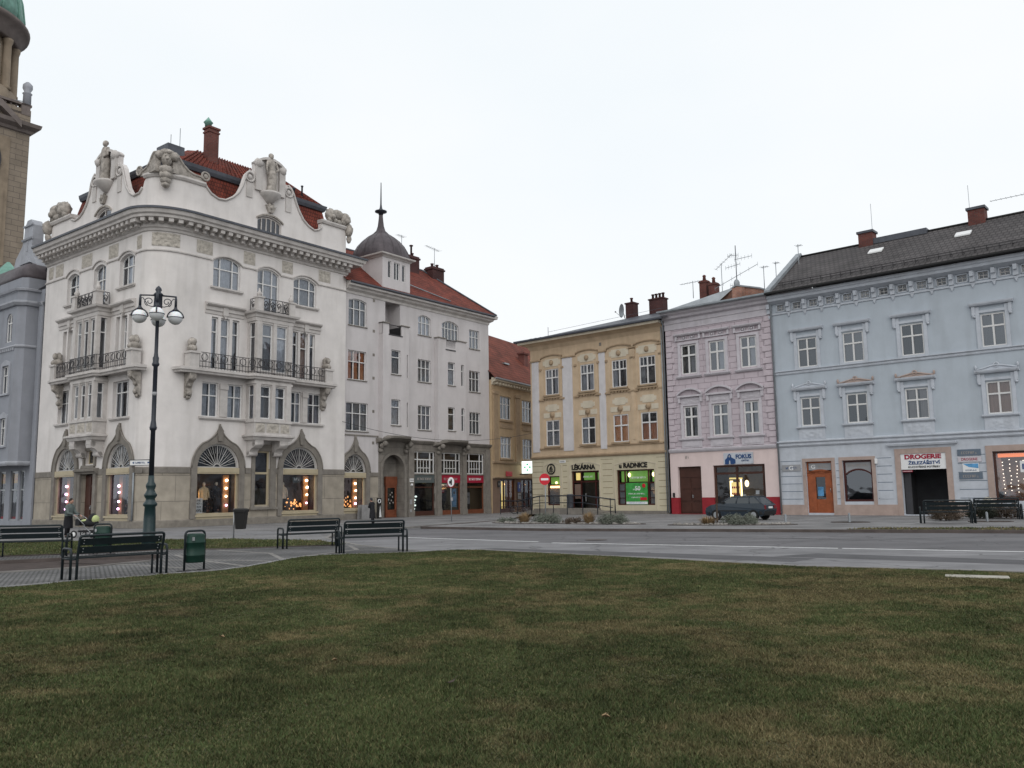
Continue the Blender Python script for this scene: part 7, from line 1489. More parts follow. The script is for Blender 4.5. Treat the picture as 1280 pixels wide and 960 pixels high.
def grass(name, poly, n, rmin, rmax, h0, z, label_kind='stuff', wid=.0029, power=1.0, fov=True):
    # sample in polar coordinates round the viewer's side of the lawn so near turf is denser
    t = rng.random(n); r = (rmin ** power + (rmax ** power - rmin ** power) * t) ** (1 / power) if power else rmin * (rmax / rmin) ** t
    a = np.radians(rng.uniform(-38, 38, n)) if fov else 0
    x, y = r * np.sin(a), r * np.cos(a); k = in_poly(x, y, poly); x, y, r = x[k], y[k], r[k]; n = len(x)
    tuft = .5 * vnoise(x, y, 1.3, 1) + .3 * vnoise(x, y, 3.7, 2) + .2 * vnoise(x, y, 9, 3)
    h = h0 * (.3 + 1.5 * tuft ** 1.3 + .5 * (vnoise(x, y, 18, 13) > .8)) * rng.uniform(.55, 1.25, n); ang = rng.uniform(0, 2 * PI, n); w_ = wid * (1 + r / 7) * rng.uniform(.7, 1.3, n)
    lean = rng.normal(0, .55, (n, 2)) * h[:, None]
    dx, dy = np.cos(ang) * w_, np.sin(ang) * w_
    V = np.empty((n, 3, 3), np.float32); V[:, 0] = np.stack([x - dx, y - dy, np.full(n, z)], 1); V[:, 1] = np.stack([x + dx, y + dy, np.full(n, z)], 1); V[:, 2] = np.stack([x + lean[:, 0], y + lean[:, 1], z + h], 1)
    me = bpy.data.meshes.new(name); me.vertices.add(n * 3); me.vertices.foreach_set('co', V.ravel()); me.loops.add(n * 3); me.loops.foreach_set('vertex_index', np.arange(n * 3, dtype=np.int32)); me.polygons.add(n); me.polygons.foreach_set('loop_start', np.arange(0, n * 3, 3, dtype=np.int32)); me.update()
    dry = .34 * vnoise(x + 40, y, .6, 4) + .36 * vnoise(x, y + 9, 1.9, 5) + .3 * vnoise(x, y, 5, 6) + .012 * x; dry = np.clip((dry - .44) * 2.7, 0, .68)
    dry = np.clip(dry * .75 + rng.random(n) * .55 * (rng.random(n) < .5) + .0, 0, 1); lum = .62 + .45 * vnoise(x, y, .9, 8) + rng.uniform(-.3, .45, n) + .3 * (vnoise(x, y, 14, 9) - .3) + .35 * (vnoise(x, y, 4.5, 12) - .5)
    g = np.array([.046, .062, .023]); s = np.array([.150, .116, .062]); C = (g[None] * (1 - dry[:, None]) + s[None] * dry[:, None]) * lum[:, None] * 1.22
    C = np.concatenate([C, np.ones((n, 1))], 1).astype(np.float32); at = me.color_attributes.new('blade', 'FLOAT_COLOR', 'POINT'); at.data.foreach_set('color', np.repeat(C, 3, 0).ravel())
    o = bpy.data.objects.new(name, me); COL.objects.link(o); me.materials.append(M['grass_blade']); o['kind'] = 'stuff'; return o
m, t_, p_ = nodes('grass_blade'); aa = t_.nodes.new('ShaderNodeAttribute'); aa.attribute_name = 'blade'; t_.links.new(aa.outputs['Color'], p_.inputs['Base Color']); p_.inputs['Roughness'].default_value = .75; p_.inputs['Specular IOR Level'].default_value = .15; M['grass_blade'] = m
lg = grass('lawn_grass', lawn, 2100000, 3.4, 26, .026, 0, power=.9); tag(lg, 'short dull green lawn with straw coloured patches filling the foreground', 'grass')
sg = grass('strip_grass', strip, 260000, 23, 38, .04, .008, wid=.003, power=1); tag(sg, 'narrow strip of short grass behind the benches on the left', 'grass')
ig = grass('island_grass', islg, 60000, 32, 42, .05, .012, wid=.004); tag(ig, 'thin grass strip by the kerb under the right-hand benches', 'grass')

# ================================================================ STREET FURNITURE
def bench(label):
    t = thing('park_bench', label, 'bench', (0, 0, 0), 0, 'dark green tubular park benches')
    def bend(P, r=.09, n=5):
        out = [P[0]]
        for i in range(1, len(P) - 1):
            a, b, c = Vector(P[i - 1]), Vector(P[i]), Vector(P[i + 1]); d0 = (a - b).normalized(); d1 = (c - b).normalized()
            for k in range(n + 1): q = k / n; out.append(tuple((b + d0 * r) * (1 - q) ** 2 + 2 * q * (1 - q) * b + (b + d1 * r) * q * q))
        return out + [P[-1]]
    ID = lambda u, o, z: (u, o, z)
    mb = MB(ID); X = .84; mb.tube(bend([(-X, -.22, 0), (-X, -.22, .45), (-X + .0, -.34, .88), (X, -.34, .88), (X, -.22, .45), (X, -.22, 0)], .07), .028, 8); mb.build('back_frame', 'bench_green', t)
    for s in (-1, 1):
        mb = MB(ID); x = s * (X + .12); mb.tube(bend([(x, -.22, 0), (x, -.22, .62), (x, .26, .62), (x, .26, 0)], .1), .027, 8); mb.tube([(s * X, -.22, .42), (x, -.22, .42)], .022, 6); mb.tube([(x, -.22, .42), (x, .26, .42)], .022, 6); mb.build('armrest', 'bench_green', t)
        mb = MB(ID); mb.tube([(s * X * .98, .2, 0), (s * X * .98, .2, .42)], .024, 8); mb.build('leg', 'bench_green', t)
    for k in range(2):
        mb = MB(ID); z = .52 + k * .165; y = -.22 - (z - .45) / .43 * .12 + .03; n = [mb.pt(u, y + dy, zz) for u in (-X + .03, X - .03) for dy, zz in ((-.015, z), (.015, z), (.015 - .04, z + .135), (-.015 - .04, z + .135))]
        mb.f += [[n[0], n[1], n[2], n[3]], [n[7], n[6], n[5], n[4]]] + [[n[i], n[(i + 1) % 4], n[4 + (i + 1) % 4], n[4 + i]] for i in range(4)]; mb.sm += [False] * 6
        mb.build('back_slat', 'bench_green', t)
    for k in range(5): mb = MB(ID); y = -.2 + k * .088; mb.box(-X - .1, X + .1, y, y + .07, .425 - .015 * (k == 2), .455 - .015 * (k in (1, 2, 3))); mb.build('seat_slat', 'bench_green', t)
    mb = MB(ID)
    for s in (-1, 1):
        for k in range(2): mb.ball((s * (X - .09), -.23 - .046 * k, .56 + .165 * k), .014, 6, 4); mb.ball((s * (X - .09), -.25 - .046 * k, .62 + .165 * k), .014, 6, 4)
    mb.build('bolt', 'steel', t)
    return t
B0 = bench('dark green bench seen from behind at the lawn edge on the left, nearest of all')
def put(o, ax, ay, bx, by): o.location = ((ax + bx) / 2, (ay + by) / 2, 0); o.rotation_euler = (0, 0, math.atan2(by - ay, bx - ax))
def put_b(a, b, label=None, first=None):
    o = first or copy_tree(B0); put(o, *a, *b)
    if label: o['label'] = label
    return o
put_b((-9.02, 17.2), (-7.53, 18.7), first=B0)
put_b((-14.75, 24.4), (-12.8, 24.85), 'dark bench facing away at the left picture edge, before the grass strip')
put_b((-7.1, 26.65), (-5.75, 27.6), 'dark bench at the end of the grass strip, in front of the arched shop windows')
put_b((-4.95, 24.0), (-3.1, 24.75), 'dark bench by the road end of the path, right of its nearest neighbour')
put_b((18.1, 38.35), (20.15, 37.5), 'dark bench in front of the DROGERIE passage, before a brown shrub')
put_b((22.5, 42.1), (24.3, 41.3), 'farther dark bench right of the passage, partly behind a brown shrub')
put_b((25.1, 40.9), (26.9, 40.1), 'dark bench at the right picture edge in front of the orange lit shop')
for o in list(COL.objects):
    if o.get('category') == 'bench' and o.location.y > 30: o.scale = (1.12, 1.12, 1.14)
def bin_green(label):
    ID = lambda u, o, z: (u, o, z); t = thing('litter_bin', label, 'bin', (0, 0, 0), 0, 'green litter bins on tube frames')
    P = [(-.24, 0, 0), (-.24, 0, .78)] + [(-.24 + .09 * (1 - math.cos(a)), 0, .78 + .09 * math.sin(a)) for a in (.4, .8, 1.2, 1.57)] + [(.15 + .09 * math.sin(a), 0, .78 + .09 * math.cos(a)) for a in (0, .4, .8, 1.2, 1.57)] + [(.24, 0, 0)]
    mb = MB(ID); mb.tube(P, .025, 8); mb.build('frame', 'bench_green', t)
    mb = MB(ID); n = 20; rows = []
    for z, k in ((.18, .93), (.2, 1), (.32, 1), (.325, 1.03), (.35, 1.03), (.355, 1), (.6, 1), (.605, 1.03), (.63, 1.03), (.635, 1), (.76, 1), (.8, .92), (.81, .6)):
        rows.append([mb.pt(.205 * k * (abs(math.cos(a)) ** .6) * (1 if math.cos(a) > 0 else -1), .17 * k * (abs(math.sin(a)) ** .75) * (1 if math.sin(a) > 0 else -1), z) for a in [2 * PI * i / n for i in range(n)]])
    for i in range(len(rows) - 1):
        for j in range(n): mb.f.append([rows[i][j], rows[i][(j + 1) % n], rows[i + 1][(j + 1) % n], rows[i + 1][j]]); mb.sm.append(True)
    mb.f.append(rows[0][::-1]); mb.f.append(rows[-1]); mb.sm += [False] * 2
    mb.build('container', 'bin_green', t)
    mb = MB(ID); mb.box(-.17, -.12, -.19, -.17, .66, .74); mb.build('lock_plate', 'steel', t)
    mb = MB(ID); mb.box(-.34, -.14, -.12, .12, 0, .02); mb.box(.14, .34, -.12, .12, 0, .02); mb.build('foot_plate', 'iron', t); return t
g1 = bin_green('green litter bin standing on the path right of the nearest bench'); g1.location = (-7.1, 19.15, 0); g1.rotation_euler = (0, 0, .9)
place_copy(g1, (-12.1, 25.3, 0), .15, 'green litter bin beside the grass strip, seen over the nearest bench'); place_copy(g1, (25.0, 40.4, 0), -.5, 'green litter bin at the right picture edge beside the benches')
ID = lambda u, o, z: (u, o, z)
t = thing('litter_bin', 'black litter bin hung on a steel post before the arched shop window', 'bin', (-10.77, 33.62, 0), -.1)
mb = MB(ID); mb.tube([(-.2, 0, 0), (-.2, 0, 1.15)], .03, 8); mb.build('post', 'steel', t)
mb = MB(ID); rows = []
for z, a, b in ((.36, .15, .12), (.38, .17, .14), (1.02, .23, .19), (1.03, .26, .22), (1.12, .26, .22), (1.16, .18, .15)): rows.append([mb.pt(.08 + x * a, y * b, z) for x, y in ((-1, -.8), (-.8, -1), (.8, -1), (1, -.8), (1, .8), (.8, 1), (-.8, 1), (-1, .8))])
for i in range(len(rows) - 1):
    for j in range(8): mb.f.append([rows[i][j], rows[i][(j + 1) % 8], rows[i + 1][(j + 1) % 8], rows[i + 1][j]]); mb.sm.append(False)
mb.f.append(rows[0][::-1]); mb.f.append(rows[-1]); mb.sm += [False] * 2; mb.build('container', 'ink_black', t)

# ---- street lamp
SLx, SLy = -12.82, 30.2
t = thing('street_lamp', 'tall dark ornamental street lamp with four glass globes', 'street lamp', (SLx, SLy, 0), math.radians(20))
mb = MB(ID); mb.lathe(0, 0, [(.24, 0), (.24, .12), (.21, .2), (.2, .9), (.18, 1.3), (.235, 1.36), (.235, 1.42), (.17, 1.5), (.15, 1.58), (.21, 1.68), (.225, 1.72), (.17, 1.8), (.13, 1.9), (.17, 2.02), (.17, 2.08), (.11, 2.18), (.095, 2.4)], 12); mb.build('base', 'lamp_green', t)
mb = MB(ID); mb.lathe(0, 0, [(.09, 2.3), (.08, 4.0), (.11, 4.02), (.13, 4.1), (.11, 4.16), (.09, 4.3), (.08, 4.35), (.075, 6.3), (.12, 6.34), (.13, 6.4), (.1, 6.46), (.11, 6.62), (.08, 6.68), (.065, 6.8), (.06, 8.3), (.13, 8.35), (.15, 8.5), (.14, 8.93), (.17, 8.96), (.12, 9.01), (.08, 9.05), (.12, 9.12), (.09, 9.2), (.03, 9.26), (.01, 9.28)], 12); mb.build('pole', 'lamp_dark', t)
mb = MB(ID); mb.lathe(0, 0, [(.083, 5.25), (.083, 5.38)], 10); mb.build('sticker', 'sign_grey', t)
for k in range(4):
    a = k * PI / 2; ca, sa = math.cos(a), math.sin(a); R_ = .60
    fr = lambda u, o, z, ca=ca, sa=sa: (u * ca - o * sa, u * sa + o * ca, z); zo = 8.92
    mb = MB(fr); mb.tube([(.1, 0, zo), (R_, 0, zo - .02)], .03, 6); mb.tube([(R_, 0, zo), (R_, 0, zo - .12), (R_, 0, zo - .5)], [.03, .045, .05], 8)
    sp = [];
    for i in range(22): q = i / 21; th_ = q * 2.6 * PI; rr = .17 * (1 - q * .8); sp.append((.3 + rr * math.cos(th_ - 1.2), 0, zo - .24 + rr * math.sin(th_ - 1.2)))
    mb.tube(sp, .017, 5); mb.tube([(.14, 0, zo - .42), (.22, 0, zo - .42), (.34, 0, zo - .38), (.45, 0, zo - .2), (.52, 0, zo - .1), (.58, 0, zo - .14)], .016, 5)
    A = mb.build('arm', 'lamp_dark', t)
    zc = zo - .8
    mb = MB(fr); mb.ball((R_, 0, zc), .25, 20, 14); G = mb.build('lamp_globe', 'globe', t)
    mb = MB(fr); mb.tube([(R_ + .28 * math.cos(q), 0, zc + .28 * math.sin(q)) for q in [PI * i / 12 for i in range(13)]], .024, 6); mb.torus((R_, 0, zc), .262, .012, 20, 5, 'z'); mb.lathe(R_, 0, [(.05, zc + .22), (.14, zc + .26), (.06, zc + .34), (.05, zc + .4)], 10); mb.build('lamp_hoop', 'lamp_dark', t)
    mb = MB(fr); n = 18; rings = [[mb.pt(R_ + .255 * math.sin(th_) * math.cos(p), .255 * math.sin(th_) * math.sin(p), zc + .255 * math.cos(th_)) for p in [2 * PI * j / n for j in range(n)]] for th_ in [PI / 2 + PI / 2 * i / 7 for i in range(8)]]
    for i in range(7):
        for j in range(n): mb.f.append([rings[i][j], rings[i][(j + 1) % n], rings[i + 1][(j + 1) % n], rings[i + 1][j]]); mb.sm.append(True)
    mb.build('globe_bowl', 'globe_lower', t)
t = thing('direction_sign', 'white direction sign with arrow mounted on the ornamental lamp post', 'sign', (SLx, SLy, 2.78), math.radians(-10))
mb = MB(); mb.box(-.84, -.1, -.015, .015, 0, .17); mb.build('panel', 'sign_white', t); mb = MB(); mb.box(-.86, -.06, -.02, .02, .17, .195); mb.box(-.86, -.06, -.02, .02, -.02, 0); mb.build('frame', 'lamp_dark', t)
letters(t, '~', -.45, .055, .016, .06, .4, 'ink_blue'); mb = MB(); mb.prism([(-.76, .085), (-.68, .13), (-.68, .04)], .015, .02); mb.box(-.16, -.02, -.02, .02, .06, .11); mb.build('arrow', 'ink_blue', t)

# ---- road signs
t = thing('no_entry_sign', 'red no entry sign on a grey pole before the pharmacy corner', 'road sign', (1.85, 50.5, 0), -.1)
mb = MB(ID); mb.tube([(0, 0, 0), (.05, 0, 2.62)], .03, 8); mb.build('pole', 'zinc', t)
fr = lambda u, o, z: (u, -o, z)
def disc(mb, c, r, o0, o1, sx=1): mb.prism([(c[0] + r * sx * math.cos(a), c[1] + r * math.sin(a)) for a in [2 * PI * i / 28 for i in range(28)]], o0, o1)
mb = MB(fr); disc(mb, (0, 2.38), .34, .03, .05, .92); mb.build('disc', 'sign_red', t); mb = MB(fr); mb.box(-.22, .22, .05, .055, 2.32, 2.44); mb.build('bar', 'sign_white', t)
t = thing('round_road_sign', 'round white road sign with red rim on a thin pole near the crimson shop signs', 'road sign', (-3.7, 50.3, 0), .5)
mb = MB(ID); mb.tube([(.05, 0, 0), (0, 0, 2.6)], .028, 8); mb.build('pole', 'zinc', t)
mb = MB(fr); disc(mb, (0, 2.3), .33, .03, .045, .75); mb.build('disc', 'sign_crimson', t); mb = MB(fr); disc(mb, (0, 2.3), .28, .045, .05, .75); mb.build('field', 'sign_white', t); mb = MB(fr); mb.box(-.03, .06, .05, .055, 2.12, 2.45); mb.box(-.12, .0, .05, .0545, 2.2, 2.36); mb.build('symbol', 'ink_black', t)
mb = MB(fr); mb.box(-.02, .12, .03, .04, 1.2, 1.4); mb.build('sticker', 'sign_grey', t)

# ---- A-board and waste paper display by the wall
t = thing('pavement_board', 'pale pavement board leaning under the third arched shop window', 'sign board', W(AH, BF, 15.35, .75, 0), TH)
mb = MB(); P = [(-.42, 0), (.42, 0), (.38, .95), (-.38, .95)]; mb.prism(P, .0, .03); mb.build('front_board', 'stone_strip', t); mb = MB(); mb.prism(P, -.4, -.37); mb.build('rear_board', 'stone_strip', t)
t = thing('pavement_board', 'narrow dark pavement board with white ring by the arched doorway', 'sign board', W(AH, BF, 16.75, .5, 0), TH)
mb = MB(); mb.box(-.2, .2, 0, .04, 0, 1.4); mb.build('board', 'ink_black', t); mb = MB(); mb.torus((0, .05, 1.18), .12, .03, 16, 5); mb.build('ring', 'sign_white', t); mb = MB(); mb.prism([(.0, .1), (.2, .1), (.08, .9)], .04, .05); mb.build('white_field', 'sign_white', t)

# ---- pharmacy ramp and railing
def yrow(u, o): p = row_at(u); return (p[0] - math.sin(-PH) * o, p[1] - math.cos(PH) * o)
t = thing('ramp', 'low grey concrete ramp before the pharmacy door', 'ramp', row_at(0), PH)
mb = MB(); mb.prism([(3.2, 0), (3.2, .42), (6.9, .42), (9.4, .0)], 1.2, 2.6); mb.box(3.2, 6.9, .3, 1.2, 0, .42); mb.build('slab', 'stone_dark', t)
mb = MB()
for i in range(3): mb.box(1.2 + .6 * i, 3.2, 1.0, 2.6, .0 + .14 * i + .002 * i, .14 * (i + 1))
mb.build('step', 'stone_grey', t)
t = thing('ramp_railing', 'dark tubular railing along the pharmacy ramp and steps', 'railing', row_at(0), PH)
mb = MB(); mb.tube([(-.6, 3.0, 1.0), (1.0, 2.6, 1.0), (3.0, 2.6, 1.35), (7.0, 2.6, 1.35), (9.8, 2.6, 1.05), (9.8, 2.6, .1)], .045, 6); mb.tube([(-.6, 3.0, .55), (1.0, 2.6, .55), (3.0, 2.6, .85), (7.0, 2.6, .85), (9.6, 2.6, .5)], .03, 6)
for i, u in enumerate((-.6, .8, 2.2, 3.0, 4.3, 5.6, 7.0, 8.3, 9.4)): mb.tube([(u, 3.0 if u < 0 else 2.6, 0), (u, 3.0 if u < 0 else 2.6, 1.0 if u < 2 else 1.3 if u < 7.5 else 1.15)], .035, 6)
mb.build('rail', 'lamp_dark', t)
t = thing('litter_bin', 'grey bin with lid standing on the pharmacy ramp by the door', 'bin', (*yrow(4.4, .7), .42), PH); mb = MB(ID); mb.lathe(0, 0, [(.2, 0), (.24, .05), (.26, .9), (.28, .92), (.26, 1.0), (.1, 1.05)], 14); mb.build('container', 'zinc_dark', t); mb = MB(ID); mb.lathe(0, 0, [(.27, .86), (.29, .88), (.27, .9)], 14); mb.build('rim', 'steel', t)
# ---- bicycle
t = thing('bicycle', 'dark bicycle parked at the railing by the pharmacy corner', 'bicycle', (*yrow(.3, 1.7), 0), PH + .35)
for s in (-1, 1):
    mb = MB(ID); mb.fr = lambda u, o, z: (u, o, z); mb.torus((s * .52, 0, .34), .33, .02, 22, 6); wv = mb.build('wheel', 'tyre', t); mb = MB(ID)
    for k in range(10): a = 2 * PI * k / 10; mb.tube([(s * .52, 0, .34), (s * .52 + .32 * math.cos(a), 0, .34 + .32 * math.sin(a))], .004, 3)
    mb.tube([(s * .52, -.05, .34), (s * .52, .05, .34)], .025, 6); mb.build('spokes', 'steel', wv)
mb = MB(ID)
for a, b in (((-.52, .34), (-.05, .3)), ((-.05, .3), (.38, .72)), ((-.05, .3), (-.2, .78)), ((-.52, .34), (-.2, .78)), ((-.2, .74), (.36, .78)), ((.52, .34), (.36, .82))): mb.tube([(a[0], 0, a[1]), (b[0], 0, b[1])], .018, 6)
mb.tube([(-.2, 0, .74), (-.23, 0, .9)], .014, 6); mb.build('frame', 'paint_darkred', t)
mb = MB(ID); mb.tube([(.36, 0, .82), (.34, 0, 1.0)], .014, 6); mb.tube([(.22, -.26, 1.0), (.36, -.2, 1.02), (.36, .2, 1.02), (.22, .26, 1.0)], .014, 6); mb.build('handlebar', 'iron', t)
mb = MB(ID); mb.ball((-.24, 0, .93), .13, 10, 6, (1, .55, .3)); mb.build('saddle', 'iron', t)
mb = MB(ID); mb.tube([(-.05, .05, .3), (-.05, .05, .16)], .012, 5); mb.tube([(-.05, -.05, .3), (-.05, -.05, .44)], .012, 5); mb.box(-.12, .02, .05, .13, .14, .17); mb.build('pedals', 'iron', t)

# ---- planting beds with stones, clumps and shrubs
def blob_poly(c, a, b, rz, n=20, j=.12): return [(c[0] + (a * (1 + rnd(-j, j)) * math.cos(q)) * math.cos(rz) - (b * math.sin(q)) * math.sin(rz), c[1] + (a * math.cos(q)) * math.sin(rz) + (b * (1 + rnd(-j, j)) * math.sin(q)) * math.cos(rz)) for q in [2 * PI * i / n for i in range(n)]]
def clump(name, label, loc, m, n, r, h, blade=True, seed=1):
    rr = random.Random(seed); t = thing(name, label, 'plant', loc); mb = MB(ID)
    if blade:
        for i in range(n):
            a = rr.uniform(0, 2 * PI); q = rr.uniform(.1, 1) ** .7; x, y = .25 * r * math.cos(a), .25 * r * math.sin(a); ex, ey = r * q * math.cos(a), r * q * math.sin(a); hz_ = h * rr.uniform(.55, 1.05) * (1 - .35 * q)
            w_ = .012; pa = (-math.sin(a) * w_, math.cos(a) * w_); mb.face([(x - pa[0], y - pa[1], 0), (x + pa[0], y + pa[1], 0), ((x + ex) / 2 + pa[0], (y + ey) / 2 + pa[1], hz_ * .75), ((x + ex) / 2 - pa[0], (y + ey) / 2 - pa[1], hz_ * .75)]); mb.face([((x + ex) / 2 - pa[0], (y + ey) / 2 - pa[1], hz_ * .75), ((x + ex) / 2 + pa[0], (y + ey) / 2 + pa[1], hz_ * .75), (ex, ey, hz_)])
        mb.build('blades', m, t)
        mb = MB(ID); mb.ball((0, 0, .0), r * .18, 8, 5, (1, 1, .4), .2); mb.build('root_mound', 'soil', t)
    else:
        for i in range(n):
            a = rr.uniform(0, 2 * PI); b = rr.uniform(0, 1); q = rr.uniform(.35, 1) ** .6 * (1 + .2 * math.sin(5 * a)); x, y, z = r * q * math.cos(a) * math.sqrt(1 - b * b * .8), r * q * math.sin(a) * math.sqrt(1 - b * b * .8), h * (.1 + .9 * b) * q
            s = rr.uniform(.012, .032); d1 = Vector((rr.gauss(0, 1), rr.gauss(0, 1), rr.gauss(0, 1))).normalized() * s * 1.8; d2 = d1.orthogonal().normalized() * s * .7; c = Vector((x, y, z)); mb.face([tuple(c - d1), tuple(c + d2), tuple(c + d1), tuple(c - d2)])
        mb.build('leaves', m, t); mb = MB(ID)
        for i in range(26): a = rr.uniform(0, 2 * PI); q = rr.uniform(.2, .85); mb.tube([(0, 0, 0), (r * q * .4 * math.cos(a), r * q * .4 * math.sin(a), h * .45), (r * q * math.cos(a), r * q * math.sin(a), h * rr.uniform(.5, .95))], [.014, .009, .004], 4)
        mb.build('twigs', 'bark', t)
    return t
beds = [((.4, 45.6), 2.1, .75, -.75), ((4.3, 43.1), 2.5, .75, -.55), ((10.0, 39.6), 2.9, .7, -.25), ((15.8, 40.4), .85, .5, -.4), ((21.5, 38.8), .9, .5, -.4)]
for i, (c, a, b, rz) in enumerate(beds):
    gsheet('planting_bed', blob_poly(c, a, b, rz), .008 + .001 * i, 'soil')
    gkerb('bed_rim', (lambda L_: L_ + [L_[0]])(blob_poly(c, a, b, rz, j=.02)), .06, 0, .03, 'kerb_dark')
    if i < 3:
        mb = MB(ID)
        for k in range(260):
            q = 2 * PI * random.random(); rr = math.sqrt(random.random()) * .92; x = a * rr * math.cos(q); y = b * rr * math.sin(q); s = rnd(.03, .1)
            mb.ball((c[0] + x * math.cos(rz) - y * math.sin(rz), c[1] + x * math.sin(rz) + y * math.cos(rz), s * .45), s, 6, 4, (rnd(.8, 1.4), rnd(.7, 1.2), rnd(.5, .9)), .12, k)
        tag(mb.build('stones', 'rock'), ['small pale stones in the planting bed nearest the side street', 'small pale stones in the bed before the pharmacy ramp', 'small pale stones in the bed before the parked car'][i], 'stones', kind='stuff')
clump('ornamental_grass', 'straw coloured grass tuft in the bed nearest the side street', (.55, 45.3, 0), 'straw', 240, .62, .7, True, 3)
clump('low_shrub', 'silvery grey shrub right of the straw tuft by the no entry sign', (1.75, 45.0, 0), 'shrub_grey', 3800, .75, .5, False, 4)
clump('low_shrub', 'small grey shrub left of the straw tuft nearest the side street', (-.4, 46.3, 0), 'shrub_grey', 1600, .5, .28, False, 14)
clump('ornamental_grass', 'straw coloured grass tuft in the bed before the pharmacy ramp', (3.75, 43.2, 0), 'straw', 240, .58, .75, True, 5)
clump('low_shrub', 'silvery grey shrub in the bed before the pharmacy ramp', (4.9, 42.6, 0), 'shrub_grey', 3800, .75, .52, False, 6)
clump('low_shrub', 'brownish low shrub left of the straw tuft before the ramp', (3.0, 43.7, 0), 'shrub_brown', 1600, .5, .3, False, 16)
clump('ornamental_grass', 'pale brown dry tuft in front of the parked car bonnet', (9.0, 39.9, 0), 'straw', 260, .7, .5, True, 7)
clump('low_shrub', 'olive grey shrub in front of the parked car doors', (10.4, 39.5, 0), 'shrub_grey', 4200, .8, .48, False, 8)
clump('low_shrub', 'dark brown shrub between the passage and the bench in front of it', (20.4, 40.6, 0), 'shrub_brown', 5000, .7, .85, False, 9)
clump('low_shrub', 'dark shrub behind the farther bench right of the passage', (23.2, 42.8, 0), 'shrub_dark', 5200, .75, .9, False, 10)
clump('low_shrub', 'rusty brown shrub behind the bench at the right edge, below the orange lit shop', (24.4, 42.6, 0), 'shrub_brown', 4200, .75, .8, False, 11)
for x, y, l in ((9.6, 40.6, 'thin wooden stake in the bed before the parked car'), (12.7, 40.2, 'short grey stake behind the car at the bed end'), (15.8, 40.5, 'short stake in the small empty round bed'), (21.4, 38.9, 'short stake in the round bed under the bench before the passage')):
    t = thing('wooden_stake', l, 'stake', (x, y, 0)); mb = MB(ID); mb.box(-.04, .04, -.04, .04, 0, .95 if x < 10 else .4); mb.prism([(-.04, .95 if x < 10 else .4), (.04, .95 if x < 10 else .4), (0, 1.0 if x < 10 else .45)], -.04, .04); mb.build('post', 'bark' if x < 10 else 'zinc', t)
t = thing('boulder', 'pale rounded boulder between shrubs near the right picture edge', 'boulder', (23.9, 43.2, 0)); mb = MB(ID); mb.ball((0, 0, .5), .4, 14, 10, (1, .8, 1.35), .1); mb.build('stone', 'slab', t)
# slab and leaves on the lawn
t = thing('stone_slab', 'pale flat stone slab lying in the lawn near the road at the right', 'slab', (8.15, 15.3, 0), math.radians(-27)); mb = MB(ID); mb.box(-.5, .5, -.2, .2, -.02, .03); mb.build('slab', 'slab', t, bevel=.01)
for i, (x, y, l) in enumerate(((-1.72, 8.33, 'curled brown leaf lying left of centre on the lawn'), (-.55, 7.3, 'small dark leaf on the lawn below the picture centre'), (.62, 6.15, 'pale torn leaf on the lawn, right of the centre'), (-3.3, 9.8, 'small pale leaf lying on the lawn at the left'))):
    t = thing('fallen_leaf', l, 'leaf', (x, y, .045), rnd(0, 6)); mb = MB(ID); mb.face([(-.05, 0, .02), (-.02, .03, 0), (.0, 0, .0), (-.02, -.03, .01)]); mb.face([(0, 0, 0), (-.02, .03, 0), (.02, .028, .01), (.05, 0, .03)]); mb.face([(0, 0, 0), (.05, 0, .03), (.02, -.03, .015), (-.02, -.03, .01)]); mb.build('blade', 'straw' if i != 1 else 'bark', t); mb = MB(ID); mb.tube([(.05, 0, .03), (.08, .01, .05)], .002, 3); mb.build('stem', 'bark', t)

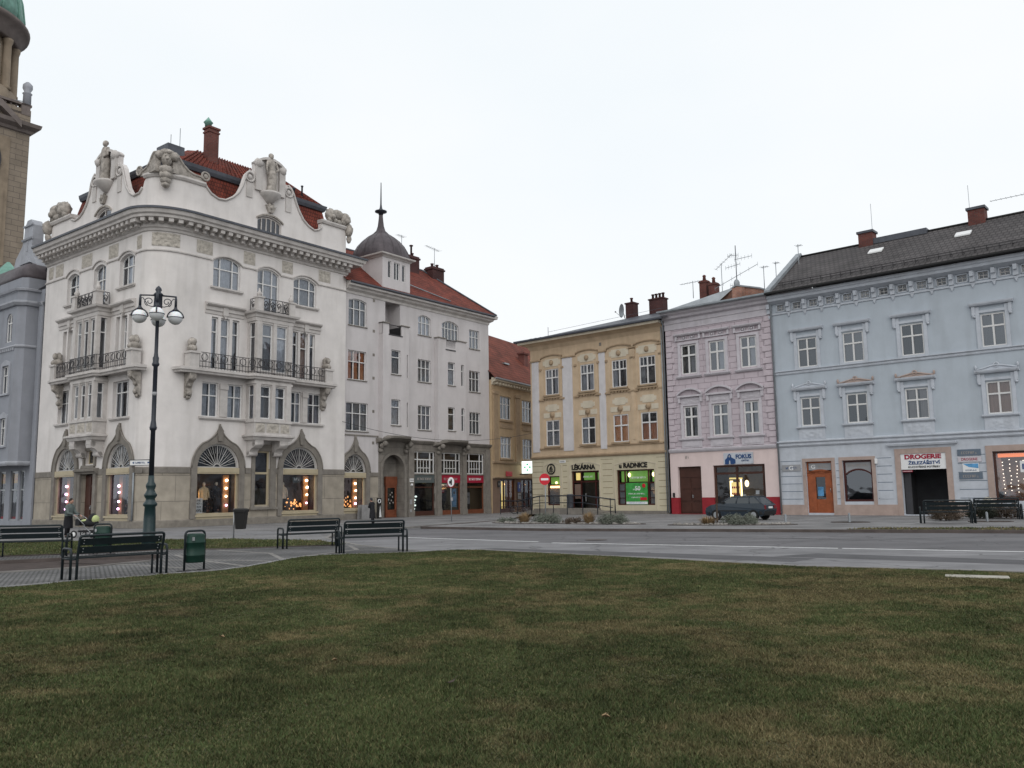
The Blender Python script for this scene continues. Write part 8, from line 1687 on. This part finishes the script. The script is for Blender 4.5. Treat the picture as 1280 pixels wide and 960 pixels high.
# ---- car
def car():
    t = thing('parked_car', 'dark blue-grey hatchback parked in front of the optician window', 'car', (12.15, 46.05, 0), math.atan2(.65, -.76))
    t.scale = (.88, .92, .93)
    # x forward, y left
    prof = [(-1.88, .42), (-1.92, .62), (-1.86, .86), (-1.72, .93), (-1.25, 1.33), (-.9, 1.38), (.05, 1.37), (.35, 1.30), (.98, .93), (1.55, .82), (1.84, .68), (1.9, .5), (1.86, .3), (1.6, .22), (-1.75, .24)]
    body = [(-1.88, .42), (-1.92, .62), (-1.88, .84), (-1.74, .92), (1.0, .92), (1.55, .82), (1.82, .68), (1.88, .5), (1.84, .3), (1.62, .22), (-1.75, .24)]
    def arches(zz): return None
    mb = MB(ID)
    W_ = .81
    # lower body with rounded wheel arches cut from the side outline
    side = [(-1.88, .42), (-1.92, .62), (-1.88, .84), (-1.74, .92), (1.0, .92), (1.55, .82), (1.82, .68), (1.88, .5), (1.84, .3), (1.62, .24)]
    def archp(cx, r=.36): return [(cx + r * math.cos(a), .26 + r * math.sin(a)) for a in [PI * i / 8 for i in range(9)]]
    low = side + [(x, z) for x, z in archp(1.2)] + [(x, z) for x, z in archp(-1.22)] + [(-1.75, .26)]
    def tum(z): return W_ - max(0, z - .75) * .12 - max(0, .4 - z) * .15
    n = len(low); L_ = [mb.pt(x, tum(z), z) for x, z in low]; R_ = [mb.pt(x, -tum(z), z) for x, z in low]
    mb.f += [L_, R_[::-1]]; mb.sm += [False] * 2
    for i in range(n): j = (i + 1) % n; mb.f.append([L_[i], L_[j], R_[j], R_[i]]); mb.sm.append(False)
    body_ = mb.build('body', 'car_paint', t, bevel=.03)
    # cabin
    mb = MB(ID); bot = [(-1.72, .92), (.98, .92)]; 
    def ring(pts, w0): return [mb.pt(x, w0, z) for x, z in pts] , [mb.pt(x, -w0, z) for x, z in pts]
    cab = [(-1.76, .915), (-1.28, 1.30), (.28, 1.30), (.98, .915)]
    wl = [.78, .62, .60, .76]
    Lc = [mb.pt(x, w_, z) for (x, z), w_ in zip(cab, wl)]; Rc = [mb.pt(x, -w_, z) for (x, z), w_ in zip(cab, wl)]
    mb.f += [Lc, Rc[::-1]] + [[Lc[i], Lc[i + 1], Rc[i + 1], Rc[i]] for i in range(3)]; mb.sm += [False] * 5
    mb.build('windows', 'car_glass', t)
    mb = MB(ID); mb.plan([(-1.3, .62), (-1.05, .64), (.1, .62), (.3, .58), (.3, -.58), (.1, -.62), (-1.05, -.64), (-1.3, -.62)], 1.28, 1.36); mb.build('roof_panel', 'car_paint', t, bevel=.03)
    mb = MB(ID)
    for s in (-1, 1):
        for a, b, r in (((-1.74, .78, .93), (-1.27, .625, 1.31), .035), ((-.98, .775, .93), (-.9, .625, 1.31), .03), ((-.12, .78, .93), (-.16, .62, 1.31), .03), ((.98, .765, .93), (.3, .6, 1.31), .03)): mb.tube([(a[0], s * a[1], a[2]), (b[0], s * b[1], b[2])], r, 5)
    mb.build('window_pillar', 'car_paint', t)
    for x in (1.2, -1.22):
        for s in (-1, 1):
            fr_ = lambda u, o, z, x=x, s=s: (x + u, s * (.70 + o), .30 + z)
            w2 = MB(fr_); n2 = 22
            for r0, r1, o0, o1 in ((.30, .29, .1, .12), (.29, .18, .12, .11), (.30, .30, -.08, .1), (.29, .1, -.08, -.08)):
                A = [w2.pt(r0 * math.cos(a), o0, r0 * math.sin(a)) for a in [2 * PI * i / n2 for i in range(n2)]]; B = [w2.pt(r1 * math.cos(a), o1, r1 * math.sin(a)) for a in [2 * PI * i / n2 for i in range(n2)]]
                for i in range(n2): w2.f.append([A[i], A[(i + 1) % n2], B[(i + 1) % n2], B[i]]); w2.sm.append(True)
            wh = w2.build('wheel', 'tyre', t); w2 = MB(fr_); A = [(.19 * math.cos(a), .19 * math.sin(a)) for a in [2 * PI * i / n2 for i in range(n2)]]; w2.prism(A, .06, .1); w2.prism([(x_ * .4, z_ * .4) for x_, z_ in A], .1, .12); w2.build('hubcap', 'steel', wh)
    mb = MB(ID); mb.plan([(-1.98, .6), (-1.9, .78), (-1.6, .83), (-1.6, -.83), (-1.9, -.78), (-1.98, -.6)], .32, .52); mb.plan([(1.95, .5), (1.86, .75), (1.6, .83), (1.6, -.83), (1.86, -.75), (1.95, -.5)], .3, .48); mb.build('bumper', 'car_trim', t, bevel=.02)
    mb = MB(ID)
    for s in (-1, 1): mb.box(-.85 + .0, 1.0, s * .80 - .012, s * .80 + .012, .50, .56)
    mb.build('side_strip', 'car_trim', t)
    for s in (-1, 1): mb = MB(ID); mb.box(-1.93, -1.78, s * .66 - .11, s * .66 + .11, .62, .84); mb.build('tail_light', 'tail_red', t, bevel=.01); mb = MB(ID); mb.box(1.68, 1.83, s * .58 - .16, s * .58 + .16, .58, .7); mb.build('headlight', 'globe', t, bevel=.01); mb = MB(ID); mb.box(.62, .78, s * .84 - .08, s * .84 + .07, .94, 1.06); mb.build('mirror', 'car_trim', t, bevel=.01)
    mb = MB(ID); mb.box(-1.955, -1.93, -.25, .25, .66, .77); mb.build('number_plate', 'sign_white', t)
    return t
m, t_, p_ = nodes('car_glass'); p_.inputs['Base Color'].default_value = (.03, .036, .04, 1); p_.inputs['Roughness'].default_value = .06; p_.inputs['Specular IOR Level'].default_value = .8; M['car_glass'] = m
car()

# ---- antennas and dishes
def yagi(name, label, frame_root, fr, u, o, z0, h, boom, ang, n=9, tilt=0, m='zinc'):
    t = thing(name, label, 'antenna', W(frame_root, fr, u, o, z0), 0); mb = MB(ID); mb.tube([(0, 0, 0), (0, 0, h)], .025, 5); mb.build('mast', m, t)
    mb = MB(ID); ca, sa = math.cos(ang), math.sin(ang); mb.tube([(-boom * .35 * ca, -boom * .35 * sa, h - .1 - tilt * .35), (boom * .65 * ca, boom * .65 * sa, h - .1 + tilt * .65)], .018, 4)
    for i in range(n): s = -.33 + .96 * i / (n - 1); l = .28 - .012 * i; c = (boom * s * ca, boom * s * sa, h - .1 + tilt * s); mb.tube([(c[0] - l * sa * -1, c[1] - l * ca, c[2]), (c[0] + l * sa * -1, c[1] + l * ca, c[2])], .01, 3)
    mb.build('boom', m, t); return t
def dish(label, root, fr, u, o, z, r, az):
    t = thing('satellite_dish', label, 'satellite dish', W(root, fr, u, o, z), az); f2 = lambda a, b, c: (a, -b, c); mb = MB(f2); n = 20
    rg = [[mb.pt(r * k * math.cos(a) * .8, .12 * (k * k) - .1, r * k * math.sin(a)) for a in [2 * PI * i / n for i in range(n)]] for k in (.05, .35, .7, 1)]
    for i in range(3):
        for j in range(n): mb.f.append([rg[i][j], rg[i][(j + 1) % n], rg[i + 1][(j + 1) % n], rg[i + 1][j]]); mb.sm.append(True)
    mb.build('reflector', 'zinc', t); mb = MB(f2); mb.tube([(0, 0, -r), (-.1, .5, -.1)], .015, 4); mb.ball((-.1, .5, -.1), .06, 6, 5); mb.tube([(0, -.1, 0), (0, -.3, -r * 1.3)], .03, 5); mb.build('arm', 'iron', t)
yagi('tv_antenna', 'TV antenna on the second dark chimney of the grey apartment house', AH, BF, 27.3, -4.0, 20.6, 1.7, 2.0, TH + 3.3, 8)
yagi('tv_antenna', 'small TV antenna on the chimney beside the slate dome', AH, BF, 23.6, -4.2, 21.0, 1.6, .9, TH + 3.3, 5)
dish('grey satellite dish left of the pharmacy roof chimney', YH, RF, 7.05, -3.0, 15.65, .55, PH - .5)
yagi('tv_antenna', 'low thin TV antenna left of the pink house chimneys', KH, KF, 13.4, -3.0, 15.6, 1.3, 1.6, PH + PI, 8)
yagi('tv_antenna', 'TV antenna with steeply raised boom above the pink house chimneys', KH, KF, 15.75, -3.0, 14.6, 3.2, 1.3, PH, 7, tilt=.9)
t = thing('antenna_mast', 'tallest antenna mast on the pink house with several aerials', 'antenna', W(KH, KF, 17.3, -2.2, 15.5)); mb = MB(ID); mb.tube([(0, 0, 0), (0, 0, 3.1)], .03, 6); mb.build('mast', 'zinc_dark', t); mb = MB(ID); d = Vector((math.cos(PH), math.sin(PH), 0))
for z, a, b, sl in ((.9, -1.7, 1.6, .35), (2.1, -.1, 1.2, .02), (1.7, -.8, .3, .1), (2.4, -.6, .2, -.1), (.3, -.5, .2, 0)):
    mb.tube([tuple(d * a + Vector((0, 0, z + a * sl))), tuple(d * b + Vector((0, 0, z + b * sl)))], .02, 4)
    for i in range(6): q = a + (b - a) * i / 5; c = d * q + Vector((0, 0, z + q * sl)); mb.tube([tuple(c + Vector((0, 0, -.16))), tuple(c + Vector((0, 0, .16)))], .012, 3)
mb.build('aerials', 'zinc', t); mb = MB(ID); mb.ball((-.05, -.12, .35), .3, 12, 8, (.7, .3, 1)); mb.build('small_dish', 'zinc', t)
yagi('tv_antenna', 'thin TV antenna right of the pink house mast', KH, KF, 19.4, -2.0, 14.8, 1.9, .5, PH, 5)
yagi('tv_antenna', 'short TV antenna at the foot of the blue house gable', KH, KF, 20.45, -1.6, 14.6, 2.1, .35, PH, 5)
yagi('tv_antenna', 'TV antenna standing behind the blue house gable slope', BH, QF, 21.3, -3.4, 15.6, 2.5, .4, PH, 5)
dish('round dish on the pink roof leaning at the blue house gable', KH, KF, 20.3, -3.2, 16.1, .35, PH - 2)
yagi('tv_antenna', 'large TV antenna over the blue roof at the right picture edge', BH, QF, 34.6, -4.6, 17.4, 1.3, 2.8, PH + PI, 11)
# overhead cable
t = thing('overhead_cable', 'thin cable strung from the white building to the pharmacy house', 'cable'); a = W(CB, RF, 13.6, .1, 6.5); b = W(YH, RF, .2, .1, 6.3); mb = MB(ID); mb.tube([tuple(a.lerp(b, i / 16) - Vector((0, 0, .9 * 4 * (i / 16) * (1 - i / 16)))) for i in range(17)], .018, 4); mb.build('wire', 'iron', t)

# ================================================================ PEOPLE
def skin_mesh(name, verts, edges, rad, m, parent, sub=2, root=0):
    me = bpy.data.meshes.new(name); me.from_pydata(verts, edges, []); me.update(); o = bpy.data.objects.new(name, me); COL.objects.link(o)
    s = o.modifiers.new('skin', 'SKIN'); ss = o.modifiers.new('sub', 'SUBSURF'); ss.levels = sub; ss.render_levels = sub
    for i, r in enumerate(rad): me.skin_vertices[0].data[i].radius = (r, r) if not isinstance(r, tuple) else r
    me.skin_vertices[0].data[root].use_root = True
    dg = bpy.context.evaluated_depsgraph_get(); dg.update(); nm = bpy.data.meshes.new_from_object(o.evaluated_get(dg)); bpy.data.objects.remove(o); nm.name = name
    for p in nm.polygons: p.use_smooth = True
    q = bpy.data.objects.new(name, nm); COL.objects.link(q); nm.materials.clear(); nm.materials.append(M[m]); q.parent = parent; return q
def person(label, loc, rz, H_, coat, pants, arms, hat=None, grp=None, bend=0):
    """x = right, y = facing; arms = list of (elbow, wrist) for right and left"""
    t = thing('person', label, 'person', loc, rz); k = H_ / 1.75
    S = lambda p: (p[0] * k, p[1] * k, p[2] * k)
    V = [(0, 0, .95), (0, .01 + bend * .3, 1.15), (0, .0 + bend, 1.38), (0, .01 + bend * 1.2, 1.5), (0, .03 + bend * 1.4, 1.58),
         (.09, 0, .9), (.1, .03, .5), (.1, -.02, .09), (.1, .1, .04), (-.09, 0, .9), (-.1, -.05, .5), (-.1, -.1, .09), (-.1, .02, .04)]
    E = [(0, 1), (1, 2), (2, 3), (3, 4), (0, 5), (5, 6), (6, 7), (7, 8), (0, 9), (9, 10), (10, 11), (11, 12)]; R = [.13, .13, .15, .06, .055, .095, .062, .045, .04, .095, .062, .045, .04]
    for s, (el, wr) in zip((1, -1), arms):
        b = len(V); V += [(s * .17, bend, 1.42), (s * abs(el[0]), el[1], el[2]), (s * wr[0], wr[1], wr[2])]; R += [.06, .045, .03]; E += [(2, b), (b, b + 1), (b + 1, b + 2)]
        d = (Vector((s * wr[0], wr[1], wr[2])) - Vector((s * abs(el[0]), el[1], el[2]))).normalized(); side = Vector((1, 0, 0)); w0 = Vector((s * wr[0], wr[1], wr[2])); pm = len(V); V.append(tuple(w0 + d * .05)); R.append(.026); E.append((b + 2, pm))
        for f_ in range(4):
            q = w0 + d * .09 + side * (f_ - 1.5) * .02; l = (.06, .075, .07, .055)[f_]; b2 = len(V); V += [tuple(q), tuple(q + d * l * .6 + Vector((0, 0, -.012))), tuple(q + d * l + Vector((0, 0, -.035)))]; R += [.011, .0095, .008]; E += [(pm, b2), (b2, b2 + 1), (b2 + 1, b2 + 2)]
        b2 = len(V); V += [tuple(w0 + d * .04 - side * s * .03), tuple(w0 + d * .08 - side * s * .045)]; R += [.012, .009]; E += [(pm, b2), (b2, b2 + 1)]
    body = skin_mesh('body', [S(v) for v in V], E, [r * k for r in R], 'skin', t, 1)
    hz_ = 1.655; hy = .05 + bend * 1.5
    mb = MB(ID); mb.ball((0, hy * k, hz_ * k), .098 * k, 16, 12, (.82, .98, 1.22)); mb.ball((0, (hy + .1) * k, (hz_ - .005) * k), .018 * k, 6, 5, (.8, 1, 1.5))
    for s in (-1, 1): mb.ball((s * .082 * k, hy * k, (hz_ - .005) * k), .024 * k, 6, 5, (.4, .8, 1.2))
    mb.build('head', 'skin', t)
    mb = MB(ID)
    for s in (-1, 1): mb.ball((s * .032 * k, (hy + .088) * k, (hz_ + .012) * k), .011 * k, 6, 4)
    mb.box(-.024 * k, .024 * k, (hy + .086) * k, (hy + .092) * k, (hz_ - .058) * k, (hz_ - .05) * k); mb.build('face', 'ink_black', t)
    mb = MB(ID); mb.ball((0, (hy - .02) * k, (hz_ + .03) * k), .105 * k, 14, 10, (.88, 1, 1.08)); mb.build('hair', 'hair', t) if not hat else mb.build('cap', hat, t)
    # coat: lofted around torso down to mid-thigh, with sleeves
    mb = MB(ID); sec = [(.42 if coat[1] else .8, .22, .19, 0), (.7, .21, .18, 0), (.95, .19, .155, .0), (1.12, .185, .145, bend * .3), (1.3, .21, .15, bend * .8), (1.42, .2, .135, bend), (1.49, .13, .11, bend * 1.1), (1.53, .075, .08, bend * 1.2)]
    rows = [[mb.pt(a * math.cos(q) * k, (y + b * math.sin(q) * (1 + .04 * math.sin(6 * q))) * k, z * k) for q in [2 * PI * i / 18 for i in range(18)]] for z, a, b, y in sec]
    for i in range(len(rows) - 1):
        for j in range(18): mb.f.append([rows[i][j], rows[i][(j + 1) % 18], rows[i + 1][(j + 1) % 18], rows[i + 1][j]]); mb.sm.append(True)
    for s, (el, wr) in zip((1, -1), arms): mb.tube([S((s * .15, bend, 1.43)), S((s * .2, bend, 1.38)), S((s * abs(el[0]), el[1], el[2])), S((s * wr[0], wr[1], wr[2]))], [.075 * k, .085 * k, .066 * k, .05 * k], 9)
    mb.build('coat', coat[0], t)
    mb = MB(ID)
    for pts in ([(.09, 0, .95), (.1, .03, .5), (.1, -.02, .1)], [(-.09, 0, .95), (-.1, -.05, .5), (-.1, -.1, .1)]): mb.tube([S(p) for p in pts], [.11 * k, .085 * k, .07 * k], 9)
    mb.build('trousers', pants, t)
    mb = MB(ID)
    for x, y in ((.1, .05), (-.1, -.03)): mb.ball(S((x, y, .05)), .06 * k, 10, 7, (.8, 2.1, .85))
    mb.build('shoes', 'car_trim', t); return t
px0 = (-19.0, 36.6, 0); fd = math.radians(-12)      # walking to the right, pushing the pram
person('person in a grey green jacket and dark skirt pushing a lime green pram', px0, fd - PI / 2, 1.62, ('coat_black', True), 'coat_black', [((.24, .14, 1.12), (.2, .42, 1.02)), ((.24, .14, 1.12), (.2, .42, 1.02))], bend=.04)
o = COL.objects[-1]
# jacket over the dark coat
root = [q for q in bpy.data.objects if q.get('category') == 'person'][-1]
k = 1.62 / 1.75; mb = MB(ID); sec = [(.98, .2, .17, 0), (1.12, .197, .157, .012), (1.3, .222, .162, .032), (1.42, .21, .147, .04), (1.49, .137, .117, .044), (1.54, .08, .085, .048)]
rows = [[mb.pt(a * math.cos(q) * k, (y + b * math.sin(q)) * k, z * k) for q in [2 * PI * i / 18 for i in range(18)]] for z, a, b, y in sec]
for i in range(len(rows) - 1):
    for j in range(18): mb.f.append([rows[i][j], rows[i][(j + 1) % 18], rows[i + 1][(j + 1) % 18], rows[i + 1][j]]); mb.sm.append(True)
for s in (1, -1): mb.tube([(s * .15 * k, .04 * k, 1.44 * k), (s * .205 * k, .04 * k, 1.39 * k), (s * .24 * k, .14 * k, 1.12 * k), (s * .2 * k, .38 * k, 1.04 * k)], [.08 * k, .09 * k, .072 * k, .056 * k], 9)
mb.build('jacket', 'coat_green', root)
# pram
pc = Vector(px0) + Vector((math.cos(fd), math.sin(fd), 0)) * .95
t = thing('pram', 'pram with black hood and lime green lining pushed by a person', 'pram', pc, fd)
mb = MB(ID)
for s in (-1, 1): mb.tube([(-.45, s * .25, .15), (.05, s * .24, .52), (-.3, s * .24, .82), (-.55, s * .24, .95)], .016, 6); mb.tube([(.42, s * .22, .14), (.0, s * .24, .5)], .016, 6)
mb.tube([(-.55, -.24, .95), (-.55, .24, .95)], .02, 6); mb.build('chassis', 'steel', t)
for x, r in ((-.42, .15), (.45, .12)):
    for s in (-1, 1): mb = MB(ID); mb.torus((x, s * .29, r), r - .02, .024, 16, 6); wv = mb.build('wheel', 'tyre', t); mb = MB(ID); mb.tube([(x, s * .27, r), (x, s * .31, r)], r * .55, 10); mb.build('rim', 'sign_white', wv)
mb = MB(ID); mb.ball((.1, 0, .62), .3, 14, 8, (1.35, .75, .55)); mb.build('carrycot', 'pram_black', t)
mb = MB(ID); mb.ball((.36, 0, .76), .19, 14, 10, (.7, 1, .95)); mb.build('hood', 'pram_lime', t); mb = MB(ID); mb.ball((.25, 0, .79), .215, 14, 10, (.75, 1.0, 1.05)); mb.build('hood_lining', 'pram_black', t)
mb = MB(ID); mb.ball((-.05, 0, .7), .2, 12, 7, (1.3, 1, .35)); mb.build('blanket', 'pram_lime', t); mb = MB(ID); mb.box(-.5, -.28, -.16, .16, .5, .78); mb.build('bag', 'pram_black', t, bevel=.03); mb = MB(ID); mb.box(-.3, .3, -.18, .18, .22, .3); mb.build('basket', 'pram_black', t)
person('person in black coat and cap standing with back turned by the arched window', (-7.75, 47.0, 0), math.radians(60), 1.42, ('coat_black', True), 'coat_black', [((.24, .1, 1.15), (.1, .26, 1.2)), ((.24, .1, 1.15), (.1, .26, 1.2))], hat='cap_grey', bend=.05)
# ================================================================ every separate piece becomes a part of its own
KEEP = {'groove', 'lettering', 'fairy_lights', 'spokes', 'bolt', 'blades', 'leaves', 'twigs', 'scribble', 'stones', 'sticker', 'ridge_tiles', 'dome_seam', 'aerials', 'boom', 'snow_guard', 'railing', 'inner_wall', 'display_box', 'blade', 'lamp_hoop', 'arm', 'fanlight', 'face', 'curtain', 'pane', 'window', 'sphinx_sculpture', 'scroll_sculpture', 'mask_sculpture', 'statue', 'console', 'display_goods', 'transom_window', 'attic_window', 'shop_window', 'shop_door', 'door', 'rail', 'coat', 'jacket', 'hair', 'cap', 'head', 'trousers', 'shoes', 'body', 'display_base', 'red_badge', 'cross', 'pedals', 'finial', 'gutter', 'cornice', 'corbel', 'wall', 'upper_wall', 'ground_floor_wall', 'arch_wall', 'painted_base', 'bay_window', 'chimney', 'balustrade', 'symbol', 'tree_figure', 'handle', 'price_card', 'meter_box', 'window_pillar', 'rear_board', 'crest_ornament', 'statue_niche', 'canopy', 'roof', 'apron_relief', 'clock_rim', 'step'}
def split_parts(ob):
    me = ob.data; nv = len(me.vertices); E = np.empty(len(me.edges) * 2, np.int64); me.edges.foreach_get('vertices', E); E = E.reshape(-1, 2); par = np.arange(nv)
    while True:      # label propagation to connected islands
        a, b = par[E[:, 0]], par[E[:, 1]]; mn = np.minimum(a, b); p2 = par.copy(); np.minimum.at(p2, E[:, 0], mn); np.minimum.at(p2, E[:, 1], mn); p2 = p2[p2]
        if (p2 == par).all(): break
        par = p2
    ids, inv = np.unique(par, return_inverse=True); n = len(ids)
    if n < 2 or n > 700: return
    co = np.empty(nv * 3); me.vertices.foreach_get('co', co); co = co.reshape(-1, 3)
    lo = np.full((n, 3), 1e9); hi = np.full((n, 3), -1e9); np.minimum.at(lo, inv, co); np.maximum.at(hi, inv, co); lo -= .03; hi += .03
    root = list(range(n))
    def find(i):
        while root[i] != i: root[i] = root[root[i]]; i = root[i]
        return i
    for i in range(n):
        t = ((lo[i] < hi) & (hi[i] > lo)).all(1)
        for j in np.nonzero(t)[0]:
            a, b = find(i), find(int(j))
            if a != b: root[b] = a
    cl = np.array([find(i) for i in range(n)]); keys = np.unique(cl)
    if len(keys) < 2: return
    if len(keys) > 95: ob['kind'] = 'stuff'; return
    name = ob.name.split('.')[0]; vc = cl[inv]; polys = [(p.vertices[:], p.use_smooth) for p in me.polygons]
    for k in keys:
        idx = np.nonzero(vc == k)[0]; mp_ = {int(v): i for i, v in enumerate(idx)}; fs = [([mp_[v] for v in vs], s) for vs, s in polys if vs[0] in mp_]
        nm = bpy.data.meshes.new(name); nm.from_pydata([tuple(co[i]) for i in idx], [], [f[0] for f in fs]); nm.polygons.foreach_set('use_smooth', [f[1] for f in fs]); nm.update(); nm.materials.append(me.materials[0])
        if k == keys[0]: ob.data = nm
        else:
            c = ob.copy(); c.data = nm; c.name = name; COL.objects.link(c)
bpy.context.view_layer.update()
for ob in list(COL.objects):
    if ob.type == 'MESH' and ob.parent and ob.name.split('.')[0] not in KEEP and ob.data.users == 1 and not ob.children: split_parts(ob)

GR = {'low_shrub': 'low shrubs in and beside the planting beds', 'ornamental_grass': 'straw coloured tufts in the planting beds', 'tv_antenna': 'television antennas on the roofs', 'mannequin': 'dressed stands in the shop windows', 'fallen_leaf': 'leaves scattered on the lawn', 'wooden_stake': 'stakes in the planting beds', 'advert_board': 'boards stacked beside the passage', 'satellite_dish': 'satellite dishes on the roofs', 'table_lamp': 'small lamps in the shop windows'}
for ob in COL.objects:
    if not ob.parent and ob.name.split('.')[0] in GR and not ob.get('group'): ob['group'] = GR[ob.name.split('.')[0]]
